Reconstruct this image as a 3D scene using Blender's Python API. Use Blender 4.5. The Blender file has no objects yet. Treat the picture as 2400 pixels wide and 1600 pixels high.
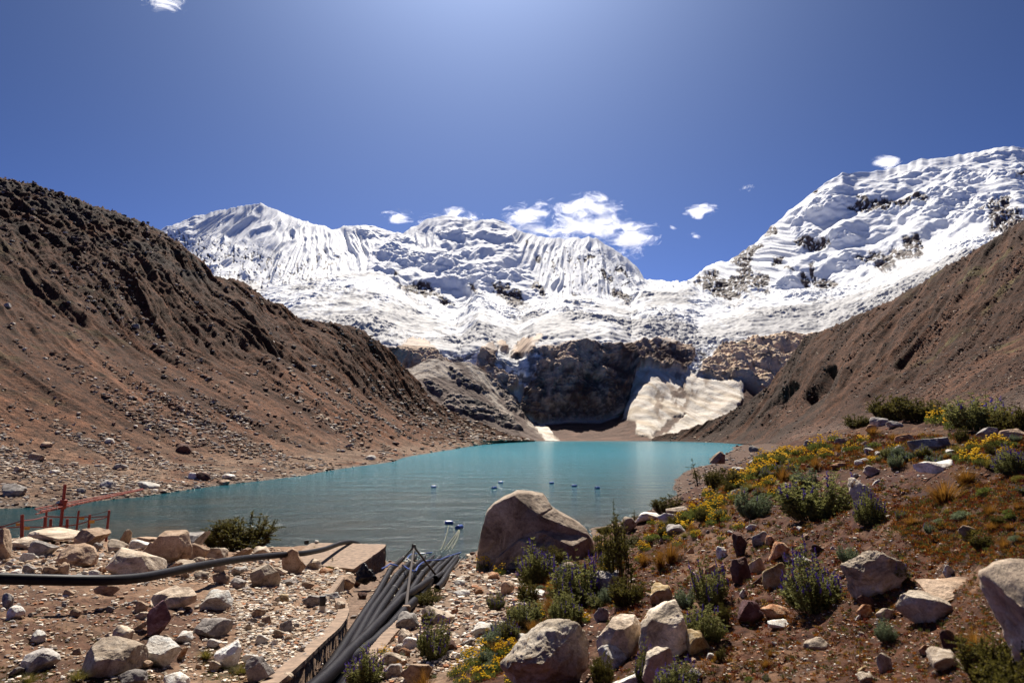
import bpy, math, random
import numpy as np
from mathutils import Vector, Matrix

# ------------------------------------------------------------------ camera, light, exposure
R = math.radians
scene = bpy.context.scene
COL = scene.collection
CAM_Z = 10.0
PITCH = math.atan(211/1568.0)
cam_d = bpy.data.cameras.new("camera")
cam_d.lens = 24.0; cam_d.sensor_width = 36.0
cam_d.clip_start = 0.05; cam_d.clip_end = 30000
cam_d.dof.use_dof = True
cam_d.dof.focus_distance = 40.0
cam_d.dof.aperture_fstop = 2.4
cam = bpy.data.objects.new("camera", cam_d); COL.objects.link(cam)
cam.location = (0, 0, CAM_Z)
cam.rotation_euler = (math.pi/2 + PITCH, 0, 0)
scene.camera = cam

SUN_EL, SUN_AZ = 50.0, -3.0            # azimuth: degrees right of +Y
world = bpy.data.worlds.new("World"); scene.world = world; world.use_nodes = True
wn = world.node_tree.nodes; wl = world.node_tree.links
sky = wn.new("ShaderNodeTexSky"); sky.sky_type = 'NISHITA'; sky.sun_disc = False
sky.sun_elevation = R(SUN_EL); sky.sun_rotation = R(SUN_AZ)
sky.altitude = 4500; sky.air_density = 0.15; sky.dust_density = 10.0; sky.ozone_density = 4.0
sgm = wn.new("ShaderNodeGamma"); sgm.inputs[1].default_value = 1.3
smx = wn.new("ShaderNodeMix"); smx.data_type = 'RGBA'; smx.blend_type = 'MULTIPLY'; smx.inputs[0].default_value = 1.0
wl.new(sky.outputs[0], sgm.inputs[0]); wl.new(sgm.outputs[0], smx.inputs[6]); smx.inputs[7].default_value = (0.62, 0.785, 0.96, 1)      # deep high-altitude blue
wl.new(smx.outputs[2], wn["Background"].inputs[0])
wn["Background"].inputs[1].default_value = 0.112
sun_d = bpy.data.lights.new("sun", 'SUN'); sun_d.energy = 2.9; sun_d.angle = R(0.53)
sun_d.color = (1.0, 0.93, 0.82)
sun = bpy.data.objects.new("sun", sun_d); COL.objects.link(sun)
sdir = Vector((math.sin(R(SUN_AZ))*math.cos(R(SUN_EL)), math.cos(R(SUN_AZ))*math.cos(R(SUN_EL)), math.sin(R(SUN_EL))))
sun.rotation_euler = sdir.to_track_quat('Z', 'Y').to_euler()
scene.view_settings.view_transform = 'Standard'
scene.view_settings.look = 'None'
scene.view_settings.exposure = 1.6
scene.view_settings.gamma = 1.0
scene.render.engine = 'CYCLES'
scene.cycles.use_denoising = True
scene.cycles.max_bounces = 6
scene.cycles.diffuse_bounces = 2
scene.cycles.caustics_reflective = False; scene.cycles.caustics_refractive = False
scene.cycles.volume_bounces = 3
scene.cycles.sample_clamp_indirect = 4.0
scene.cycles.sample_clamp_direct = 8.0
scene.cycles.volume_step_rate = 4.0

# ------------------------------------------------------------------ picture <-> world (all photo measures are in a 2352 x 1568 frame)
F = 1568.0
CP, SP = math.cos(PITCH), math.sin(PITCH)
def ray(u, v):
    """direction with unit forward (y) component: (x/y, z/y)"""
    a = (np.asarray(u, float)-1176)/F; b = (784-np.asarray(v, float))/F
    dy = CP - b*SP; dz = SP + b*CP
    return a/dy, dz/dy
def P(u, v, Y=None, z=None):
    kx, kz = ray(u, v)
    if Y is None: Y = (z-CAM_Z)/kz
    return np.array([kx*Y, Y, CAM_Z+kz*Y])

# ------------------------------------------------------------------ noise
_rs = np.random.RandomState(7)
_perm = _rs.permutation(256).astype(np.int32); _perm = np.concatenate([_perm, _perm, _perm])
_g2 = np.stack([np.cos(np.arange(256)*2*np.pi/256*37), np.sin(np.arange(256)*2*np.pi/256*37)], 1).astype(np.float32)
_g3 = _rs.normal(size=(256, 3)).astype(np.float32); _g3 /= np.linalg.norm(_g3, axis=1)[:, None]
def n2(x, y):
    x = np.asarray(x, np.float64); y = np.asarray(y, np.float64)
    xi = np.floor(x).astype(np.int64); yi = np.floor(y).astype(np.int64)
    xf = (x-xi).astype(np.float32); yf = (y-yi).astype(np.float32)
    xi &= 255; yi &= 255
    u = xf*xf*xf*(xf*(xf*6-15)+10); w = yf*yf*yf*(yf*(yf*6-15)+10)
    def g(dx, dy):
        h = _perm[_perm[(xi+dx) & 255]+((yi+dy) & 255)]
        return _g2[h, 0]*(xf-dx)+_g2[h, 1]*(yf-dy)
    a = g(0, 0); b = g(1, 0); c = g(0, 1); d = g(1, 1)
    return ((a+(b-a)*u)*(1-w)+(c+(d-c)*u)*w)*1.5
def n3(x, y, z):
    x = np.asarray(x, np.float64); y = np.asarray(y, np.float64); z = np.asarray(z, np.float64)
    xi = np.floor(x).astype(np.int64); yi = np.floor(y).astype(np.int64); zi = np.floor(z).astype(np.int64)
    xf = (x-xi).astype(np.float32); yf = (y-yi).astype(np.float32); zf = (z-zi).astype(np.float32)
    xi &= 255; yi &= 255; zi &= 255
    u = xf*xf*(3-2*xf); v = yf*yf*(3-2*yf); w = zf*zf*(3-2*zf)
    def g(a, b, c):
        h = _perm[_perm[_perm[(xi+a) & 255]+((yi+b) & 255)]+((zi+c) & 255)]
        return _g3[h, 0]*(xf-a)+_g3[h, 1]*(yf-b)+_g3[h, 2]*(zf-c)
    r = 0
    for c in (0, 1):
        p0 = g(0, 0, c)*(1-u)+g(1, 0, c)*u; p1 = g(0, 1, c)*(1-u)+g(1, 1, c)*u
        q = p0*(1-v)+p1*v
        r = r + q*(w if c else (1-w))
    return r*1.6
def fbm2(x, y, o=5, lac=2.03, gain=0.5):
    s = 0; a = 1; t = 0
    for i in range(o):
        s = s+a*n2(x+i*17.3, y-i*9.1); t += a; a *= gain; x = x*lac; y = y*lac
    return s/t*1.4
def rid2(x, y, o=5, lac=2.03, gain=0.5):
    s = 0; a = 1; t = 0
    for i in range(o):
        s = s+a*(1-2*np.abs(n2(x+i*7.7, y+i*3.3))); t += a; a *= gain; x = x*lac; y = y*lac
    return s/t
def fbm3(x, y, z, o=4, lac=2.03, gain=0.5):
    s = 0; a = 1; t = 0
    for i in range(o):
        s = s+a*n3(x+i*17.3, y-i*9.1, z+i*4.7); t += a; a *= gain; x = x*lac; y = y*lac; z = z*lac
    return s/t*1.4
def rid3(x, y, z, o=4, lac=2.03, gain=0.5):
    s = 0; a = 1; t = 0
    for i in range(o):
        s = s+a*(1-2*np.abs(n3(x+i*7.7, y+i*3.3, z-i*5.1))); t += a; a *= gain; x = x*lac; y = y*lac; z = z*lac
    return s/t
def ss(a, b, x):
    t = np.clip((x-a)/(b-a), 0, 1); return t*t*(3-2*t)
def lerp(a, b, t): return a+(b-a)*t
def mixc(a, b, t):
    a = np.asarray(a, np.float32); b = np.asarray(b, np.float32)
    return a+(b-a)*np.asarray(t, np.float32)[..., None]
def poly_sd(u, v, pts):
    """signed distance (negative inside) in photo pixels to a closed polygon"""
    pts = np.asarray(pts, float); n = len(pts)
    d = np.full(u.shape, 1e9); inside = np.zeros(u.shape, bool)
    for i in range(n):
        ax, ay = pts[i]; bx, by = pts[(i+1) % n]
        ex, ey = bx-ax, by-ay
        t = np.clip(((u-ax)*ex+(v-ay)*ey)/(ex*ex+ey*ey+1e-9), 0, 1)
        d = np.minimum(d, np.hypot(u-ax-t*ex, v-ay-t*ey))
        c = ((ay > v) != (by > v)) & (u < (bx-ax)*(v-ay)/(by-ay+1e-12)+ax)
        inside ^= c
    return np.where(inside, -d, d)

# ------------------------------------------------------------------ mesh building
def mesh_np(name, verts, faces, mat=None, col=None, smooth=True, extra=None):
    """verts (n,3); faces (m,3|4) array; col per-vertex rgb"""
    verts = np.ascontiguousarray(verts, np.float32); faces = np.ascontiguousarray(faces, np.int32)
    me = bpy.data.meshes.new(name)
    n, m, k = len(verts), len(faces), faces.shape[1]
    me.vertices.add(n); me.vertices.foreach_set("co", verts.ravel())
    me.loops.add(m*k); me.loops.foreach_set("vertex_index", faces.ravel())
    me.polygons.add(m)
    me.polygons.foreach_set("loop_start", np.arange(0, m*k, k, dtype=np.int32))
    me.polygons.foreach_set("loop_total", np.full(m, k, np.int32))
    me.update(calc_edges=True)
    if not smooth: me.shade_flat()
    else: me.shade_smooth()
    if col is not None:
        at = me.color_attributes.new("tint", 'FLOAT_COLOR', 'POINT')
        c = np.ones((n, 4), np.float32); c[:, :3] = col
        at.data.foreach_set("color", c.ravel())
    if mat is not None: me.materials.append(mat)
    return me
def link(name, me, parent=None, loc=None):
    o = bpy.data.objects.new(name, me); COL.objects.link(o)
    if parent is not None: o.parent = parent
    if loc is not None: o.location = loc
    return o
def tag(o, label=None, cat=None, group=None, kind=None):
    if label: o["label"] = label
    if cat: o["category"] = cat
    if group: o["group"] = group
    if kind: o["kind"] = kind
    return o
def empty(name, loc, rz=0.0):
    o = bpy.data.objects.new(name, None); COL.objects.link(o)
    o.empty_display_size = 0.2; o.location = loc; o.rotation_euler = (0, 0, rz); return o
def grid_faces(nr, nc):
    i = np.arange(nr*nc).reshape(nr, nc)
    return np.stack([i[:-1, :-1], i[:-1, 1:], i[1:, 1:], i[1:, :-1]], -1).reshape(-1, 4)
def submesh(V, Fc, keep):
    f = Fc[keep]; ids, inv = np.unique(f, return_inverse=True)
    return ids, inv.reshape(f.shape)
def normals_grid(G):
    du = np.gradient(G, axis=1); dr = np.gradient(G, axis=0)
    n = np.cross(du, dr); n /= np.linalg.norm(n, axis=2)[..., None]+1e-9
    return n

# ------------------------------------------------------------------ materials
def newmat(name):
    m = bpy.data.materials.new(name); m.use_nodes = True
    nt = m.node_tree; b = nt.nodes["Principled BSDF"]
    return m, nt, b
def N(nt, t, **kw):
    n = nt.nodes.new(t)
    for k, v in kw.items():
        if k in n.inputs: n.inputs[k].default_value = v
        else: setattr(n, k, v)
    return n
def ramp(nt, src, stops):
    r = nt.nodes.new("ShaderNodeValToRGB"); e = r.color_ramp.elements
    while len(e) < len(stops): e.new(0.5)
    for el, (p, c) in zip(e, stops):
        el.position = p; el.color = (c[0], c[1], c[2], 1) if hasattr(c, '__len__') else (c, c, c, 1)
    nt.links.new(src, r.inputs[0]); return r
def noise(nt, coord, scale, detail=6, rough=0.55, dist=0.0, vscale=None):
    n = nt.nodes.new("ShaderNodeTexNoise")
    n.inputs["Scale"].default_value = scale; n.inputs["Detail"].default_value = detail
    n.inputs["Roughness"].default_value = rough; n.inputs["Distortion"].default_value = dist
    if vscale is not None:
        mp = nt.nodes.new("ShaderNodeMapping"); mp.inputs["Scale"].default_value = vscale
        nt.links.new(coord, mp.inputs[0]); coord = mp.outputs[0]
    nt.links.new(coord, n.inputs["Vector"]); return n
def mulcol(nt, a, b, fac=1.0, mode='MULTIPLY'):
    m = nt.nodes.new("ShaderNodeMix"); m.data_type = 'RGBA'; m.blend_type = mode
    m.inputs[0].default_value = fac
    for s, i in ((a, 6), (b, 7)):
        if hasattr(s, 'links'): nt.links.new(s, m.inputs[i])
        else: m.inputs[i].default_value = (s[0], s[1], s[2], 1)
    return m.outputs[2]
def tint_mat(name, scale, contrast=0.5, bump=0.3, bdist=0.1, rough=0.95, scale2=None, vs=None, spec=0.2):
    """surface colour comes from what each spot is made of (attribute tint), broken up by fine procedural grain"""
    m, nt, b = newmat(name)
    at = N(nt, "ShaderNodeAttribute", attribute_name="tint")
    tc = N(nt, "ShaderNodeTexCoord")
    n = noise(nt, tc.outputs["Object"], scale, 8, 0.65, vscale=vs)
    lo, hi = 1-contrast, 1+contrast
    r = ramp(nt, n.outputs[0], [(0.3, (lo,)*3), (0.5, (1,)*3), (0.7, (hi,)*3)])
    c = mulcol(nt, at.outputs["Color"], r.outputs[0])
    h = n.outputs[0]
    if scale2:
        k = noise(nt, tc.outputs["Object"], scale2, 5, 0.6)
        r2 = ramp(nt, k.outputs[0], [(0.35, (1-contrast*.6,)*3), (0.65, (1+contrast*.6,)*3)])
        c = mulcol(nt, c, r2.outputs[0])
    nt.links.new(c, b.inputs["Base Color"])
    bp = N(nt, "ShaderNodeBump"); bp.inputs["Strength"].default_value = bump; bp.inputs["Distance"].default_value = bdist
    nt.links.new(h, bp.inputs["Height"]); nt.links.new(bp.outputs[0], b.inputs["Normal"])
    b.inputs["Roughness"].default_value = rough; b.inputs["Specular IOR Level"].default_value = spec
    return m

# ================================================================== far terrain sheets
def line(pts):
    """feature line: (u, v, Y) -> interpolating functions of u"""
    a = np.array(pts, float)
    return (lambda u: np.interp(u, a[:, 0], a[:, 1])), (lambda u: np.interp(u, a[:, 0], a[:, 2]))
def sheet(us, lines, rows, curve=None):
    """3-D grid: between consecutive feature lines interpolate in space; returns G (nr,nc,3), T row parameter"""
    L = []
    for (fv, fY) in lines:
        v = fv(us); Y = fY(us); kx, kz = ray(us, v)
        L.append(np.stack([kx*Y, Y, CAM_Z+kz*Y], -1))
    out, T = [], []
    for i, n in enumerate(rows):
        t = np.linspace(0, 1, n, endpoint=(i == len(rows)-1))
        if curve and curve[i]: tz = curve[i](t)
        else: tz = t
        A, B = L[i][None], L[i+1][None]
        g = A+(B-A)*t[:, None, None]
        g[..., 2] = (A+(B-A)*tz[:, None, None])[..., 2]
        out.append(g); T.append(i+t)
    return np.concatenate(out, 0), np.concatenate(T)
def project(G):
    d = G-np.array([0, 0, CAM_Z])
    f = d[..., 1]*CP+d[..., 2]*SP
    return 1176+F*d[..., 0]/f, 784-F*(-d[..., 1]*SP+d[..., 2]*CP)/f

# ---- ridge behind everything: snow massifs, glacier, headwall
us = np.arange(250, 2560, 2.0)
_rng = np.random.RandomState(3)
ridge = [(250,600,2570),(330,545,2570),(370,528,2570),(400,515,2570),(450,497,2570),(500,484,2570),(540,476,2570),(575,471,2570),(600,469,2570),(625,478,2570),(650,489,2570),(700,508,2570),(740,518,2570),(765,527,2570),(790,519,2620),(840,519,2550),(880,527,2550),(905,532,2520),(925,534,2520),(950,520,2570),(985,502,2580),(1020,495,2580),(1060,500,2580),(1090,507,2520),(1110,503,2470),(1140,505,2470),(1165,512,2470),(1190,528,2420),(1240,544,2420),(1300,549,2420),(1345,545,2400),(1368,546,2390),(1400,566,2370),(1440,592,2340),(1465,618,2340),(1480,640,2340),(1530,646,2455),(1575,648,2454),(1590,640,2361),(1620,615,2350),(1645,602,2355),(1668,603,2336),(1700,580,2300),(1740,555,2270),(1770,520,2240),(1790,507,2220),(1820,480,2200),(1845,462,2180),(1870,440,2160),(1880,432,2155),(1905,415,2130),(1935,397,2110),(1970,396,2100),(2020,393,2070),(2060,385,2050),(2080,377,2030),(2110,366,2020),(2150,362,1990),(2200,358,1970),(2250,348,1950),(2300,339,1920),(2335,337,1910),(2360,345,1910),(2450,360,1910),(2560,390,1910)]
face = [(250,700,2050),(400,640,2050),(500,630,2050),(600,655,2030),(700,632,2030),(760,628,2050),(850,622,2080),(900,640,2030),(960,690,1930),(1050,720,1880),(1100,668,1930),(1140,690,1900),(1200,700,1900),(1250,690,1930),(1300,676,1960),(1400,692,1960),(1450,700,1980),(1480,672,2060),(1580,664,2050),(1640,686,1960),(1690,690,1930),(1720,670,1920),(1760,672,1880),(1850,665,1800),(1900,668,1760),(2000,640,1650),(2100,590,1560),(2200,560,1480),(2350,520,1380),(2560,480,1300)]
snout = [(250,800,1200),(880,792,1150),(930,800,1140),(1000,805,1140),(1060,815,1130),(1110,800,1130),(1150,820,1120),(1190,850,1110),(1225,800,1130),(1300,782,1140),(1400,780,1140),(1450,787,1200),(1500,784,1250),(1560,792,1265),(1600,803,1265),(1640,795,1275),(1700,778,1300),(1800,768,1300),(1880,762,1290),(1950,740,1220),(2050,705,1180),(2200,640,1100),(2560,560,1000)]
foot = [(250,990,1000),(900,985,1030),(1180,985,1040),(1230,975,1045),(1300,968,1050),(1380,968,1052),(1420,955,1062),(1440,930,1080),(1460,885,1110),(1490,850,1135),(1560,852,1140),(1600,860,1140),(1640,870,1125),(1700,868,1110),(1740,900,1100),(1800,930,1100),(2560,930,950)]
shore = [(250,1018,905),(1150,1013,905),(1300,1013,905),(1700,1013,905),(2560,1013,800)]
back1 = [(u, v+70, Y+900) for (u, v, Y) in ridge]
lns = [line(x) for x in (shore, foot, snout, face, ridge, back1)]
rows = [90, 230, 250, 260, 25]
G, T = sheet(us, lns, rows, [lambda t: t**1.25, lambda t: t**0.85, lambda t: t**0.95, lambda t: t**1.12, None])
nr, nc = G.shape[:2]
U0, V0 = project(G)
Tm = np.repeat(T[:, None], nc, 1)
Nn = normals_grid(G)
if Nn[nr//2, nc//2, 1] > 0: Nn = -Nn
X, Y, Z = G[..., 0], G[..., 1], G[..., 2]

# smooth weights of the zones
w_tal = 1-ss(0.9, 1.04, Tm); w_clf = ss(0.92, 1.05, Tm)*(1-ss(1.9, 2.03, Tm))
w_gla = ss(1.92, 2.05, Tm)*(1-ss(2.9, 3.1, Tm)); w_fac = ss(2.9, 3.1, Tm)*(1-ss(4.1, 4.3, Tm))
warp = fbm2(X/160+3, Z/160, 3)
wu = U0+14*fbm2(U0/38, V0/38, 4)+5*fbm2(U0/9, V0/9, 3); wv = V0+9*fbm2(U0/30+50, V0/30, 4)+4*fbm2(U0/8+9, V0/8, 3)

# ---- what each spot is made of
def region(polys, soft=3.0, uu=None, vv=None):
    uu = wu if uu is None else uu; vv = wv if vv is None else vv
    r = np.zeros(uu.shape, np.float32)
    for p in polys:
        a = np.array(p, float); m = 40
        bb = (uu > a[:, 0].min()-m) & (uu < a[:, 0].max()+m) & (vv > a[:, 1].min()-m) & (vv < a[:, 1].max()+m)
        if not bb.any(): continue
        sd = poly_sd(uu[bb], vv[bb], p)
        r[bb] = np.maximum(r[bb], 1-ss(-soft, soft, sd))
    return r
def el(cx, cy, rx, ry, ang=0, n=12):
    a = math.radians(ang); o = []
    for k in range(n):
        t = k*2*math.pi/n; x = rx*math.cos(t); y = ry*math.sin(t)
        o.append((cx+x*math.cos(a)-y*math.sin(a), cy+x*math.sin(a)+y*math.cos(a)))
    return o
rock_up = [[(1593,655),(1610,630),(1640,622),(1662,640),(1690,632),(1700,600),(1720,585),(1735,600),(1733,640),(1715,672),(1690,688),(1650,684),(1615,668)],
 [(1671,603),(1690,582),(1720,566),(1750,556),(1756,566),(1730,580),(1733,605),(1700,612)],
 el(1770,528,15,16,-40), el(1875,436,6,8), el(2040,470,88,15,-4), el(1990,462,26,10,20), el(2105,466,26,11),
 el(1862,562,36,13,12), el(1900,560,18,7), el(2040,586,78,14,-3), el(2035,612,26,14), el(2095,560,20,22,30), el(2000,590,30,10), el(2100,580,18,10),
 el(1895,650,27,15,15), el(1868,625,8,26,-10), el(1845,640,14,10,30), el(1745,645,16,24,30), el(1762,668,10,8), el(1785,600,16,10,-40), el(1810,620,10,6),
 el(2290,480,24,28,-60), el(2310,470,16,16), [(2270,530),(2300,505),(2352,500),(2400,480),(2400,540),(2300,548)], el(2255,495,8,8), el(2312,500,40,8,-20), el(2346,408,12,6),
 el(955,660,42,13,5), el(985,672,30,9), el(1024,690,24,9,25), el(1090,665,18,8,35), el(1160,676,40,15,18), el(1175,690,26,10,20), el(1238,665,9,24,-25), el(1228,655,8,14),
 el(1356,592,11,5,-35), el(1383,632,7,17,-20), el(1400,640,5,12,-20), el(1430,678,24,10,48), el(1412,668,10,12), el(1322,672,9,6,-30), el(905,632,14,8,-40), el(1205,560,4,7), el(1305,590,3,8), el(1330,600,3,9,-30),
 el(1425,615,7,10,-30), el(1440,628,6,10,-30), el(1270,608,4,7), el(1240,600,4,9,-20), el(1275,620,3,6)]
m_rock = region(rock_up, 2.5)
speck = fbm2(U0/5, V0/9, 4)
left_speck = region([[(372,535),(400,528),(470,545),(540,560),(600,560),(640,590),(700,600),(760,560),(800,600),(760,630),(600,660),(430,620)]], 25, U0, V0)
m_speck = left_speck*ss(0.22, 0.42, speck+0.25*fbm2(U0/25, V0/25, 3)) + region([[(1230,560),(1420,580),(1460,640),(1440,690),(1230,680)]], 20, U0, V0)*ss(0.42, 0.55, speck)
m_rock = np.clip(np.maximum(m_rock*ss(-0.42, -0.2, fbm2(U0/7, V0/5, 3)+0.25*(0.6-np.abs(m_rock-0.5))), m_speck), 0, 1)
# ice tongues reaching down over the headwall, rock knobs rising through the ice
ice_poly = [[(860,700),(880,780),(905,800),(985,800),(1010,818),(1040,845),(1062,865),(1085,850),(1100,820),(1130,830),(1165,865),(1200,890),(1232,870),(1245,820),(1230,790),(1280,783),(1370,786),(1440,790),(1480,775),(1540,778),(1580,790),(1592,815),(1575,850),(1588,872),(1612,845),(1660,800),(1760,775),(1880,762),(2100,600),(1500,600)]]
m_ice = region(ice_poly, 4)
knob = [el(960,812,48,30,8), el(1120,822,22,26,20), el(1205,800,42,14,-25), el(1150,795,12,10), [(1452,812),(1470,790),(1510,778),(1545,785),(1585,795),(1590,825),(1560,848),(1500,850),(1462,840)]]
m_knob = region(knob, 3)
m_ice = np.clip(np.maximum(m_ice, ss(1.98, 2.02, Tm))*(1-m_knob), 0, 1)
# dirty avalanche snow on the right of the headwall, small fans on the left
fan = [[(1430,962),(1445,915),(1462,850),(1475,842),(1500,845),(1520,855),(1560,856),(1588,845),(1600,870),(1625,858),(1650,878),(1668,876),(1700,866),(1706,885),(1708,915),(1690,945),(1640,975),(1590,990),(1545,1012),(1500,1012),(1490,1004),(1460,998),(1462,965)],
       [(1165,905),(1185,895),(1200,880),(1205,900),(1195,935),(1180,925)], [(1200,958),(1215,955),(1250,975),(1285,1012),(1255,1012),(1225,985)]]
m_fan = region(fan, 2.2, U0+3*fbm2(U0/9, V0/9, 3), V0+3*fbm2(U0/9+7, V0/9, 3))
m_fan *= 1-region([[(1500,1000),(1530,965),(1560,960),(1575,955),(1540,985),(1510,1008)], el(1560,905,16,9,-20)], 3)*0.9
dirt = ss(0.0, 0.5, fbm2(U0/16, V0/30, 4)+0.2)*region([el(1515,925,14,40,-5), el(1560,900,22,46,-8), el(1600,890,34,12,-35)], 12, U0, V0)
tan_slab = region([[(1600,850),(1640,790),(1700,775),(1880,755),(1880,800),(1780,905),(1730,960),(1700,930),(1705,870),(1650,880)]], 5)

# ---- relief
def ridgy(x, y, o=3):
    r = 0; a_ = 1; t_ = 0
    for i in range(o):
        q = 1-np.abs(n2(x*2.03**i+i*5.1, y*1.6**i-i*3.7)); r = r+a_*q*q*q; t_ += a_; a_ *= 0.5
    return r/t_*2-1
# flutes fan out below the summits
sx1 = P(600, 469, Y=2470)[0]; sx2 = P(1368, 546, Y=2390)[0]; dz = np.clip(G[-26, :, 2][None]-Z, 0, 900)
wA = ss(900, 820, U0); wB = ss(1130, 1200, U0)*ss(1560, 1500, U0)
Xf = np.where(U0 < 900, (X-sx1)/(1+dz/420*wA), np.where(U0 < 1560, (X-sx2)/(1+dz/700*wB), X+0.55*Z))
fl_r = np.where(U0 > 1640, 0.55, 1.0)
flute = ridgy((Xf+16*warp)/19, Z/520+warp*0.2); flute2 = ridgy((Xf+30*warp)/58+5, Z/600, 2)
fl_mask = region([[(470,470),(600,468),(800,520),(860,560),(840,625),(600,650),(430,590)], [(930,520),(1000,495),(1010,570),(960,575)], [(1160,505),(1260,540),(1370,540),(1480,640),(1440,690),(1260,680),(1200,600)], [(1460,625),(1580,640),(1580,665),(1480,665)], [(1700,590),(1800,500),(1840,560),(1760,680)], [(1600,600),(1700,590),(1720,650),(1600,640)]], 14, U0, V0)
lump = fbm3(X/90, Y/90, Z/60, 4); bill = np.abs(fbm3(X/55+4, Y/70, Z/38, 4))
ser = rid3(X/26+1.5*warp, Y/20, Z/24, 4, gain=0.6); fine = fbm3(X/14, Y/12, Z/10, 4, gain=0.6)
vfine = fbm3(X/5, Y/4, Z/4, 3)
steps = rid2(X/130+0.6*warp, Z/26+1.1*fbm2(X/120, Z/60, 3), 4)
disp = np.zeros_like(X)
crag = ss(-0.05, 0.3, fbm2(X/150+31, Z/90, 4))          # broken, seraced patches between smooth snowfields
serr = rid3(X/55, Y/60, Z/45, 4, gain=0.6)
disp += w_fac*(fl_mask*(6.0*fl_r*flute+1.6*ridgy((Xf+8*warp)/7.5, Z/200, 2)+10*fl_r*flute2+7*fbm2(X/150, Z/260, 3)) + (1-fl_mask)*(22*fbm3(X/130, Y/130, Z/120, 3)+2*steps*crag+16*bill*(0.4+0.6*crag)+crag*(8*serr+2.6*fine)+5*ridgy((X+60*warp)/90, Z/120, 3)))
serz = 0.35+0.9*ss(-0.15, 0.35, fbm2(X/210+2, Y/260, 3)+0.3*(1-ss(1.0, 2.6, Tm)))
disp += w_gla*m_ice*(serz*(6.5*ser+3.4*fine+1.2*vfine)+11*lump+1.2*ridgy(X/120+1.4*warp, Y/40+1.8*warp, 3))
crk = rid3(X/34, Y/40, Z/80, 5, gain=0.62); blk = fbm3(X/60+9, Y/60, Z/48, 4)
rk_w = np.clip(w_clf*(1-m_fan), 0, 1)
rib = rid3((X+20*warp)/30, Y/60, Z/150, 4, gain=0.6)
disp += rk_w*(1-m_ice)*(15*blk+6*crk+9*rib+4*fine+1.6*vfine)
disp += rk_w*m_ice*(6*ser+3*fine+4*blk+1.2*vfine)
disp += m_knob*7*w_gla + m_rock*w_fac*(-5+5*crk+2.5*fine)+ m_rock*w_gla*(6+6*crk)
disp += m_fan*(1.5+0.5*rid2((X+Y*0.6)/22, (Y-X*0.6)/170, 3)+0.7*fine+5*fbm2(X/60, Y/60, 3)) - m_fan*(1-w_tal)*2
disp += w_tal*(1-m_fan)*(1.3*fbm3(X/14, Y/14, Z/14, 5))*ss(0.05, 0.3, Tm)
# jagged crest
disp *= 1-0.72*ss(3.82, 3.99, Tm)
off = Nn*disp[..., None]
G2 = G+off
crest = np.exp(-((Tm-4)/0.10)**2)
G2[..., 2] += crest*((1.6*n2(us/6, us*0)+0.8*n2(us/2.5, us*0+3))*np.where(us < 1600, 1, 0.3)+5*n2(us/17, us*0+8))[None, :]
# headwall: overhanging roughness in plan so the dark wall reads as broken rock
G2[..., 1] -= rk_w*(1-m_ice)*(10*rid3(X/22, Z/60, Y/60, 4))*ss(0.1, 0.3, rk_w)

# ---- colours of the materials
snow_c = np.array([0.80, 0.81, 0.83]); dirty = np.array([0.17, 0.158, 0.160]); rockd = np.array([0.11, 0.076, 0.060]); rockl = np.array([0.50, 0.37, 0.27])
talc = np.array([0.088, 0.048, 0.034]); tanc = np.array([0.62, 0.46, 0.32]); fanc = np.array([0.70, 0.64, 0.56]); fand = np.array([0.24, 0.175, 0.13])
col = np.broadcast_to(snow_c, G.shape).astype(np.float32).copy()
dn = ss(-0.18, 0.28, fbm2(X/170+7, Y/230, 5)+0.42*(1-ss(1.7, 2.75, Tm))+0.55*(ser < -0.1)*0.4+0.55*fine-0.12+0.42*(1-ss(2.15, 2.6, Tm)))
dn = np.maximum(dn*0.75, region([[(1600,745),(1700,745),(1830,708),(1950,690),(2010,700),(1960,745),(1800,775),(1640,800)]], 14)*0.75)
dn = np.maximum(dn, ss(2.45, 1.9, Tm)*(0.35+0.5*ss(-0.2, 0.4, fine+ser*0.5)))
col = mixc(col, dirty*0.9+0.1*snow_c, np.clip(dn*w_gla, 0, 1))
rockcol = mixc(rockd, rockl, 0.35*ss(0.0, 0.4, vfine+0.5*fine)+0.8*ss(-0.15, 0.55, 0.5*blk+0.8*fbm3(X/14, Y/14, Z/22, 5, gain=0.6)+0.25*crk+0.5*ss(1.3, 1.9, Tm)-0.10))
rockcol = mixc(rockcol, np.array([0.11, 0.060, 0.042]), ss(0.1, 0.5, fbm3(X/45+3, Y/45, Z/45, 3)))
cm = np.clip(w_clf*(1-m_ice)+m_knob*(w_gla+w_clf), 0, 1)
col = mixc(col, rockcol, cm)
col = mixc(col, mixc(dirty, snow_c*0.93, ss(0, 0.5, fine+0.2)), np.clip(w_clf*m_ice, 0, 1))
snowcap = region([el(1520,795,40,12), el(1150,880,40,14,35), el(1085,840,20,10)], 8)*ss(0.0, 0.3, fine+0.1)*0.6
col = mixc(col, np.array([0.55, 0.50, 0.45]), snowcap*cm)
col = mixc(col, mixc(tanc, tanc*0.40, ss(0.12, 0.5, fbm3(X/20, Y/20, Z/14, 4)+0.1*crk)), np.clip(tan_slab*(1-m_ice), 0, 1))
upc = mixc(np.array([0.045, 0.032, 0.034]), np.array([0.15, 0.105, 0.09]), ss(0.0, 0.6, fine+0.3*crk))
col = mixc(col, upc, np.clip(m_rock*(w_fac+w_gla), 0, 1))
tc_ = mixc(talc, talc*1.6, ss(-0.1, 0.6, fbm2(X/25, Y/14, 4)))
col = mixc(col, tc_, w_tal)
fc_ = mixc(fanc, fanc*np.array([0.80, 0.74, 0.66]), ss(-0.1, 0.5, fbm2((X+Y*0.6)/20, (Y-X*0.6)/120, 4)))
fc_ = mixc(fc_, fand, np.clip(dirt*1.7, 0, 1)*0.85)
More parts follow.
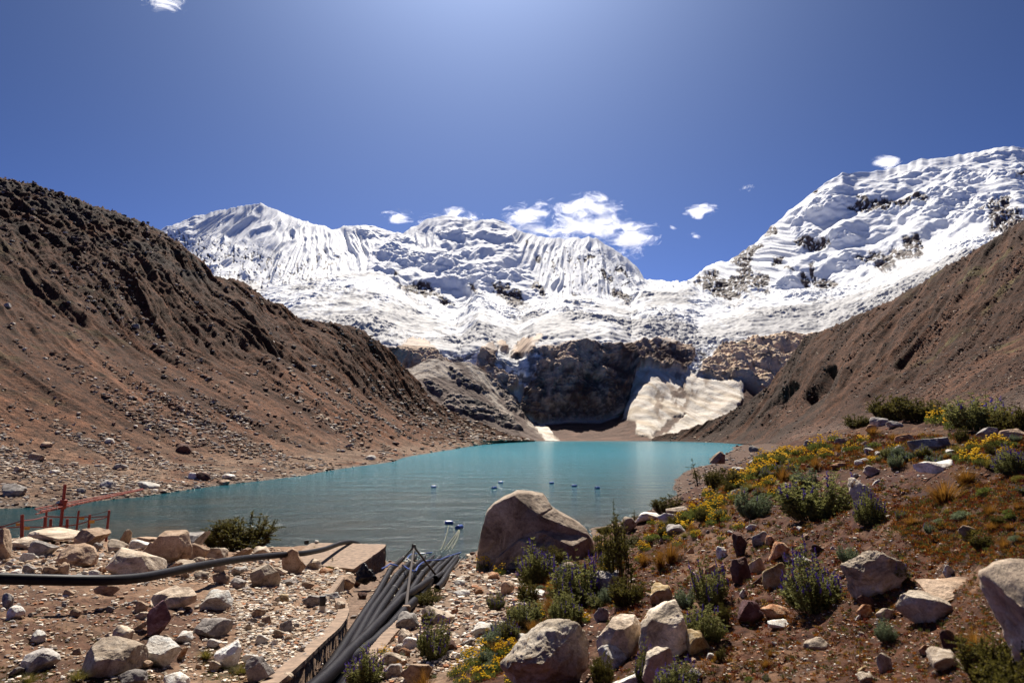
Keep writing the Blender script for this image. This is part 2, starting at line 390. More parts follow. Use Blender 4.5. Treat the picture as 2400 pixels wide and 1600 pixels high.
fc_ = mixc(fc_, fand*1.6, ss(0.1, 0.45, fbm2((X+Y*0.6)/7, (Y-X*0.6)/90, 4))*0.5)
col = mixc(col, fc_, m_fan)

mat_far = tint_mat("far_rock_and_snow", 0.30, 0.16, 0.7, 1.6, 0.9, scale2=1.0)
mat_snow = tint_mat("snow_and_ice", 0.10, 0.03, 0.22, 2.0, 0.75)
FC = grid_faces(nr, nc)
tf = Tm.reshape(-1)[FC].mean(1); uf = U0.reshape(-1)[FC].mean(1)
Gv = G2.reshape(-1, 3); Cv = col.reshape(-1, 3); fanf = m_fan.reshape(-1)[FC].mean(1); icef = m_ice.reshape(-1)[FC].mean(1)
is_fan = (fanf > 0.5) & (tf < 1.95)
is_mtn = tf >= 3.0
is_gla = ((tf >= 2.0) | ((icef > 0.5) & (tf > 1.0))) & ~is_mtn & ~is_fan
is_clf = (tf >= 1.0) & (tf < 2.0) & ~is_fan & ~is_gla
parts_far = [("snow_mountain", is_mtn & (uf < 1583), mat_snow, "long fluted snow ridge with the rounded summit left of centre", "mountain"),
 ("snow_mountain", is_mtn & (uf >= 1583), mat_snow, "high glaciated snow mountain with dark rock outcrops at the right", "mountain"),
 ("glacier", is_gla, mat_snow, "crevassed grey and white glacier spilling towards the dark headwall", "glacier"),
 ("cliff", is_clf, mat_far, "dark broken rock headwall under the glacier at the end of the lake", "cliff"),
 ("snow_field", is_fan, mat_far, "dirty cream avalanche snow lying at the foot of the headwall", "snow field"),
 ("scree", (tf < 1.0) & ~is_fan, mat_far, "brown rubble apron between headwall and lake", "scree")]
for nm, keep, mt, lb, ct in parts_far:
    ids, fcs = submesh(Gv, FC, keep)
    o = link(nm, mesh_np(nm, Gv[ids], fcs, mt, Cv[ids])); tag(o, lb, ct, kind="structure")

# ---- low rocky spur on the left end of the lake
us2 = np.arange(880, 1300, 1.6)
sp_top = line([(880,850,1070),(945,846,1070),(965,835,1070),(985,825,1070),(1012,822,1070),(1035,833,1070),(1060,832,1070),(1080,832,1070),(1110,850,1067),(1140,880,1065),(1180,915,1060),(1200,945,1055),(1215,962,1050),(1240,985,1043),(1260,1000,1035),(1300,1012,1025)])
sp_mid = line([(880,900,985),(960,890,985),(1050,905,985),(1120,930,983),(1180,955,981),(1210,975,979),(1260,1004,975),(1300,1014,965)])
sp_low = line([(880,1016,850),(1000,1016,860),(1100,1016,885),(1200,1016,900),(1300,1018,905)])
sp_back = line([(880,900,1110),(1000,880,1110),(1140,930,1110),(1200,965,1100),(1300,1016,1080)])
S, Ts = sheet(us2, [sp_low, sp_mid, sp_top, sp_back], [110, 110, 12], [lambda t: t**1.2, None, None])
Us, Vs = project(S); X, Y, Z = S[..., 0], S[..., 1], S[..., 2]; Nn = normals_grid(S)
if Nn[60, 100, 1] > 0: Nn = -Nn
Tm = np.repeat(Ts[:, None], S.shape[1], 1)
fs = fbm3(X/10, Y/10, Z/8, 5, gain=0.6); cr = rid3(X/16, Y/16, Z/12, 4, gain=0.6)
wu = Us+8*fbm2(Us/20, Vs/20, 4); wv = Vs+6*fbm2(Us/20+4, Vs/20, 4)
rk = region([[(1010,935),(1040,900),(1130,935),(1185,965),(1198,985),(1170,985),(1110,960)], el(995,888,26,9,35), [(1030,840),(1060,860),(1120,900),(1060,885),(1035,865)], [(1120,860),(1150,880),(1195,930),(1205,960),(1170,940)], el(1250,990,30,8,35)], 3, wu, wv)
lightm = region([[(938,850),(985,822),(1040,832),(1060,850),(1030,870),(1000,868),(950,870)], [(1060,832),(1085,835),(1160,905),(1150,915),(1090,865)], [(1110,900),(1130,905),(1180,960),(1165,960)], [(1205,962),(1225,965),(1290,1014),(1262,1014),(1225,990)]], 5, wu, wv)
gul = rid2((X*0.6+Y*0.8)/14, (X*0.8-Y*0.6)/90, 3)
d = 0.9*fs+1.2*gul+rk*(2.2*cr+2.5*fs+2)
d *= ss(0.05, 0.3, Tm)
S2 = S+Nn*d[..., None]
sc = mixc(np.array([0.095, 0.062, 0.052]), np.array([0.16, 0.115, 0.095]), ss(-0.3, 0.5, fs+0.4*gul))
sc = mixc(sc, np.array([0.44, 0.375, 0.31]), lightm*ss(-0.5, 0.1, fs))
sc = mixc(sc, mixc(np.array([0.05, 0.042, 0.042]), np.array([0.34, 0.27, 0.22]), ss(-0.1, 0.5, fs+0.3*cr)), rk)
o = link("spur", mesh_np("spur", S2.reshape(-1, 3), grid_faces(*S.shape[:2]), mat_far, sc.reshape(-1, 3)))
tag(o, "low rocky spur with a pale crest at the left end of the headwall", "hill", kind="structure")

# ================================================================== moraine walls
def moraine(us, lines, rows, curves, tangent, seed, zones, flip=False):
    M, Tq = sheet(us, lines, rows, curves)
    Uq, Vq = project(M); X, Y, Z = M[..., 0], M[..., 1], M[..., 2]
    Tm = np.repeat(Tq[:, None], M.shape[1], 1)
    tx, ty = tangent; s = X*tx+Y*ty; c = X*ty-Y*tx        # s along the wall, c down the fall line
    Nn = normals_grid(M)
    if np.median(Nn[..., 2]) < 0: Nn = -Nn
    return M, Tm, Uq, Vq, s, c, Nn
usL = np.arange(-520, 1230, 2.0)
Lr = line([(-520,330,330),(-200,375,370),(0,415,400),(60,425,410),(130,446,420),(230,480,440),(300,502,455),(370,530,475),(430,575,495),(468,605,510),(485,628,515),(520,640,525),(560,648,540),(590,665,550),(620,690,560),(645,697,570),(655,706,575),(690,735,600),(760,740,640),(810,748,670),(850,768,700),(890,800,730),(940,852,770),(985,905,800),(1010,930,830),(1080,968,870),(1150,992,900),(1190,1006,930),(1230,1010,950)])
Lm = line([(-520,640,190),(-200,700,215),(0,735,235),(200,775,270),(400,800,330),(600,830,390),(700,850,440),(800,880,500),(900,925,580),(1000,965,680),(1080,988,760),(1150,1001,830),(1230,1011,900)])
Lb = line([(-520,1040,125),(-200,1052,130),(0,1062,138),(200,1060,150),(400,1062,170),(600,1050,205),(700,1042,230),(800,1036,270),(900,1028,330),(1000,1020,430),(1080,1014,560),(1150,1010.5,700),(1230,1012,860)])
shL = [(-520,1185),(-200,1178),(0,1168),(120,1163),(200,1153),(330,1140),(420,1126),(500,1115),(600,1104),(700,1092),(780,1077),(860,1066),(905,1060),(930,1050),(985,1041),(1040,1032),(1100,1022.5),(1150,1017),(1200,1012.5),(1230,1011.5)]
Ls = line([(u, v, float(P(u, v, z=0.0)[1])) for u, v in shL])
Lu = line([(u, v, float(P(u, v, z=0.0)[1])*0.9) for u, v in [(a, b+0) for a, b in shL]])
def sink(fv, fY):
    return fv, fY
M, Tm, Uq, Vq, s, c, Nn = moraine(usL, [Ls, Lb, Lm, Lr], [170, 230, 230], [lambda t: t**0.8, lambda t: t**1.15, lambda t: t**1.05], (0.45, 0.893), 1, None)
# rows beyond the shoreline (under water) and behind the crest
Mu = M[0:1].copy(); Mu[..., 1] *= 0.9; Mu[..., 0] *= 0.9; Mu[..., 2] = -2.5
Mb = M[-1:].copy(); k = 1.35; Mb[..., 0] *= k; Mb[..., 1] *= k; Mb[..., 2] = Mb[..., 2]*0.75
wrp = fbm2(s/60, c/90, 4); X, Y, Z = M[..., 0], M[..., 1], M[..., 2]
g1 = ridgy((s+16*wrp)/30, c/260, 3)*1.2; g2 = ridgy((s+9*wrp)/9+4, c/85, 3)
up = ss(1.7, 2.2, Tm+0.25*fbm2(s/50, c/60, 3)); low = 1-ss(0.8, 1.3, Tm)
chn = fbm3(X/11, Y/11, Z/9, 5, gain=0.62); lg = fbm3(X/45, Y/45, Z/30, 4)
d = up*(2.7*g1+1.7*g2+1.1*chn+4*lg)+(1-up)*(1-low)*(0.9*g2+1.6*g1+0.35*chn+1.4*lg)+low*(0.25*chn+0.6*lg*ss(0.0, 0.5, Tm))
d += up*ss(2.2, 2.9, Tm)*(1-ss(150, 520, Uq))*(3*crk[:1, :1].mean()*0+5.5*rid3(X/22, Y/22, Z/9, 5, gain=0.6))
d *= ss(0, 0.25, Tm)*(1-0.55*ss(2.93, 3.0, Tm))
# detail must stay finer near the camera
d = d*np.clip(Y/320, 0.45, 1.0)
M2 = M+Nn*d[..., None]
M2[-1, :, 2] += 2.2*n2(usL/7, usL*0)+1.2*n2(usL/3, usL*0+5)
cr_ = np.exp(-((Tm-3)/0.05)**2)
scree_c = np.array([0.115, 0.052, 0.028]); till = np.array([0.062, 0.026, 0.013]); bench = np.array([0.180, 0.118, 0.080]); darkr = np.array([0.030, 0.023, 0.021]); moss = np.array([0.045, 0.032, 0.011])
st = fbm2((s+5*wrp)/6, c/110, 4)
screem = ss(-0.25, 0.3, fbm2((s+10*wrp)/34+11, c/190, 4)+0.22*(1-up)-0.30*up)
cc = mixc(till, scree_c, np.clip(screem*(1-0.55*up)+0.45*st*ss(0.9, 1.3, Tm), 0, 1))
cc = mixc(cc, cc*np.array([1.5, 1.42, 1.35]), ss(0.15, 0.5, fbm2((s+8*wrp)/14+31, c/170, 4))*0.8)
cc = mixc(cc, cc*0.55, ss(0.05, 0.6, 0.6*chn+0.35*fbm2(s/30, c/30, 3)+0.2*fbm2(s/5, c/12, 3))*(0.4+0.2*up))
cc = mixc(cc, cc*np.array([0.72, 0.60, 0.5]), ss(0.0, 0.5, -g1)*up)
cc = mixc(cc, bench, low*ss(-0.4, 0.2, fbm2(X/14, Y/14, 4)+0.15)*0.9)
rough_rock = ss(0.05, 0.4, fbm2(X/20+3, Z/12, 4)+0.3)*ss(2.4, 2.8, Tm)*(1-ss(420, 560, Uq))
cc = mixc(cc, darkr, rough_rock*0.8)
cc = mixc(cc, moss, ss(0.25, 0.6, fbm2(X/16+20, Z/10+Y/16, 4))*ss(600, 200, Uq)*ss(0.9, 1.6, Tm)*0.65)
wet = (1-ss(0.02, 0.12, Tm))
cc = mixc(cc, np.array([0.17, 0.135, 0.11]), wet*0.6)
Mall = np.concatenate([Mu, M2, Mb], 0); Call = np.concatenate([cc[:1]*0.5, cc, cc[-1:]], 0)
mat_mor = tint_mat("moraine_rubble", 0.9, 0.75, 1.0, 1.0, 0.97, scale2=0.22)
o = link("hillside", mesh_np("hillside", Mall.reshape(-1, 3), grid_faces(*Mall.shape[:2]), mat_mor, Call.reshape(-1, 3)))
tag(o, "steep brown moraine slope along the left shore of the lake", "hillside", kind="structure")
HL = (usL, M2)

usR = np.arange(1490, 3000, 2.0)
Rr = line([(1490,1009,930),(1503,1007,925),(1560,994,900),(1616,975,880),(1660,955,860),(1703,932,840),(1735,910,825),(1764,884,810),(1790,855,795),(1812,828,780),(1835,795,765),(1850,778,755),(1890,757,730),(1925,745,705),(1960,727,680),(2000,712,655),(2050,690,625),(2090,665,600),(2130,640,575),(2175,610,550),(2215,590,530),(2240,575,515),(2270,555,500),(2310,528,480),(2352,503,460),(2500,430,420),(2700,360,390),(3000,300,360)])
Rm = line([(1490,1010,915),(1560,1003,880),(1616,995,845),(1703,975,780),(1764,955,720),(1850,920,610),(1950,880,500),(2050,850,430),(2150,820,380),(2250,790,340),(2352,760,310),(2500,720,280),(3000,650,230)])
Rb = line([(1490,1012,905),(1560,1012,860),(1650,1012,760),(1710,1013,680),(1760,1008,560),(1800,1004,450),(1900,996,350),(1960,991,300),(2200,984,190),(2400,975,150),(3000,960,110)])
Rf = line([(1490,1018,880),(1560,1018,830),(1650,1018,740),(1710,1019,620),(1760,1022,480),(1800,1022,380),(1900,1020,290),(1960,1018,250),(2200,1040,150),(2400,1060,110),(3000,1090,80)])
M, Tm, Uq, Vq, s, c, Nn = moraine(usR, [Rf, Rb, Rm, Rr], [20, 240, 220], [None, lambda t: t**1.1, None], (-0.48, 0.877), 2, None)
Mb = M[-1:].copy(); Mb[..., 0] *= 1.3; Mb[..., 1] *= 1.3; Mb[..., 2] *= 0.8
X, Y, Z = M[..., 0], M[..., 1], M[..., 2]
wrp = fbm2(s/70+9, c/90, 4)
g1 = ridgy((s+18*wrp)/52+2, c/300, 3); g2 = ridgy((s+9*wrp)/12, c/100, 3)
chn = fbm3(X/11, Y/11, Z/9, 5, gain=0.62); lg = fbm3(X/60, Y/60, Z/40, 3)
up = ss(1.3, 2.0, Tm+0.3*fbm2(s/60, c/60, 3))
gully = region([[(1880,880),(1895,850),(1912,838),(1918,860),(1900,890),(1880,905),(1862,925),(1850,918)], [(1800,905),(1825,880),(1830,885),(1805,925),(1770,940)]], 7, Uq, Vq)
d = (0.3+0.7*up)*(3.6*g1+1.6*g2)+0.9*chn+3.5*lg-gully*10
d *= ss(0.95, 1.25, Tm)*(1-0.6*ss(2.93, 3.0, Tm))*np.clip(Y/400, 0.4, 1)
M2 = M+Nn*d[..., None]
M2[-1, :, 2] += 2.0*n2(usR/9, usR*0)+1.0*n2(usR/3.3, usR*0+5)
tillr = np.array([0.045, 0.0175, 0.008]); screer = np.array([0.088, 0.038, 0.020]); greyr = np.array([0.040, 0.0215, 0.014])
sm = ss(-0.25, 0.35, fbm2((s+10*wrp)/40, c/200, 4)-0.15+0.5*fbm2((s+6*wrp)/7, c/130, 4))
cc = mixc(tillr, screer, sm)
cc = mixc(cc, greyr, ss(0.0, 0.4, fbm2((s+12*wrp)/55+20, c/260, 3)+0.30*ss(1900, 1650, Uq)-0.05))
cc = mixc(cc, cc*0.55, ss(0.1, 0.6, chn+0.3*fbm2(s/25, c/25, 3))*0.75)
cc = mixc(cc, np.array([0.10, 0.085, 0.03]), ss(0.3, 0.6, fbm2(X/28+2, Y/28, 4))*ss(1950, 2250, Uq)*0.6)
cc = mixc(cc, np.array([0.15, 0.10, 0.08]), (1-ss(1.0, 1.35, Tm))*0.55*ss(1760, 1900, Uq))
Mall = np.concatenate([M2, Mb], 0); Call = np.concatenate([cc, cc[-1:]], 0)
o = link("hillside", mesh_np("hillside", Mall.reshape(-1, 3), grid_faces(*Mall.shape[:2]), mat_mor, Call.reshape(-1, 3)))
tag(o, "steep reddish brown moraine slope behind the flowers on the right", "hillside", kind="structure")
HR = (usR, M2)

# ================================================================== water
m, nt, b = newmat("lake_water")
tc = N(nt, "ShaderNodeTexCoord"); sep = N(nt, "ShaderNodeSeparateXYZ"); nt.links.new(tc.outputs["Object"], sep.inputs[0])
# milky turquoise over deep water, browner where the stony bed shows through near the shore
mr = N(nt, "ShaderNodeMapRange"); mr.inputs["From Min"].default_value = 66; mr.inputs["From Max"].default_value = 330
nt.links.new(sep.outputs[1], mr.inputs[0])
wcol = ramp(nt, mr.outputs[0], [(0.0, (0.008, 0.030, 0.034)), (0.16, (0.005, 0.052, 0.063)), (0.42, (0.008, 0.115, 0.15)), (1.0, (0.016, 0.205, 0.275))])
bed = noise(nt, tc.outputs["Object"], 0.035, 5, 0.6, vscale=(1, 1, 1))
bedr = ramp(nt, bed.outputs[0], [(0.50, (0, 0, 0)), (0.66, (1, 1, 1))])
mr2 = N(nt, "ShaderNodeMapRange"); mr2.inputs["From Min"].default_value = 150; mr2.inputs["From Max"].default_value = 75
nt.links.new(sep.outputs[1], mr2.inputs[0])
mm = N(nt, "ShaderNodeMath", operation='MULTIPLY'); nt.links.new(bedr.outputs[0], mm.inputs[0]); nt.links.new(mr2.outputs[0], mm.inputs[1])
mm2 = N(nt, "ShaderNodeMath", operation='MULTIPLY'); nt.links.new(mm.outputs[0], mm2.inputs[0]); mm2.inputs[1].default_value = 0.75
mx = N(nt, "ShaderNodeMix", data_type='RGBA'); nt.links.new(mm2.outputs[0], mx.inputs[0]); nt.links.new(wcol.outputs[0], mx.inputs[6]); mx.inputs[7].default_value = (0.042, 0.036, 0.022, 1)
nt.links.new(mx.outputs[2], b.inputs["Base Color"])
b.inputs["Roughness"].default_value = 0.13; b.inputs["Specular IOR Level"].default_value = 0.3;  b.inputs["IOR"].default_value = 1.20
w1 = noise(nt, tc.outputs["Object"], 0.7, 7, 0.68, 0.3, vscale=(0.5, 1.3, 1))
w2 = noise(nt, tc.outputs["Object"], 0.12, 3, 0.5, 0.2, vscale=(0.6, 1.6, 1))
ad = N(nt, "ShaderNodeMath", operation='MULTIPLY_ADD'); nt.links.new(w2.outputs[0], ad.inputs[0]); ad.inputs[1].default_value = 4.0; nt.links.new(w1.outputs[0], ad.inputs[2])
bp = N(nt, "ShaderNodeBump"); bp.inputs["Strength"].default_value = 1.0; bp.inputs["Distance"].default_value = 0.32
nt.links.new(ad.outputs[0], bp.inputs["Height"]); nt.links.new(bp.outputs[0], b.inputs["Normal"])
xs = np.array([-700, 700.]); ys = np.array([30, 1150.])
wv_ = np.array([[x, y, 0.0] for y in ys for x in xs])
o = link("lake_water", mesh_np("lake_water", wv_, grid_faces(2, 2)[:, ::-1], m)); tag(o, "turquoise rippled glacial lake", "lake", kind="structure")
mg, ntg, bg = newmat("lake_bed"); bg.inputs["Base Color"].default_value = (0.12, 0.1, 0.08, 1); bg.inputs["Roughness"].default_value = 1
o = link("ground", mesh_np("ground", np.array([[-9000., -9000, -12], [9000, -9000, -12], [9000, 9000, -12], [-9000, 9000, -12]]), np.array([[0, 1, 2, 3]]), mg)); tag(o, "deep ground under the valley and lake", "ground", kind="structure")

# ================================================================== near ground
ctrl = []
def C(u, v, z=None, Y=None):
    ctrl.append(P(u, v, Y=Y, z=z))
# left bank
for a in [(-500,1568,5.4),(0,1568,5.5),(300,1568,5.4),(500,1568,5.25),(640,1568,5.05),(-500,1400,5.2),(0,1400,5.2),(300,1400,4.9),(500,1400,4.6),(700,1440,4.5),(775,1440,4.1),
          (-400,1300,4.4),(0,1300,4.3),(150,1300,4.1),(300,1300,3.9),(450,1300,3.5),(600,1320,3.3),(700,1340,3.0),(790,1385,3.5),(600,1400,4.3),(750,1360,3.0),
          (-300,1250,3.9),(0,1245,3.8),(120,1245,3.7),(240,1250,3.4),(380,1250,3.2),(470,1262,2.8),(560,1270,2.4),(640,1275,2.3),(700,1290,2.1),(800,1300,1.9),(700,1256,1.9),(860,1262,1.7)]: C(a[0], a[1], z=a[2])
for a in [(-300,1235,0.0),(0,1240,0.0),(200,1240,0.0),(450,1250,0.0),(600,1262,0.0),(690,1256,-0.3),(880,1262,-0.3),(960,1270,-0.1),(1060,1262,0.0),(1110,1262,0.3),(1230,1240,0.3)]: C(a[0], a[1], z=a[2])
# channel bed (kept for reference of the banks) and its right side
for a in [(900,1400,3.1),(1000,1360,2.4),(950,1300,1.3),(1060,1300,1.3),(1100,1320,2.1),(1050,1380,3.0),(930,1430,4.0),(850,1520,4.8),(780,1568,4.9)]: C(a[0], a[1], z=a[2])
# right slope
for a in [(900,1568,5.1),(1050,1568,5.7),(1176,1568,6.2),(1350,1568,6.9),(1500,1568,7.4),(1900,1568,8.0),(2352,1568,8.55),(2900,1568,8.8),
          (1000,1440,4.4),(1100,1440,4.9),(1200,1440,5.4),(1350,1430,6.1),(1500,1400,6.6),(1700,1400,7.3),(1900,1400,7.8),(2100,1400,8.2),(2352,1400,8.7),(2900,1400,9.2),
          (1100,1340,2.4),(1176,1330,3.0),(1250,1320,3.2),(1320,1300,3.0),(1400,1300,4.4),(1500,1300,5.6),(1700,1300,7.1),(1850,1300,7.7),(2000,1300,8.1),(2200,1300,8.6),(2352,1300,8.9),(2900,1300,9.5),
          (1380,1245,1.5),(1420,1225,2.2),(1480,1215,3.6),(1550,1200,5.2),(1600,1180,6.0),(1700,1200,6.95),(1800,1200,7.6),(1950,1200,8.2),(2100,1200,8.6),(2352,1200,9.15),
          (1560,1168,4.4),(1610,1130,5.4),(1660,1100,6.2),(1750,1100,7.3),(1900,1100,8.2),(2100,1100,8.9),(2352,1100,9.35),(2900,1100,10.1),
          (1700,1065,6.6),(1780,1040,7.6),(1860,1030,8.4),(1950,1030,8.9),(2100,1030,9.4),(2352,1030,9.7)]: C(a[0], a[1], z=a[2])
for a in [(1850,1004,62),(1930,985,58),(2000,972,52),(2080,968,44),(2200,975,34),(2352,985,27),(2352,960,45),(2600,950,30),(2900,930,30)]: C(a[0], a[1], Y=a[2])
# shoreline right of the big boulder
for a in [(1300,1222),(1360,1214),(1440,1200),(1500,1170),(1525,1150),(1555,1130),(1548,1112),(1562,1092),(1590,1075),(1630,1058),(1660,1045),(1690,1030),(1712,1019)]: C(a[0], a[1], z=0.0)
for a in [(1560,1150,1.2),(1580,1110,1.2),(1610,1080,1.4),(1650,1062,1.6),(1700,1040,2.0),(1740,1020,2.6)]: C(a[0], a[1], z=a[2])
# behind the right crest the ground dips, then meets the moraine
for (x, y, z) in [(60,110,5),(110,140,9),(95,190,5),(150,230,8),(130,300,4),(190,330,7),(170,420,4),(220,520,3),(245,640,2),(60,85,9),(90,60,13),(60,30,11.5),(30,8,10),(8,1.5,8.9),(2,1.5,8.3),(0,2,8.2),(-4,2,7.4),(-10,3,6.4),(-25,6,5.6)]: ctrl.append(np.array([x, y, z], float))
# lake bed
for (x, y, z) in [(-60,75,-3),(-30,75,-3),(-10,75,-3),(5,70,-2.5),(0,100,-4),(-60,120,-4),(20,110,-3.5),(10,200,-5),(50,220,-4),(-40,300,-5),(60,330,-4),(100,420,-4),(20,600,-5),(150,600,-4),(-100,90,-3),(-120,60,-2),(220,750,-3),(0,760,-5)]: ctrl.append(np.array([x, y, z], float))
ctrl = np.array(ctrl)
def q_of(x, y): return np.stack([x/y*3.2, np.log(y)*1.6], -1)
cq = q_of(ctrl[:, 0], np.maximum(ctrl[:, 1], 1.2))
Dm = np.linalg.norm(cq[:, None]-cq[None], axis=2)
nC = len(ctrl); A = np.zeros((nC+3, nC+3)); A[:nC, :nC] = Dm-np.eye(nC)*0.012
A[:nC, nC] = 1; A[:nC, nC+1:] = cq; A[nC:, :nC] = A[:nC, nC:].T
wts = np.linalg.solve(A, np.concatenate([ctrl[:, 2], np.zeros(3)]))
def base_z(x, y):
    y = np.maximum(y, 1.2); sh = x.shape; q = q_of(x.ravel(), y.ravel()); out = np.empty(len(q))
    for i in range(0, len(q), 60000):
        qq = q[i:i+60000].astype(np.float32)
        d = np.sqrt(((qq[:, None]-cq[None].astype(np.float32))**2).sum(2))
        out[i:i+60000] = d@wts[:nC]+wts[nC]+qq@wts[nC+1:]
    return out.reshape(sh)
def bed_z(y): return np.interp(y, [10, 14, 57, 75], [4.75, 4.3, -0.15, -2.2])
# pipe channel outline in plan
wall_L = [P(600,1610,z=5.15), P(640,1580,z=5.05), P(700,1525,z=4.8), P(745,1480,z=4.5), P(775,1453,z=4.25), P(792,1430,z=4.0), P(799,1410,z=3.75), P(792,1390,z=3.5), P(788,1380,z=3.4)]
wall_R = [P(800,1570,z=5.1), P(842,1515,z=4.75), P(880,1468,z=4.4), P(925,1424,z=4.0)]
ch_poly = [tuple(p[:2]) for p in wall_L] + [tuple(P(*a)[:2]) for a in []]
def pb(u, v):   # point of the channel bed seen at (u,v)
    lo, hi = 8.0, 90.0
    for _ in range(50):
        m_ = (lo+hi)/2; p = P(u, v, Y=m_)
        if p[2] > bed_z(m_): lo = m_
        else: hi = m_
    return P(u, v, Y=(lo+hi)/2)
ch_poly = [tuple(p[:2]) for p in wall_L]+[tuple(pb(u, v)[:2]) for u, v in [(815,1350),(850,1325),(888,1290),(892,1268)]]+[(-8, 75), (2, 75)]+[tuple(pb(u, v)[:2]) for u, v in [(1082,1262),(1060,1300),(1030,1345),(985,1400)]]+[tuple(p[:2]) for p in wall_R[::-1]]
kxs = np.concatenate([np.linspace(-1.7, -0.85, 120, endpoint=False), np.linspace(-0.85, 0.86, 1150, endpoint=False), np.linspace(0.86, 1.7, 120)])
ysg = np.exp(np.linspace(np.log(1.6), np.log(760), 1050))
KX, YG = np.meshgrid(kxs, ysg)
XG = KX*YG
ZB = base_z(XG, YG)
amp = np.clip(YG/30, 0.15, 1.6)
land = ss(-0.4, 0.8, ZB)
onR = ss(-0.02, 0.10, KX+0.002*(YG-15))
nz = 0.16*fbm2(XG/2.6, YG/2.6, 4)*np.clip(YG/9, 0.5, 1.2)+0.055*fbm2(XG/0.55, YG/0.55, 4)+0.012*fbm2(XG/0.12, YG/0.12, 2)*(YG < 25)
nz += np.clip((YG-30)/60, 0, 1)*0.35*fbm2(XG/9, YG/9, 4)
nz += onR*0.22*fbm2(XG/1.6+9, YG/1.6, 4)*ss(4, 7, YG)
sdc = poly_sd(XG, YG, ch_poly)
nz *= (0.35+0.65*ss(0.0, 1.2, sdc))
ZG = ZB+nz*(0.3+0.7*land)
inch = 1-ss(-0.02, 0.04, sdc)
# ground is kept at the wall's foot on the channel side, just under the coping on the bank side
zbed = bed_z(YG)+0.04*fbm2(XG/0.5, YG/0.5, 3)
ZG = np.where(sdc < 0, np.minimum(zbed, ZG), ZG)
soft = (sdc > 0) & (sdc < 2.5) & (YG > 26)
ZG = np.where(soft, lerp(np.minimum(ZG, zbed+0.05+sdc*0.55), ZG, ss(0.3, 2.5, sdc)), ZG)
# the level concrete landing replaces the bank
pad_top = [P(655,1290,z=2.25), P(715,1246,z=2.25), P(800,1247,z=2.25), P(886,1250,z=2.25), P(885,1256,z=2.25), P(812,1306,z=2.25)]
pad_xy = [tuple(p[:2]) for p in pad_top]
sdp = poly_sd(XG, YG, pad_xy)
ZG = np.where(sdp < 0.0, np.minimum(ZG, 1.9), np.where(sdp < 1.5, np.minimum(ZG, 2.15+sdp*0.3), ZG))

def gz(x, y):
    """ground height under a world point (from the finished grid)"""
    k = x/y; i = np.clip(np.searchsorted(kxs, k)-1, 0, len(kxs)-2); j = np.clip(np.searchsorted(ysg, y)-1, 0, len(ysg)-2)
    fx = (k-kxs[i])/(kxs[i+1]-kxs[i]); fy = (y-ysg[j])/(ysg[j+1]-ysg[j])
    return float((ZG[j, i]*(1-fx)+ZG[j, i+1]*fx)*(1-fy)+(ZG[j+1, i]*(1-fx)+ZG[j+1, i+1]*fx)*fy)
def hit(u, v):
    """first point of the near ground met by the line of sight through photo pixel (u, v)"""
    kx, kz = ray(u, v); i = int(np.clip(np.searchsorted(kxs, kx)-1, 0, len(kxs)-2)); fx = (kx-kxs[i])/(kxs[i+1]-kxs[i])
    prof = ZG[:, i]*(1-fx)+ZG[:, i+1]*fx; zr = CAM_Z+kz*ysg
    idx = np.nonzero(prof >= zr)[0]
    if len(idx) == 0 or idx[0] == 0: return None
    j = idx[0]; a = zr[j-1]-prof[j-1]; b_ = prof[j]-zr[j]; t = a/(a+b_+1e-9)
    y = ysg[j-1]+(ysg[j]-ysg[j-1])*t
    return np.array([kx*y, y, CAM_Z+kz*y])
def gnormal(x, y):
    e = max(0.3, y*0.02)
    return Vector((gz(x-e, y)-gz(x+e, y), gz(x, y-e)-gz(x, y+e), 2*e)).normalized()

# surface materials of the near ground
UG, VG = project(np.stack([XG, YG, ZG], -1))
f1 = fbm2(XG/1.3, YG/1.3, 5, gain=0.6); f2 = fbm2(XG/0.35+5, YG/0.35, 4, gain=0.6); f3 = fbm2(XG/5, YG/5, 4); f4 = fbm2(XG/0.09, YG/0.09, 3)
sandc = np.array([0.211, 0.127, 0.078]); soilL = np.array([0.095, 0.046, 0.027]); gravc = np.array([0.198, 0.135, 0.094])
soilR = np.array([0.056, 0.021, 0.009]); redm = np.array([0.050, 0.015, 0.006]); tanR = np.array([0.150, 0.082, 0.046]); mossc = np.array([0.080, 0.036, 0.004]); greenc = np.array([0.027, 0.027, 0.008])
cl = mixc(sandc, gravc, ss(-0.1, 0.4, f2))
soil_l = region([[(-500,1350),(150,1345),(420,1360),(560,1420),(560,1480),(430,1520),(300,1600),(-500,1600)]], 40, UG, VG)
cl = mixc(cl, mixc(soilL, sandc*0.75, ss(-0.1, 0.35, f1+0.3*f2)), soil_l)
cl = mixc(cl, soilL*0.6, soil_l*ss(0.1, 0.5, f3+0.3*f1)*0.7)
cr2 = mixc(soilR, redm, ss(-0.25, 0.25, f3+0.5*f1))
cr2 = mixc(cr2, tanR, ss(0.05, 0.45, f1*0.6+f2*0.5+0.2*fbm2(XG/3+7, YG/3, 3)-0.02)*0.75)
tanpatch = region([[(1500,1568),(1600,1480),(1750,1440),(1950,1490),(1900,1568)], [(1520,1330),(1580,1290),(1680,1270),(1700,1310),(1620,1340)], [(1560,1290),(1620,1225),(1760,1215),(1700,1260)], [(2000,1200),(2100,1160),(2150,1190),(2020,1230)]], 25, UG, VG)
cr2 = mixc(cr2, tanR*1.05, tanpatch*ss(-0.5, 0.2, f2+f1*0.4)*0.75)
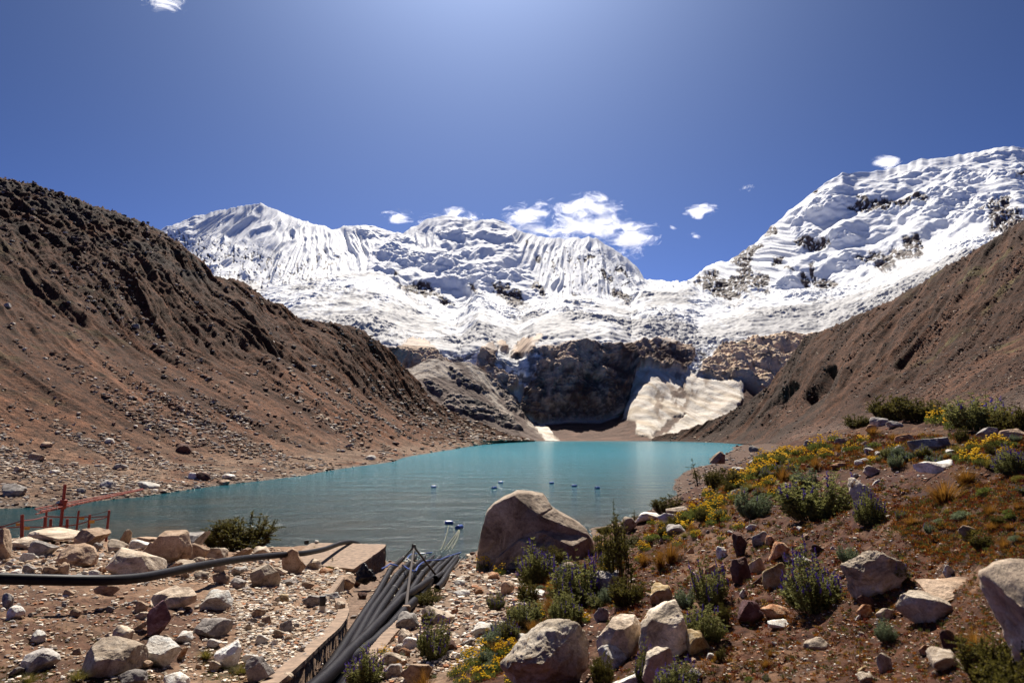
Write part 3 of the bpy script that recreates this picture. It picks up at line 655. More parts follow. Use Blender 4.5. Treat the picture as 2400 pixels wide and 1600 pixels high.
mossp = region([[(2000,1000),(2352,1000),(2352,1075),(2120,1062),(1900,1080),(1750,1060)], [(1500,1220),(1700,1090),(1800,1060),(1850,1080),(1650,1190)], [(2050,1220),(2352,1100),(2352,1260),(2200,1270)], [(1120,1500),(1350,1300),(1420,1340),(1260,1500)]], 30, UG, VG)
cr2 = mixc(cr2, mossc, np.clip(mossp*ss(-0.4, 0.2, f1+0.3*f2)*0.95, 0, 1))
cr2 = mixc(cr2, redm*1.1, region([[(2050,1060),(2352,1080),(2352,1230),(2150,1220)], [(1650,1480),(1800,1400),(2100,1440),(2352,1450),(2352,1568),(2000,1568)]], 40, UG, VG)*ss(-0.2, 0.3, f1+0.4*f2)*0.8)
gravR = region([[(1080,1260),(1110,1300),(1200,1340),(1250,1400),(1200,1460),(1100,1510),(1000,1568),(860,1568),(850,1500),(930,1430),(1000,1370),(1060,1290)]], 14, UG, VG)
isR = ss(-0.2, 0.25, KX*8+0.6+0.25*f1+ (0.0))
isR = 1-region([[(-900,1100),(700,1200),(1120,1240),(1200,1360),(1180,1440),(1100,1500),(1040,1568),(1000,1700),(-900,1700)]], 20, UG, VG)
cr2 = mixc(cr2, np.array([0.022, 0.010, 0.005]), region([[(2050,1100),(2352,1090),(2352,1300),(2150,1290)], [(2200,1430),(2352,1420),(2352,1568),(2230,1568)]], 30, UG, VG)*ss(-0.1, 0.25, f1+0.3*f2)*0.8)
cg = mixc(cl, cr2, isR)
cg = mixc(cg, gravc*0.9, gravR*0.8)
sh_ = 1-ss(0.2, 1.6, ZG)
cg = mixc(cg, np.array([0.16, 0.115, 0.085]), sh_*(YG > 45)*0.8)
cg = mixc(cg, greenc, region([[(150,1568),(200,1530),(330,1568)], [(470,1568),(480,1500),(600,1510),(650,1568)], [(0,1568),(60,1530),(130,1568)]], 12, UG, VG)*ss(-0.2, 0.2, f2)*0.8)
farR = ss(70, 130, YG)
cg = mixc(cg, np.array([0.085, 0.05, 0.035]), farR*0.9)
cg = cg*(1+0.35*f4[..., None]*(YG < 30)[..., None]+0.22*f2[..., None])
cg = np.clip(cg, 0.008, 0.8)
cg = mixc(cg, np.array([0.15, 0.10, 0.072])*(1+0.5*f2[..., None]), inch*0.9)
mat_gnd = tint_mat("stony_soil", 9.0, 0.45, 0.8, 0.06, 0.97, scale2=1.7)
o = link("ground", mesh_np("ground", np.stack([XG, YG, ZG], -1).reshape(-1, 3), grid_faces(*XG.shape), mat_gnd, cg.reshape(-1, 3)))
tag(o, "stony near ground of sandy left bank and red brown right slope", "ground", kind="structure")

# ================================================================== stones
def ico(sub):
    import bmesh
    bm = bmesh.new(); bmesh.ops.create_icosphere(bm, subdivisions=sub, radius=1.0)
    v = np.array([x.co[:] for x in bm.verts]); f = np.array([[w.index for w in x.verts] for x in bm.faces]); bm.free()
    return v, f
ICO = {k: ico(k) for k in (1, 2, 3, 4, 5, 6)}
def facet_rock(seed, sub=4, n=15, rough=0.06, soft=14, flat=1.0):
    """boulder cut by random planes: returns verts in a box about [-1,1]"""
    r = np.random.RandomState(seed); v, f = ICO[sub]
    nn = r.normal(size=(n, 3));  nn /= np.linalg.norm(nn, axis=1)[:, None]
    h = r.uniform(0.5, 1.0, n)
    base = np.array([[0, 0, 1], [0, -1, 0.25], [1, 0, 0.2], [-1, 0, 0.2]], float)+r.normal(size=(4, 3))*0.38
    base /= np.linalg.norm(base, axis=1)[:, None]
    nn = np.concatenate([nn, base]); h = np.concatenate([h, r.uniform(0.55, 0.95, 4)])
    d = v@nn.T; rr = h[None]/np.maximum(d, 1e-3)
    rm_ = rr.min(1, keepdims=True); k = (rm_-np.log(np.exp(-soft*(np.minimum(rr, 8)-rm_)).sum(1, keepdims=True))/soft)[:, 0]
    p = v*np.maximum(k, 0.2)[:, None]
    o = r.uniform(0, 50, 3)
    dn = fbm3(p[:, 0]*1.7+o[0], p[:, 1]*1.7+o[1], p[:, 2]*1.7+o[2], 5 if sub > 3 else 3, gain=0.55)
    cr = rid3(p[:, 0]*1.3+o[1], p[:, 1]*1.3+o[2], p[:, 2]*2.4+o[0], 4)
    p = p*(1+rough*1.6*dn+rough*0.9*np.minimum(cr-0.2, 0))[:, None]
    mn, mx_ = p.min(0), p.max(0); p = (p-(mn+mx_)/2)/((mx_-mn)/2)
    return p, f
def outline_rock(pts, seed, depth, Y0, sub=5, rough=0.05, boxy=0.55, cuts=(), frac=12):
    """solid whose front silhouette is the polygon pts (metres, x right, z up), depth metres deep"""
    r = np.random.RandomState(seed); pts = np.array(pts, float)
    c = np.array([(pts[:, 0].min()+pts[:, 0].max())/2, pts[:, 1].mean()])
    rel = pts-c; ang = np.arctan2(rel[:, 1], rel[:, 0]); o = np.argsort(ang); ang = ang[o]; rel = rel[o]
    th = np.linspace(-np.pi, np.pi, 361); rad = []
    P2 = rel
    for t in th:      # ray/polygon hit (star shaped)
        dx, dy = np.cos(t), np.sin(t); best = 0
        for i in range(len(P2)):
            a = P2[i]; b_ = P2[(i+1) % len(P2)]; e = b_-a; den = dx*e[1]-dy*e[0]
            if abs(den) < 1e-9: continue
            s_ = (a[0]*e[1]-a[1]*e[0])/den; w = (a[0]*dy-a[1]*dx)/den
            if s_ > 0 and -1e-6 <= w <= 1+1e-6: best = max(best, s_)
        rad.append(best)
    rad = np.array(rad)
    v, f = ICO[sub]; t = np.arctan2(v[:, 2], v[:, 0]); sn = np.hypot(v[:, 0], v[:, 2]); cs = v[:, 1]
    rr = np.interp(t, th, rad)*np.power(sn, boxy)
    x = np.cos(t)*rr; z = np.sin(t)*rr; y = np.sign(cs)*np.power(np.abs(cs), 0.8)*depth/2
    p = np.stack([x, y, z], 1)
    S = depth
    for (n, h) in cuts:        # plane cuts, n in local space, h as metres from the centre
        n = np.array(n, float); n /= np.linalg.norm(n); e = np.maximum(p@n-h, 0); p = p-e[:, None]*n[None]*0.96
    boxy *= 0.75; x0, x1_, z0_, z1_ = p[:, 0].min(), p[:, 0].max(), p[:, 2].min(), p[:, 2].max()
    for _ in range(frac):        # fracture planes
        n = r.normal(size=3); n[1] = -abs(n[1]) if r.rand() < 0.8 else n[1]; n /= np.linalg.norm(n); e = p@n; h = np.quantile(e, r.uniform(0.78, 0.95)); e = np.maximum(e-h, 0); p = p-e[:, None]*n[None]*0.96
    p[:, 0] = x0+(p[:, 0]-p[:, 0].min())*(x1_-x0)/(np.ptp(p[:, 0])); p[:, 2] = z0_+(p[:, 2]-p[:, 2].min())*(z1_-z0_)/(np.ptp(p[:, 2]))
    o = r.uniform(0, 50, 3); q = p/S*2.2
    dn = fbm3(q[:, 0]*1.5+o[0], q[:, 1]*1.5+o[1], q[:, 2]*1.5+o[2], 5, gain=0.58)
    cr = rid3(q[:, 0]*1.1+o[1], q[:, 1]*1.1+o[2], q[:, 2]*2.0+o[0], 4)
    nrm = p/np.linalg.norm(p, axis=1)[:, None]
    p = p+nrm*(S*rough*(dn+0.7*np.minimum(cr-0.1, 0)))[:, None]
    p[:, 0] += c[0]; p[:, 2] += c[1]
    return p, f

def rock_mat(name, base, dark, light, lich=None, sc=1.0, bump=0.5):
    m, nt, b = newmat(name); tc = N(nt, "ShaderNodeTexCoord"); co = tc.outputs["Object"]
    geo = N(nt, "ShaderNodeNewGeometry"); oi = N(nt, "ShaderNodeObjectInfo")
    ad = N(nt, "ShaderNodeVectorMath", operation='ADD'); nt.links.new(co, ad.inputs[0]); nt.links.new(oi.outputs["Location"], ad.inputs[1]); co = ad.outputs[0]
    n1 = noise(nt, co, 1.6*sc, 8, 0.68, 0.6); n2_ = noise(nt, co, 14*sc, 6, 0.7); n3_ = noise(nt, co, 45*sc, 3, 0.6)
    r1 = ramp(nt, n1.outputs[0], [(0.34, dark), (0.47, base), (0.62, light)])
    r2 = ramp(nt, n2_.outputs[0], [(0.32, (0.5,)*3), (0.5, (1,)*3), (0.72, (1.3,)*3)])
    c = mulcol(nt, r1.outputs[0], r2.outputs[0], 0.8)
    r3 = ramp(nt, n3_.outputs[0], [(0.3, (0.72,)*3), (0.7, (1.2,)*3)])
    c = mulcol(nt, c, r3.outputs[0], 0.7)
    if lich:
        nl = noise(nt, co, 3.3*sc, 5, 0.7, 1.0); rl = ramp(nt, nl.outputs[0], [(0.60, (0, 0, 0)), (0.67, (1, 1, 1))])
        mx = N(nt, "ShaderNodeMix", data_type='RGBA'); nt.links.new(rl.outputs[0], mx.inputs[0]); nt.links.new(c, mx.inputs[6]); mx.inputs[7].default_value = (*lich, 1); c = mx.outputs[2]
    rv = N(nt, "ShaderNodeMapRange"); rv.inputs["To Min"].default_value = 0.72; rv.inputs["To Max"].default_value = 1.22
    nt.links.new(oi.outputs["Random"], rv.inputs[0])
    vm = N(nt, "ShaderNodeVectorMath", operation='SCALE'); nt.links.new(c, vm.inputs[0]); nt.links.new(rv.outputs[0], vm.inputs["Scale"])
    nt.links.new(vm.outputs[0], b.inputs["Base Color"])
    mxh = N(nt, "ShaderNodeMath", operation='MULTIPLY_ADD'); nt.links.new(n2_.outputs[0], mxh.inputs[0]); mxh.inputs[1].default_value = 0.35; nt.links.new(n1.outputs[0], mxh.inputs[2])
    bp = N(nt, "ShaderNodeBump"); bp.inputs["Strength"].default_value = bump; bp.inputs["Distance"].default_value = 0.18/sc
    nt.links.new(mxh.outputs[0], bp.inputs["Height"]); nt.links.new(bp.outputs[0], b.inputs["Normal"])
    b.inputs["Roughness"].default_value = 0.9; b.inputs["Specular IOR Level"].default_value = 0.25
    return m
RM = {
 'pale': rock_mat("pale_granite", (0.449, 0.350, 0.257), (0.172, 0.125, 0.092), (0.660, 0.554, 0.436)),
 'white': rock_mat("white_quartz_rock", (0.686, 0.620, 0.541), (0.330, 0.264, 0.211), (0.800, 0.800, 0.766)),
 'tan': rock_mat("tan_granite", (0.343, 0.231, 0.152), (0.132, 0.082, 0.055), (0.488, 0.356, 0.251)),
 'grey': rock_mat("grey_gneiss", (0.264, 0.231, 0.211), (0.099, 0.082, 0.077), (0.449, 0.409, 0.370)),
 'orange': rock_mat("orange_stained_rock", (0.396, 0.178, 0.079), (0.158, 0.066, 0.037), (0.554, 0.396, 0.264)),
 'dark': rock_mat("dark_red_slate", (0.073, 0.034, 0.026), (0.029, 0.016, 0.013), (0.145, 0.073, 0.053)),
 'purple': rock_mat("purple_slate", (0.172, 0.079, 0.079), (0.079, 0.034, 0.040), (0.343, 0.224, 0.251)),
 'gold': rock_mat("yellow_stained_rock", (0.475, 0.323, 0.145), (0.211, 0.119, 0.053), (0.660, 0.528, 0.343)),
 'lichen': rock_mat("pale_granite_with_rust_lichen", (0.502, 0.409, 0.304), (0.145, 0.112, 0.086), (0.739, 0.647, 0.528), lich=(0.264, 0.132, 0.046)),
 'slabby': rock_mat("brown_face_granite", (0.30, 0.225, 0.165), (0.12, 0.085, 0.062), (0.46, 0.37, 0.28), sc=0.4),
}
ROCK_LIB = {}
def rock_mesh(matk, var, sub):
    k = (matk, var, sub)
    if k not in ROCK_LIB:
        v, f = facet_rock(100+var*7, sub, n=10+var % 8, rough=(0.05 if sub < 4 else 0.075), soft=(60 if sub > 3 else 30))
        ROCK_LIB[k] = mesh_np("stone", v, f, RM[matk], smooth=(sub >= 4))
        if sub >= 4: pass
    return ROCK_LIB[k]
COLW = {'pale': 'pale', 'white': 'white', 'tan': 'tan', 'grey': 'grey', 'orange': 'rusty orange', 'dark': 'dark red', 'purple': 'purple', 'gold': 'yellowish', 'lichen': 'lichen-stained'}
placed = []     # (u, v, w, h)
stone_n = 0
def stone(u, vb, w, h, mk, label, group=None, name="rock", dz=0.0, rz=None, tilt=None, sub=None, depth=None, var=None, cat="rock", z0=None):
    """u centre, vb bottom pixel, w,h pixel size in the photograph; the stone stands on the ground there, a bit sunk in"""
    global stone_n
    p = hit(u, min(vb, 1640))
    if p is None: return None
    stone_n += 1; rr = random.Random(stone_n*13+5)
    sc_ = p[1]/F*(CP+0.02); W = w*sc_/2; H = h*sc_/2; D = (depth*sc_/2 if depth else W*rr.uniform(0.75, 1.0))
    if sub is None: sub = 5 if w > 55 else 4 if w > 17 else 3
    if var is None: var = rr.randrange(9)
    o = link(name, rock_mesh(mk, var, sub))
    H2 = H*1.32
    o.scale = (W*1.06, D, H2)
    n = gnormal(p[0], p[1]+D*0.5)
    o.location = (p[0], p[1]+D*0.72, p[2]+2*H*0.96-H2+dz)
    o.rotation_euler = (0 if tilt is None else 0, tilt if tilt else rr.uniform(-0.12, 0.12), rr.uniform(-0.35, 0.35) if rz is None else rz)
    tag(o, label, cat, group)
    placed.append((u, vb-h/2, w, h))
    return o
def shaped(px, Y, depth, mk, label, seed, rough=0.05, boxy=0.55, cuts=(), sub=6, name="boulder", cat="boulder", frac=12):
    """boulder with a traced outline (photo pixels), standing at distance Y"""
    pts = []; um = sum(a for a, b in px)/len(px); vm = max(b for a, b in px)
    if 3.5 < Y < 60:
        hp = hit(um, min(vm, 1625))
        if hp is not None: depth *= hp[1]/Y; Y = float(hp[1])
    Y += depth*0.40
    for u, v in px:
        q = P(u, v, Y=Y); pts.append((q[0], q[2]))
    pts = np.array(pts); cx = pts[:, 0].mean(); zb = pts[:, 1].min()
    loc = pts-np.array([cx, zb])
    p, f = outline_rock(loc, seed, depth, Y, sub, rough, boxy, cuts, frac)
    o = link(name, mesh_np(name, p, f, RM[mk]), loc=(cx, Y, zb)); tag(o, label, cat)
    us_ = [a for a, b in px]; vs_ = [b for a, b in px]; placed.append(((min(us_)+max(us_))/2, (min(vs_)+max(vs_))/2, max(us_)-min(us_), max(vs_)-min(vs_)))
    return o, p

# ---- the giant boulder beside the pipes: three fractured blocks grown into one rock
def giant():
    Y = 41.0
    def loc(px, Yq): return [(P(u, v, Y=Yq)[0], P(u, v, Y=Yq)[2]) for u, v in px]
    A_ = loc([(1092,1325),(1095,1272),(1104,1218),(1118,1178),(1135,1158),(1155,1146),(1190,1132),(1225,1135),(1250,1141),(1259,1152),(1266,1166),(1290,1182),(1320,1196),(1345,1213),(1360,1238),(1367,1268),(1352,1325)], Y+1.2)
    B_ = loc([(1228,1325),(1216,1262),(1226,1226),(1262,1214),(1305,1218),(1345,1226),(1362,1262),(1350,1325)], Y-0.2)
    C_ = loc([(1120,1325),(1140,1290),(1190,1246),(1215,1238),(1262,1246),(1295,1262),(1322,1280),(1330,1325)], Y-0.9)
    vs, fs, off = [], [], 0
    for k, (pp, yo, dep, cuts) in enumerate([(A_, 1.7, 5.6, [((-0.38, -0.92, 0.06), 2.0), ((0.42, -0.45, 0.79), 1.5), ((0.25, -0.96, 0.05), 2.2), ((-0.1, 0.0, 1.0), 2.0)]), (B_, 0.5, 3.6, [((0.25, -0.45, 0.85), 0.95), ((0.75, -0.65, 0.1), 1.55), ((-0.2, -0.97, 0.1), 1.45)]), (C_, -0.2, 2.2, [((0.2, -0.5, 0.84), 0.85), ((-0.4, -0.9, 0.15), 1.0), ((0.3, -0.95, 0.1), 0.95)])]):
        p, f = outline_rock(pp, 40+k, dep, Y, 6, 0.034, 0.20, cuts, frac=0)
        p[:, 1] += yo; vs.append(p); fs.append(f+off); off += len(p)
    v = np.concatenate(vs); f = np.concatenate(fs)
    s_ = v[:, 2]-0.62*v[:, 0]+0.25*fbm2(v[:, 0]*1.1, v[:, 2]*1.1, 3)
    v[:, 1] += 0.16*np.exp(-((s_-4.05)/0.06)**2)+0.07*np.exp(-((s_-2.9)/0.05)**2)
    c = np.array([v[:, 0].mean(), 0, 1.2]); v = v-c
    o = link("boulder", mesh_np("boulder", v, f, RM['slabby']), loc=(c[0], Y+0.6, c[2]))
    tag(o, "giant brown cracked boulder standing on the shore beside the black pipes", "boulder")
    placed.append((1230, 1225, 270, 190))
giant()
# ---- other large traced boulders
shaped([(1150,1600),(1158,1556),(1172,1520),(1196,1482),(1225,1455),(1248,1436),(1290,1428),(1302,1433),(1322,1452),(1346,1478),(1350,1500),(1361,1522),(1352,1548),(1330,1570),(1310,1600)], 8.9, 0.95, 'lichen',
       "large pale layered boulder with dark lichen at the bottom edge of the picture", 11, 0.10, 0.42, [((-0.25, -0.55, 0.8), 0.26), ((0.75, -0.6, 0.1), 0.36)])
shaped([(1470,1516),(1474,1470),(1482,1430),(1500,1404),(1530,1386),(1556,1380),(1580,1392),(1590,1415),(1592,1450),(1590,1480),(1570,1500),(1530,1512),(1500,1520)], 10.0, 0.75, 'lichen',
       "big rounded pale boulder with a lit crest between two green lupine bushes", 12, 0.06, 0.45, [((-0.1, -0.5, 0.85), 0.26), ((0.2, -0.95, -0.1), 0.27)])
shaped([(1375,1515),(1380,1480),(1400,1450),(1420,1425),(1440,1418),(1462,1420),(1478,1440),(1480,1470),(1470,1500),(1430,1520)], 11.0, 0.6, 'pale',
       "pale leaning boulder touching the left side of the big rounded boulder", 13, 0.06, 0.5, [((-0.4, -0.6, 0.65), 0.22)])
shaped([(1480,1600),(1484,1540),(1492,1500),(1510,1485),(1530,1483),(1548,1493),(1562,1510),(1556,1540),(1545,1600)], 7.7, 0.4, 'lichen',
       "upright rounded pale boulder cut by the bottom edge right of centre", 14, 0.07, 0.5)
shaped([(1955,1372),(1952,1340),(1962,1310),(1966,1285),(1978,1266),(2000,1262),(2018,1272),(2030,1285),(2055,1292),(2070,1302),(2066,1340),(2058,1362),(2020,1378),(1985,1382)], 8.4, 0.5, 'lichen',
       "tall craggy boulder with a rusty top right of the large lupine bush", 15, 0.14, 0.5, [((-0.6, -0.6, 0.4), 0.2)])
shaped([(2080,1432),(2078,1400),(2092,1375),(2115,1363),(2140,1366),(2165,1380),(2190,1400),(2206,1418),(2200,1432),(2160,1440),(2110,1440)], 7.0, 0.42, 'pale',
       "speckled pinkish granite boulder lying on the red slope below the tan wedge", 16, 0.05, 0.5, [((-0.1, -0.6, 0.7), 0.17)])
shaped([(2128,1362),(2140,1335),(2180,1338),(2215,1330),(2240,1345),(2262,1362),(2220,1366),(2160,1372)], 7.6, 0.5, 'tan',
       "tan wedge-shaped slab above the speckled granite boulder", 17, 0.05, 0.4, [((0.05, -0.25, 0.95), 0.05)])
shaped([(2318,1345),(2325,1330),(2345,1318),(2365,1308),(2400,1296),(2470,1288),(2560,1290),(2660,1400),(2700,1560),(2640,1700),(2470,1700),(2415,1560),(2370,1460),(2335,1390)], 3.4, 0.85, 'pale',
       "very near blurred pale grey boulder at the right edge of the picture", 18, 0.06, 0.5, [((-0.16, -0.42, 0.89), 0.16)], frac=4)
shaped([(345,1290),(352,1262),(362,1240),(375,1224),(392,1219),(412,1222),(425,1230),(431,1262),(430,1294),(395,1298),(360,1296)], 33.0, 1.5, 'tan',
       "tall tan boulder with a flat shaded face standing in the middle of the boulder row", 19, 0.035, 0.4)
shaped([(235,1320),(240,1290),(252,1268),(270,1262),(300,1272),(335,1288),(362,1296),(352,1312),(320,1322),(270,1326)], 28.5, 2.0, 'pale',
       "big pale wedge boulder sloping down to the right just above the long pipe", 20, 0.04, 0.45, [((0.35, -0.4, 0.85), 0.35), ((-0.2, -0.95, 0.1), 0.7)])
shaped([(165,1250),(167,1232),(185,1218),(215,1213),(240,1216),(246,1232),(240,1246),(215,1254),(185,1253)], 36.5, 1.6, 'tan',
       "rounded egg-shaped boulder perched on the row of boulders before the orange fence", 21, 0.04, 0.6)
shaped([(115,1300),(120,1272),(140,1255),(170,1252),(200,1262),(213,1278),(210,1298),(160,1304)], 29.5, 1.8, 'tan',
       "hunched brown boulder left of the big pale wedge boulder", 22, 0.07, 0.5, [((0, -0.4, 0.9), 0.3)])
shaped([(372,1262),(380,1222),(410,1217),(450,1218),(474,1222),(472,1240),(468,1258),(420,1266)], 36.5, 1.5, 'grey',
       "grey-white block behind the tall tan boulder with a flat bright top", 23, 0.06, 0.4, [((0.05, -0.2, 1), 0.3)])
shaped([(645,1262),(652,1257),(680,1258),(684,1280),(700,1300),(696,1314),(676,1320),(660,1312),(654,1290)], 29.0, 0.6, 'tan',
       "slender upright leaning boulder standing against the long pipe", 24, 0.04, 0.45)
shaped([(570,1335),(580,1310),(595,1297),(612,1300),(630,1315),(638,1332),(636,1352),(610,1348),(585,1345)], 25.5, 1.0, 'pale',
       "sloping pale boulder on the gravel between pipe and leaning boulder", 25, 0.04, 0.5, [((0.5, -0.5, 0.7), 0.25)])
shaped([(338,1400),(345,1350),(360,1340),(395,1352),(430,1352),(452,1375),(450,1384),(420,1388),(400,1400),(365,1395)], 20.5, 1.0, 'pale',
       "jagged overhanging pale slab on the bank just below the long pipe", 26, 0.07, 0.4, [((0, -0.3, 1), 0.12)])
shaped([(333,1462),(336,1420),(345,1390),(355,1378),(375,1392),(393,1405),(390,1425),(375,1440),(350,1460)], 18.0, 0.5, 'purple',
       "upright purplish slab in the middle of the left bank", 27, 0.04, 0.4, [((0.5, -0.8, 0.3), 0.12)])
shaped([(192,1540),(195,1490),(210,1470),(240,1467),(270,1480),(300,1498),(313,1520),(310,1545),(270,1558),(220,1552)], 14.1, 1.0, 'pale',
       "largest pale boulder in the lower left corner with a dark pebble on its top", 28, 0.05, 0.45, [((0, -0.35, 0.95), 0.22), ((0.4, -0.85, 0.1), 0.42)])
shaped([(325,1500),(328,1472),(345,1463),(370,1470),(392,1488),(401,1505),(392,1525),(355,1535),(330,1520)], 15.0, 0.7, 'white',
       "bright pale boulder immediately right of the largest lower left boulder", 29, 0.05, 0.5, [((0, -0.4, 0.9), 0.2)])
shaped([(488,1505),(495,1492),(520,1474),(540,1472),(550,1490),(548,1515),(535,1538),(515,1535),(500,1520)], 14.6, 0.5, 'white',
       "upright white boulder with grass at its foot on the lower left bank", 30, 0.06, 0.45, [((-0.3, -0.6, 0.75), 0.14)])
shaped([(430,1450),(435,1435),(455,1424),(490,1425),(515,1432),(520,1452),(500,1462),(470,1468),(440,1462)], 17.5, 0.9, 'grey',
       "flat pale boulder with black cracks on the sandy bank above the upright white boulder", 31, 0.06, 0.42, [((0, -0.35, 0.95), 0.16)])
shaped([(560,1558),(565,1530),(580,1512),(600,1508),(620,1520),(628,1545),(620,1562),(590,1570)], 14.2, 0.5, 'grey',
       "brown-shaded boulder near the bottom left of the stone channel wall", 32, 0.05, 0.5, [((0, -0.5, 0.8), 0.15)])
shaped([(40,1545),(44,1510),(60,1495),(95,1502),(118,1515),(120,1528),(100,1542),(60,1552)], 14.3, 0.8, 'grey',
       "bluish grey flat-topped boulder low on the far left", 33, 0.04, 0.45, [((0, -0.3, 0.95), 0.16)])
shaped([(-40,1290),(-35,1240),(-10,1216),(8,1212),(20,1225),(18,1262),(10,1284)], 33.0, 1.2, 'tan',
       "tall dark boulder cut by the left edge of the picture", 34, 0.05, 0.5)
shaped([(962,1432),(975,1402),(1000,1393),(1025,1400),(1042,1412),(1044,1428),(1020,1436),(985,1438)], 18.6, 0.8, 'pale',
       "smooth cream boulder with a cracked front beside the channel above the dark lupine", 35, 0.04, 0.45, [((0, -0.4, 0.9), 0.17)])
shaped([(1358,1372),(1360,1318),(1372,1312),(1400,1314),(1425,1312),(1424,1350),(1412,1380),(1385,1384)], 20.5, 1.0, 'grey',
       "dark rough block with a white top left of the twiggy shrub", 36, 0.07, 0.38, [((0, -0.1, 1), 0.35)])
shaped([(1684,1238),(1690,1224),(1712,1222),(1714,1245),(1700,1280),(1692,1272)], 15.8, 0.4, 'dark', "upper dark red angular block in the middle of the right slope", 37, 0.05, 0.4)
shaped([(1680,1300),(1684,1285),(1724,1280),(1722,1310),(1700,1345),(1688,1342)], 13.4, 0.4, 'dark', "lower dark red upright block casting a black shadow on the right slope", 38, 0.05, 0.4)
shaped([(1698,1440),(1700,1400),(1706,1378),(1725,1382),(1745,1398),(1752,1408),(1735,1420),(1715,1438)], 10.6, 0.3, 'purple', "purple and red streaked triangular rock right of the lupines", 39, 0.05, 0.45, [((0.5, -0.6, 0.6), 0.1)])
shaped([(2112,1080),(2115,1068),(2140,1060),(2160,1063),(2190,1054),(2212,1055),(2214,1064),(2185,1074),(2150,1086),(2125,1086)], 17.0, 0.8, 'white', "long white slab with a black underside on the upper right slope", 50, 0.05, 0.42, [((0, -0.3, 1), 0.06)])
shaped([(2096,1030),(2100,1012),(2130,1008),(2175,1003),(2192,1010),(2188,1024),(2150,1034),(2110,1040)], 21.5, 0.9, 'grey', "long lichened grey stone below the yellow flowers at the upper right", 51, 0.05, 0.45)
shaped([(1630,1064),(1636,1048),(1648,1036),(1660,1038),(1666,1052),(1664,1064)], 75.0, 1.4, 'tan', "lone pointed tan boulder at the lake edge on the right shore", 52, 0.05, 0.5)
shaped([(1955,1128),(1960,1098),(1990,1094),(2002,1110),(2000,1132),(1980,1150),(1968,1165),(1960,1150)], 14.0, 0.7, 'lichen', "orange and white stained rock between the two upper lupine bushes", 53, 0.06, 0.42, [((0, -0.5, 0.85), 0.16)])

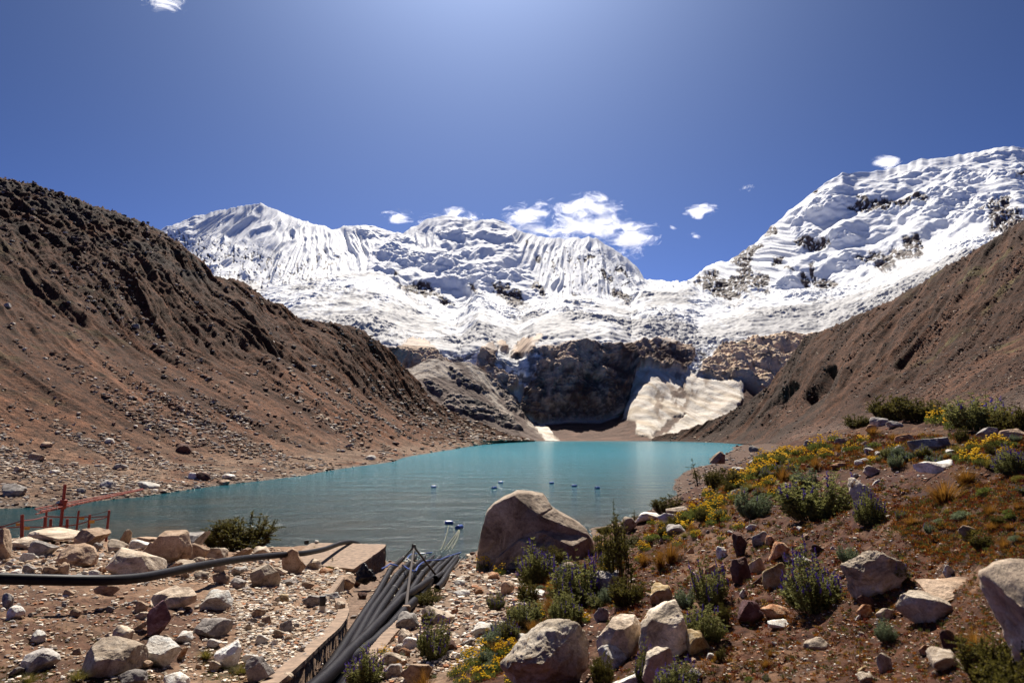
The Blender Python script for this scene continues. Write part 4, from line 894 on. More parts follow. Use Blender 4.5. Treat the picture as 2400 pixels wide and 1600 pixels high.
# ---- further single stones, read off the photograph: u, bottom v, width, height, stone, label
S_ = [
 (90,1276,62,34,'grey',"knobbly grey boulder at the left of the boulder row"),
 (100,1246,160,26,'pale',"long flat pale slab behind the boulders under the orange fence"),
 (40,1262,60,22,'pale',"flat cream slab next to the dark boulder at the left edge"),
 (280,1250,35,34,'tan',"rounded brown boulder right of the egg-shaped boulder"),
 (345,1290,42,44,'tan',"tilted brown stone leaning on the tall tan boulder"),
 (452,1284,44,36,'tan',"stone with sunlit chips under the grey-white block"),
 (255,1268,50,26,'pale',"wide pale stone between the egg-shaped boulder and the wedge boulder"),
 (318,1262,52,22,'white',"whitish broken slab left of the tall tan boulder"),
 (330,1246,60,12,'tan',"thin flat slab lying behind the tall tan boulder"),
 (485,1282,50,24,'pale',"pale round-backed stone left below the dark lakeside bush"),
 (548,1282,52,26,'tan',"brown stone below the right end of the dark lakeside bush"),
 (597,1277,34,20,'pale',"small pale stone touching the pipe left of the leaning boulder"),
 (655,1284,26,20,'tan',"small brown stone tucked behind the leaning boulder"),
 (640,1322,34,18,'pale',"pale stone at the foot of the leaning boulder"),
 (505,1342,40,24,'tan',"brown stone at the centre of the rubble under the pipe"),
 (460,1330,34,16,'pale',"pale flat stone just above the centre of the long pipe"),
 (420,1312,46,22,'pale',"pale rubble block right of the wedge boulder"),
 (540,1352,34,22,'grey',"grey stone left of the sloping pale boulder"),
 (395,1310,40,22,'tan',"tan stone against the right tip of the wedge boulder"),
 (62,1315,26,18,'grey',"grey cobble just above the pipe at the left"),
 (112,1320,36,20,'tan',"brown cobble resting behind the pipe at the left"),
 (140,1322,22,28,'tan',"small upright brown stone behind the pipe"),
 (232,1316,16,14,'orange',"bright rusty stone next to the wedge boulder"),
 (8,1398,26,34,'grey',"grey boulder under the pipe at the left edge"),
 (22,1424,36,30,'white',"bright white-topped stone near the left edge of the bank"),
 (76,1476,34,24,'white',"pale stone alone on the bare soil at the far left"),
 (155,1370,24,16,'tan',"round brown stone in the long pipe's shadow"),
 (236,1364,42,22,'tan',"brown stone right under the long pipe"),
 (270,1476,44,34,'pale',"pink-grey flat stone behind the largest lower left boulder"),
 (315,1448,40,24,'tan',"brown stone left of the purplish slab"),
 (322,1406,28,26,'tan',"upper brown stone left of the purplish slab's tip"),
 (326,1420,34,14,'pale',"thin pale stone left of the purplish slab"),
 (492,1402,60,40,'white',"flat triangular white slab on the sandy path"),
 (420,1476,32,22,'white',"white stone left of the cracked flat boulder"),
 (382,1478,26,20,'tan',"small stone above the bright pale boulder"),
 (412,1514,28,26,'orange',"rusty brown stone right of the bright pale boulder"),
 (490,1484,32,16,'white',"small white stone above the upright white boulder"),
 (492,1540,28,22,'pale',"round pale stone at the foot of the upright white boulder"),
 (570,1520,34,18,'white',"white flat stone right of the upright white boulder"),
 (655,1568,26,20,'pale',"tan round stone at the bottom beside the channel wall"),
 (30,1552,40,22,'grey',"grey cobble at the lowest left"),
 (300,1574,60,28,'grey',"grey stone cut by the bottom edge left"),
 (400,1580,54,26,'white',"flat white stone cut by the bottom edge left"),
 (330,1535,26,16,'tan',"brown stone squeezed under the two pale lower left boulders"),
 (686,1500,26,16,'grey',"lone grey stone on the gravel beside the curving wall"),
 (655,1450,30,24,'grey',"grey cracked stone in the gravel patch left of the marker post"),
 (638,1462,26,16,'pale',"pale stone in the gravel patch"),
 (600,1478,28,20,'white',"white angular stone low in the gravel patch"),
 (590,1418,26,20,'tan',"brown stone at the top of the gravel patch"),
 (648,1384,22,18,'gold',"yellow stone among the rubble left of the marker post"),
 (632,1384,20,14,'grey',"grey stone beside the yellow stone"),
 (610,1432,22,16,'tan',"tan stone in the middle of the gravel patch"),
 (718,1390,44,22,'grey',"brownish slab left of the marker post"),
 (760,1378,36,16,'white',"cream capstone lying right above the marker post"),
 (778,1402,22,20,'pale',"small block at the end of the wall coping"),
 (705,1352,30,16,'tan',"dark brown stone on the gravel below the landing"),
 (745,1320,30,14,'orange',"reddish stone near the concrete corner"),
 (660,1344,22,12,'grey',"flat grey stone right of the sloping pale boulder"),
 (720,1308,30,22,'pale',"pale stone at the front of the concrete landing"),
 (814,1345,26,18,'dark',"dark wet stone at the foot of the landing wall"),
 (830,1375,22,14,'dark',"dark stone beside the left pipe"),
 (935,1446,46,34,'grey',"mossy grey stone just right of the concrete strip"),
 (925,1480,32,30,'pale',"pale stone at the foot of the mossy grey stone"),
 (945,1492,44,28,'white',"white boulder left of the dark lupine bush"),
 (905,1526,52,24,'pale',"smooth pale stone at the bottom right of the concrete strip"),
 (898,1556,46,28,'grey',"grey rounded stone below the smooth pale stone"),
 (955,1562,56,34,'tan',"tan boulder beside the reddish grass tuft at the bottom"),
 (928,1512,28,20,'orange',"rust-brown stone near the concrete strip's end"),
 (912,1508,22,20,'dark',"small dark red stone above the smooth pale stone"),
 (925,1530,20,12,'orange',"small orange stone under the smooth pale stone"),
 (1112,1458,46,22,'white',"bright white slab on the gravel slope above the yellow flowers"),
 (1030,1498,36,24,'dark',"maroon stone right of the dark lupine bush"),
 (1070,1482,36,16,'grey',"grey flat stone on the gravel slope"),
 (1222,1386,58,28,'white',"long white slab half hidden by lupines"),
 (1315,1314,44,18,'pale',"smooth pale stone among flowers at the foot of the giant boulder"),
 (1162,1368,34,32,'tan',"brown boulder with a pale top on the rubble right of the pipes"),
 (1055,1345,26,12,'white',"white slab on the gravel strip right of the pipes"),
 (1062,1370,36,14,'white',"larger white slab lower on the gravel strip"),
 (1135,1332,24,16,'orange',"reddish stone in the rubble under the giant boulder"),
 (1350,1300,30,12,'purple',"flat purplish stone right of the smooth pale stone"),
 (1195,1472,30,14,'white',"small white stone above the layered boulder"),
 (1182,1548,30,26,'pale',"pale stone left of the layered boulder by the yellow flowers"),
 (1410,1536,58,46,'white',"squarish white rock below the leaning boulder"),
 (1432,1592,84,44,'white',"flat-topped pale boulder cut by the bottom edge right of the layered boulder"),
 (1240,1585,44,30,'lichen',"small lichened knob in front of the layered boulder"),
 (1525,1388,48,42,'gold',"yellow-topped rock right of the twiggy shrub"),
 (1382,1424,32,28,'grey',"grey stone below the dark rough block"),
 (1742,1318,32,36,'gold',"pale block perched on a dark stone next to the dark red blocks"),
 (1744,1342,26,24,'dark',"dark stone carrying the perched pale block"),
 (1790,1346,54,50,'gold',"cream yellow rock at the left edge of the large lupine bush"),
 (1795,1282,40,36,'orange',"reddish leaning stone above the cream yellow rock"),
 (1752,1248,36,26,'grey',"grey angular stone up-slope of the perched block"),
 (1770,1252,20,22,'orange',"rusty stone touching the grey angular stone"),
 (1655,1316,24,20,'tan',"tan stone left of the lower dark red block"),
 (1638,1322,28,24,'orange',"reddish stone beside the tan stone on the slope"),
 (1660,1280,22,24,'white',"white upright chip left of the dark red blocks"),
 (1790,1420,54,26,'orange',"flat brick-red stone on the soil below the large lupine bush"),
 (1795,1440,44,14,'white',"thin white stone under the flat brick-red stone"),
 (1608,1500,46,46,'gold',"long sandy rock lying in the soil below the lupines"),
 (1580,1552,24,26,'gold',"small cream stone low on the soil right of the upright boulder"),
 (1708,1370,16,16,'white',"small white chip below the lower dark red block"),
 (1880,1270,28,20,'dark',"dark-sided stone above the large lupine bush"),
 (1815,1290,26,16,'pale',"half-buried pale stone above the cream yellow rock"),
 (1850,1298,34,18,'white',"white and grey stone behind the large lupine bush"),
 (2042,1420,44,22,'pale',"low pale stone left of the speckled granite boulder"),
 (1990,1414,38,26,'orange',"broken brick-red rock below the craggy boulder"),
 (1992,1392,34,22,'dark',"reddish brown stone at the foot of the craggy boulder"),
 (1972,1425,12,14,'white',"tiny white chip below the broken brick-red rock"),
 (2182,1322,24,24,'white',"brilliant white stone above the tan wedge slab"),
 (1882,1492,46,22,'pale',"pale half-buried stone on the red soil at the lower right"),
 (2036,1545,30,40,'pale',"pale mottled stone standing low at the right"),
 (1978,1546,26,16,'gold',"yellowish stone low at the right"),
 (1998,1568,34,18,'pale',"pale stone on the bottom edge at the right"),
 (2188,1536,60,34,'pale',"blurred pale stone in the lower right corner"),
 (2190,1492,34,42,'dark',"blurred dark red stone in the lower right corner"),
 (2128,1500,24,18,'orange',"small orange stone in the lower right"),
 (2230,1238,34,30,'tan',"rounded pinkish stone on the mossy hump at the right"),
 (2085,1014,40,20,'orange',"rusty brown stone near the crest at the right"),
 (2055,1046,34,24,'grey',"light grey rock in the middle of the upper right slope"),
 (1932,1074,42,12,'orange',"flat orange slab lying above the upper lupine bush"),
 (2006,1090,36,22,'pale',"pale angular rock right of the flat orange slab"),
 (2027,978,38,22,'grey',"dark rounded rock on the crest at the foot of the tall shrub"),
 (2005,990,34,16,'orange',"orange broken rock beneath the dark rounded rock"),
 (2060,980,32,14,'grey',"grey flat rock on the crest right of the dark rounded rock"),
 (2278,1004,58,24,'grey',"grey boulder on the crest towards the right edge"),
 (2340,1002,50,20,'tan',"tan boulder on the crest at the right edge"),
 (2230,1098,44,18,'grey',"grey stone beside the orange grass at the right"),
 (1812,1005,14,12,'white',"small white rock on the crest left"),
 (1735,1037,22,14,'grey',"grey rock on the shore slope crest"),
 (1808,1016,16,16,'white',"white block standing near the crest"),
 (1863,1028,26,18,'grey',"angular grey rock among yellow flowers near the crest"),
 (1935,1020,30,16,'grey',"slaty grey rock below the crest"),
 (2003,1040,24,12,'white',"white stone in the middle of the upper slope"),
 (1985,1064,30,12,'white',"flat white stone under the white middle stone"),
 (1940,1038,14,12,'white',"small white pointed stone on the upper slope"),
 (2190,1040,20,8,'white',"small white sliver right of the long lichened stone"),
 (1735,1068,36,14,'grey',"grey slab left of the yellow flowers on the shore slope"),
 (1700,1082,30,10,'white',"pale slab above the lakeside yellow flowers"),
 (1770,1045,28,12,'tan',"brown slab below the crest on the left"),
 (1692,1142,20,20,'white',"white stone among the flowers above the blue-green lupine"),
 (1728,1216,24,12,'white',"low white stone under the blue-green lupine"),
 (1490,1200,62,22,'white',"long pale slab at the shrubs beside the shore"),
 (1442,1222,38,34,'pale',"leaning pale slab on the bank edge right of the giant boulder"),
 (1535,1196,44,18,'white',"pale block touching the yellow flowers by the shore"),
 (1560,1178,50,14,'pale',"thin pale slab behind the shoreline yellow flowers"),
 (1556,1228,40,22,'grey',"whitish rounded stone below the shoreline yellow flowers"),
 (1600,1560,26,18,'grey',"small grey cobble near the bottom centre right"),
 (1968,1150,30,22,'grey',"grey stone under the orange and white stained rock"),
 (2015,1112,16,12,'white',"white chip right of the orange and white stained rock"),
 (2035,1190,26,8,'white',"thin white chip right of the small lupine"),
]
for a in S_: stone(*a)

# dark pebble on the largest lower-left boulder
pp = P(248, 1490, Y=14.2); o = link("rock", rock_mesh('grey', 3, 3), loc=(pp[0], pp[1], pp[2]+0.03)); o.scale = (0.062, 0.06, 0.05); tag(o, "small dark pebble lying on top of the largest lower left boulder", "rock")

# ---- boulders scattered on the far left shore: the largest ones one by one
def hitL(u, v):
    us_, Mx = HL; i = int(np.clip((u-us_[0])/(us_[1]-us_[0]), 0, len(us_)-1)); colp = Mx[:, i]
    _, vv = project(colp); k = np.nonzero(vv <= v)[0]
    return colp[k[0]] if len(k) else None
FS = [(242,1120,36,18,'grey',"grey-white boulder on the far left shore above the orange pole"),(335,1122,48,16,'white',"flat white boulder with a black underside on the far shore"),(15,1140,60,30,'grey',"large dark grey boulder at the left edge of the far shore"),
 (445,1100,26,18,'white',"pale split boulder on the far shore"),(462,1103,32,20,'dark',"dark angular boulder on the far shore beside the pale split boulder"),(420,1040,32,24,'dark',"dark boulder at the base of the moraine above the far shore"),(80,1058,36,20,'tan',"reddish boulder at the base of the moraine at the far left"),
 (40,1085,22,18,'tan',"upright brown boulder on the far left shore"),(452,1128,18,8,'grey',"small boulder at the waterline of the far shore"),(513,1118,26,14,'tan',"brown boulder near the waterline of the far shore"),(520,1100,34,12,'white',"pale flat boulder on the far shore's rubble"),
 (850,1056,26,12,'white',"white boulder at the lake edge of the far shore"),(800,1030,26,14,'grey',"grey boulder low on the far moraine foot"),(250,1018,20,14,'white',"white block in the rubble at the moraine foot"),(270,1078,34,14,'grey',"low grey boulder on the sandy far bench"),
 (135,1158,26,10,'white',"pale stone by the water left of the orange pole"),(100,1025,30,12,'tan',"tan block low on the moraine at the far left"),(185,1132,22,12,'grey',"dark stone left above the orange pole"),(120,1088,26,10,'white',"pale flat stone on the far left bench"),
 (375,1150,14,6,'dark',"small dark boulder standing in the water of the far shore"),(310,755,20,12,'grey',"grey boulder high on the brown moraine slope"),(362,810,22,10,'dark',"dark block on the smooth scree of the moraine slope"),(10,705,18,12,'grey',"grey boulder at the left edge of the moraine slope")]
def far_stone(u, v, w, h, mk, label, group=None):
    global stone_n
    p = hitL(u, v)
    if p is None: return
    stone_n += 1; rr = random.Random(stone_n); s_ = p[1]/F
    o = link("boulder", rock_mesh(mk, rr.randrange(9), 3)); o.scale = (w*s_/2, w*s_*0.42, h*s_/2*1.2)
    o.location = (p[0], p[1]+w*s_*0.25, p[2]+h*s_*0.30); o.rotation_euler = (0, rr.uniform(-.2, .2), rr.uniform(-.5, .5)); tag(o, label, "boulder", group)
for a in FS: far_stone(*a)

# ---- more single stones strewn where the photograph shows rubble; described by what they lie beside
LM = [(204,1235,"egg-shaped boulder"),(300,1300,"big pale wedge boulder"),(388,1260,"tall tan boulder"),(165,1280,"hunched brown boulder"),(425,1240,"grey-white block"),(520,1240,"dark lakeside bush"),(672,1290,"leaning boulder"),(605,1330,"sloping pale boulder"),
 (395,1370,"jagged overhanging slab"),(365,1425,"purplish slab"),(490,1385,"flat triangular white slab"),(475,1445,"cracked flat boulder"),(250,1515,"largest lower left boulder"),(363,1500,"bright pale boulder"),(520,1505,"upright white boulder"),(595,1540,"brown-shaded boulder"),(80,1525,"bluish grey boulder"),
 (740,1375,"marker post"),(780,1280,"concrete landing"),(760,1460,"curving stone wall"),(885,1470,"concrete strip"),(1005,1415,"smooth cream boulder"),(985,1490,"dark lupine bush"),(1225,1240,"giant boulder"),(1110,1450,"bright white slab"),(1150,1510,"lowest yellow flowers"),(1255,1500,"layered boulder"),
 (1320,1360,"purple lupine patch"),(1390,1350,"dark rough block"),(1425,1300,"twiggy shrub"),(1530,1265,"orange grass tufts"),(1530,1450,"big rounded boulder"),(1425,1470,"pale leaning boulder"),(1520,1530,"upright rounded boulder"),(1525,1365,"yellow-topped rock"),(1620,1440,"mid-slope lupines"),
 (1695,1250,"upper dark red block"),(1702,1310,"lower dark red block"),(1725,1410,"purple streaked rock"),(1880,1360,"large lupine bush"),(2010,1320,"tall craggy boulder"),(2140,1400,"speckled granite boulder"),(2190,1350,"tan wedge slab"),(1880,1130,"upper lupine bush"),(1745,1160,"blue-green lupine"),(2180,1120,"orange grass at the right"),(2160,1070,"long white slab"),(2145,1020,"long lichened stone"),
 (1980,1120,"orange stained rock"),(1600,1170,"shoreline yellow flowers"),(1800,1070,"shore slope yellow flowers"),(1930,1072,"flat orange slab"),(2055,940,"tall shrub on the crest"),(1608,1480,"long sandy rock"),(1882,1485,"pale half-buried stone"),(2300,1400,"blurred near boulder"),(1060,1320,"pipe ends"),(2036,1530,"pale mottled stone")]
SHAPE = ["angular stone", "rounded cobble", "flat stone", "broken block", "wedge-shaped stone"]
def desc(u, v, w, mk, sh):
    d = sorted(LM, key=lambda a: (a[0]-u)**2+((a[1]-v)*1.4)**2)[0]
    dx, dy = u-d[0], v-d[1]
    if abs(dx) > abs(dy)*1.3: rel = "left of" if dx < 0 else "right of"
    else: rel = "above" if dy < 0 else "below"
    sz = "tiny" if w < 9 else "small" if w < 15 else "medium" if w < 22 else "large"
    return f"{sz} {COLW[mk]} {SHAPE[sh]} {rel} the {d[2]}", d
ZONES = [ # polygon, how many, size range, stones
 ([(0,1255),(130,1240),(470,1235),(640,1275),(640,1330),(420,1330),(0,1325)], 34, (12, 34), ['pale','tan','pale','grey','white','tan']),
 ([(560,1390),(740,1390),(730,1440),(690,1500),(580,1500),(540,1440)], 22, (8, 20), ['white','pale','grey','tan']),
 ([(0,1380),(330,1390),(560,1420),(640,1500),(600,1568),(0,1568)], 18, (8, 22), ['pale','tan','grey']),
 ([(1060,1290),(1250,1345),(1250,1400),(1150,1470),(1050,1520),(900,1568),(860,1540),(940,1440),(1020,1390)], 40, (8, 22), ['white','pale','tan','orange','grey','pale']),
 ([(1450,1250),(1700,1200),(1900,1210),(2100,1250),(2100,1330),(1750,1360),(1450,1400),(1400,1330)], 26, (8, 18), ['tan','grey','white','dark','orange']),
 ([(1500,1560),(1600,1450),(1900,1440),(2250,1450),(2250,1568)], 18, (8, 18), ['tan','white','orange','grey','pale']),
 ([(1750,1050),(1880,1010),(2330,1000),(2330,1060),(2000,1140),(1800,1120)], 22, (7, 16), ['white','grey','tan','orange']),
]
rg = random.Random(77)
auto = []
for poly, cnt, (a, b_), kinds in ZONES:
    pu = [q[0] for q in poly]; pv = [q[1] for q in poly]; got = 0; tries = 0
    while got < cnt and tries < 4000:
        tries += 1; u = rg.uniform(min(pu), max(pu)); v = rg.uniform(min(pv), max(pv))
        if poly_sd(np.array([u]), np.array([v]), poly)[0] > 0: continue
        w = a+(b_-a)*rg.random()**1.8
        if any(abs(u-q[0]) < (w+q[2])*0.42 and abs(v-w*0.3-q[1]) < (w*0.6+q[3])*0.42 for q in placed): continue
        p = hit(u, v)
        if p is None or poly_sd(np.array([p[0]]), np.array([p[1]]), ch_poly)[0] < 0.5: continue
        mk = rg.choice(kinds); sh = rg.randrange(5); h = w*[0.75, 0.8, 0.38, 0.68, 0.6][sh]
        auto.append([u, v, w, h, mk, sh]); placed.append((u, v-h/2, w, h)); got += 1
lab = {}
for k in auto:
    L_, d = desc(k[0], k[1], k[2], k[4], k[5]); lab.setdefault(L_, []).append(k)
ORD = ["nearest", "second nearest", "third nearest", "fourth nearest", "fifth nearest", "sixth nearest", "seventh nearest", "eighth nearest", "ninth nearest", "tenth nearest", "eleventh nearest", "twelfth nearest"]
for L_, ks in lab.items():
    dd = [x for x in LM if L_.endswith("the "+x[2])][0]
    ks.sort(key=lambda k: (k[0]-dd[0])**2+(k[1]-dd[1])**2)
    for i, k in enumerate(ks):
        l2 = L_ if len(ks) == 1 else L_+", "+ORD[i]+" to it"
        stone(k[0], k[1], k[2], k[3], k[4], l2, "loose stones strewn over the banks", cat="rock")

# ================================================================== gravel, rubble and scree (uncountable)
def pack(tmpl, pos, scl, rot, cols, name, mat, label, cat, kind="stuff"):
    """many tiny stones as one mesh: tmpl list of (v,f); pos (n,3) scl (n,3) rot (n,) ; cols (n,3)"""
    n = len(pos); r = np.random.RandomState(5); which = r.randint(0, len(tmpl), n); VV, FF, CC = [], [], []; off = 0
    for t, (v, f) in enumerate(tmpl):
        ix = np.nonzero(which == t)[0]
        if not len(ix): continue
        c, s_ = np.cos(rot[ix]), np.sin(rot[ix])
        q = v[None]*scl[ix][:, None, :]
        x = q[..., 0]*c[:, None]-q[..., 1]*s_[:, None]; y = q[..., 0]*s_[:, None]+q[..., 1]*c[:, None]
        w = np.stack([x, y, q[..., 2]], -1)+pos[ix][:, None, :]
        VV.append(w.reshape(-1, 3)); m_ = len(v); FF.append((f[None]+(np.arange(len(ix))*m_)[:, None, None]).reshape(-1, 3)+off); CC.append(np.repeat(cols[ix], m_, 0)); off += len(ix)*m_
    o = link(name, mesh_np(name, np.concatenate(VV), np.concatenate(FF), mat, np.concatenate(CC), smooth=False)); tag(o, label, cat, kind=kind); return o
def tmpl(sub, n, s0=500): return [facet_rock(s0+i*3, sub, n=9+i % 4, rough=0.05, soft=20) for i in range(n)]
T1 = tmpl(1, 8); T2 = tmpl(2, 6, 700)
mat_grv = tint_mat("loose_stones", 6.0, 0.35, 0.4, 0.03, 0.92, scale2=30.0)
rs = np.random.RandomState(21)
def scatter_near(polys_w, n, size, cols, colw, ymax=200, pw=2.2):
    """pixel-uniform scatter on the near ground"""
    pos, scl, rot, cc = [], [], [], []
    wts_ = np.array([w for _, w in polys_w], float); wts_ /= wts_.sum()
    for (poly, _), w in zip(polys_w, wts_):
        poly = np.array(poly, float); m_ = int(n*w*2.2)
        u = rs.uniform(poly[:, 0].min(), poly[:, 0].max(), m_); v = rs.uniform(poly[:, 1].min(), poly[:, 1].max(), m_)
        sd = poly_sd(u, v, poly); k = sd < 18*rs.rand(m_)-6; u = u[k]; v = v[k]
        cl_ = fbm2(u/26, v/15, 4)+rs.normal(size=len(u))*0.16; k = cl_ > -0.12; u = u[k][:int(n*w)]; v = v[k][:int(n*w)]
        for a, b_ in zip(u, v):
            p = hit(a, b_)
            if p is None or p[1] > ymax or p[2] < -0.1: continue
            s_ = size[0]+(size[1]-size[0])*rs.rand()**pw       # photo pixels
            r_ = s_*p[1]/F/2; e = rs.uniform(0.55, 1.0, 3); e[2] *= 0.62
            pos.append(p+np.array([0, 0, r_*e[2]*0.35])); scl.append(r_*e*1.25); rot.append(rs.uniform(0, 6.28))
            cc.append(np.array(cols[rs.choice(len(cols), p=colw)])*rs.uniform(0.65, 1.25))
    return np.array(pos), np.array(scl), np.array(rot), np.array(cc)
cP, cT, cG, cO, cD, cW = (0.50, 0.40, 0.30), (0.31, 0.205, 0.14), (0.26, 0.225, 0.205), (0.36, 0.16, 0.08), (0.08, 0.04, 0.03), (0.70, 0.63, 0.54)
ZL = [([(0,1235),(140,1240),(470,1238),(650,1275),(780,1295),(800,1330),(650,1345),(0,1335)], 5), ([(520,1340),(800,1320),(790,1400),(760,1450),(690,1520),(640,1568),(560,1520),(540,1430)], 6), ([(0,1340),(560,1380),(560,1568),(0,1568)], 2.2), ([(660,1290),(820,1290),(800,1330),(680,1330)], 1)]
pos, scl, rot, cc = scatter_near(ZL, 15000, (2.0, 13), [cP, cT, cG, cO, cW], [.36, .24, .2, .04, .16])
pack(T1, pos, scl, rot, cc, "gravel", mat_grv, "pale gravel and rubble covering the left bank", "gravel")
ZR = [([(1070,1262),(1110,1300),(1250,1345),(1250,1400),(1160,1480),(1050,1530),(900,1568),(850,1568),(860,1500),(935,1430),(1010,1370)], 6), ([(890,1290),(800,1450),(730,1500),(720,1568),(860,1568),(1000,1390),(1080,1270)], 0.8)]
pos, scl, rot, cc = scatter_near(ZR, 9000, (2.2, 15), [cP, cT, cG, cO, cW, cD], [.30, .20, .14, .13, .17, .06])
pack(T1, pos, scl, rot, cc, "gravel", mat_grv, "mixed white and rusty rubble between the pipes and the flowered slope", "gravel")
ZQ = [([(1250,1500),(1450,1230),(1700,1080),(1900,990),(2352,970),(2352,1568),(1300,1568)], 1)]
pos, scl, rot, cc = scatter_near(ZQ, 15000, (1.4, 8.5), [cP, cT, cG, cO, cW, cD], [.20, .27, .13, .16, .10, .14], pw=3.2)
pack(T1, pos, scl, rot, cc, "gravel", mat_grv, "small reddish and pale chips scattered over the right slope", "gravel")
ZS = [([(1480,1190),(1500,1165),(1560,1100),(1620,1060),(1710,1020),(1760,1035),(1640,1110),(1600,1150)], 1)]
pos, scl, rot, cc = scatter_near(ZS, 1800, (2.0, 9), [cP, cT, cG, cD], [.25, .35, .25, .15], ymax=700)
pack(T1, pos, scl, rot, cc, "rubble", mat_grv, "rubble along the sandy right shore of the lake", "rubble")

# scree on the two moraine walls
def scatter_far(H, n, size, cols, colw, dens, pw=3.0):
    us_, Mx = H; U_, V_ = project(Mx); nr_, nc_ = U_.shape
    Vy = np.abs(np.gradient(V_, axis=0)); W_ = Vy*dens(U_, V_, Mx); W_ = np.where((U_ > -30) & (U_ < 2380), W_, 0).ravel(); W_ /= W_.sum()
    ix = rs.choice(len(W_), n, p=W_); p = Mx.reshape(-1, 3)[ix]; s_ = size[0]+(size[1]-size[0])*rs.rand(n)**pw
    r_ = s_*p[:, 1]/F/2; e = rs.uniform(0.55, 1.0, (n, 3)); e[:, 2] *= 0.55
    ps = p+rs.normal(size=(n, 3))*np.array([1, 1, 0])*r_[:, None]*0.5; ps[:, 2] += r_*0.2
    c = np.array(cols)[rs.choice(len(cols), n, p=colw)]*rs.uniform(0.6, 1.2, n)[:, None]
    return ps, r_[:, None]*e*1.25, rs.uniform(0, 6.28, n), c
def dL(U_, V_, Mx):
    d = 0.25+1.6*ss(830, 1000, V_+0.12*(U_-600)*(U_ < 600))*ss(1180, 1120, V_)
    s2 = Mx[..., 0]*0.45+Mx[..., 1]*0.893; c2 = Mx[..., 0]*0.893-Mx[..., 1]*0.45
    cl_ = ss(-0.1, 0.4, fbm2(s2/22+3, c2/130, 4)+0.35*fbm2(U_/30, V_/16, 3))*1.5
    shore_ = ss(900, 700, U_)*ss(1050, 1075, V_)
    return (d*(0.06+cl_)+shore_*0.5)
pos, scl, rot, cc = scatter_far(HL, 36000, (1.2, 12), [cW, cP, cT, cG, cD], [.07, .22, .32, .24, .15], dL, 4.6)
pack(T1, pos, scl, rot, cc, "scree", mat_grv, "stones strewn over the left moraine slope and its shore", "scree")
def dR(U_, V_, Mx): return 0.2+1.6*ss(-0.05, 0.45, fbm2((Mx[..., 1]*0.877-Mx[..., 0]*0.48)/20, (Mx[..., 0]*0.877+Mx[..., 1]*0.48)/120, 4))+0.9*ss(2000, 2300, U_)*ss(780, 880, V_)
pos, scl, rot, cc = scatter_far(HR, 13000, (1.3, 6.5), [cP, cT, cG, cD, (0.20, 0.12, 0.09)], [.16, .26, .13, .15, .30], dR, 3.4)
pack(T1, pos, scl, rot, cc, "scree", mat_grv, "small stones strewn over the right moraine slope", "scree")

# ================================================================== tubes, boxes, built things
def tube(path, rad, seg=14, cap=True, rads=None):
    pth = np.array(path, float); n = len(pth); t = np.gradient(pth, axis=0); t /= np.linalg.norm(t, axis=1)[:, None]+1e-9
    up = np.array([0, 0, 1.0]); V = []; rads = np.full(n, rad) if rads is None else np.array(rads)
    prev = None
    for i in range(n):
        a = np.cross(t[i], up)
        if np.linalg.norm(a) < 0.05: a = np.cross(t[i], [1, 0, 0])
        a /= np.linalg.norm(a)
        if prev is not None and a@prev < 0: a = -a
        prev = a; b_ = np.cross(a, t[i])
        for k in range(seg):
            an = 2*math.pi*k/seg; V.append(pth[i]+rads[i]*(math.cos(an)*a+math.sin(an)*b_))
    Fs = []
    for i in range(n-1):
        for k in range(seg):
            Fs.append((i*seg+k, i*seg+(k+1) % seg, (i+1)*seg+(k+1) % seg, (i+1)*seg+k))
    if cap:
        V.append(pth[0]); V.append(pth[-1]); c0 = len(V)-2; c1 = len(V)-1
        for k in range(seg):
            Fs.append((c0, (k+1) % seg, k)); Fs.append((c1, (n-1)*seg+k, (n-1)*seg+(k+1) % seg))
    return V, Fs
def pymesh(name, V, Fs, mat, smooth=True, angle=40):
    me = bpy.data.meshes.new(name); me.from_pydata([tuple(v) for v in V], [], [tuple(f) for f in Fs]); me.update()
    import bmesh
    bm = bmesh.new(); bm.from_mesh(me); bmesh.ops.recalc_face_normals(bm, faces=bm.faces); bm.to_mesh(me); bm.free()
    if smooth:
        me.shade_smooth(); me.set_sharp_from_angle(angle=R(angle)) if hasattr(me, 'set_sharp_from_angle') else None
    me.materials.append(mat); return me
def join(*vf):
    V, Fs = [], []
    for v, f in vf:
        o = len(V); V += list(v); Fs += [tuple(i+o for i in q) for q in f]
    return V, Fs
def smooth_path(pts, n=80):
    pts = np.array(pts, float); d = np.concatenate([[0], np.cumsum(np.linalg.norm(np.diff(pts, axis=0), axis=1))]); t = np.linspace(0, d[-1], n)
    out = np.stack([np.interp(t, d, pts[:, k]) for k in range(3)], 1)
    w = max(3, n//12) | 1; ker = np.hanning(w+2)[1:-1]; ker /= ker.sum()
    pad = np.concatenate([2*out[:1]-out[1:w//2+1][::-1], out, 2*out[-1:]-out[-w//2:-1][::-1]]) if w > 1 else out
    return np.stack([np.convolve(pad[:, k], ker, 'valid')[:n] for k in range(3)], 1)
def boxv(c, sx, sy, sz, rz=0, ch=0.0):
    import bmesh
    bm = bmesh.new(); bmesh.ops.create_cube(bm, size=1); bmesh.ops.scale(bm, vec=(sx, sy, sz), verts=bm.verts)
    if ch: bmesh.ops.bevel(bm, geom=list(bm.edges), offset=ch, segments=2, affect='EDGES')
    bmesh.ops.rotate(bm, matrix=Matrix.Rotation(rz, 3, 'Z'), verts=bm.verts); bmesh.ops.translate(bm, vec=c, verts=bm.verts)
    bm.verts.index_update(); V = [v.co[:] for v in bm.verts]; Fs = [tuple(v.index for v in f.verts) for f in bm.faces]; bm.free(); return V, Fs
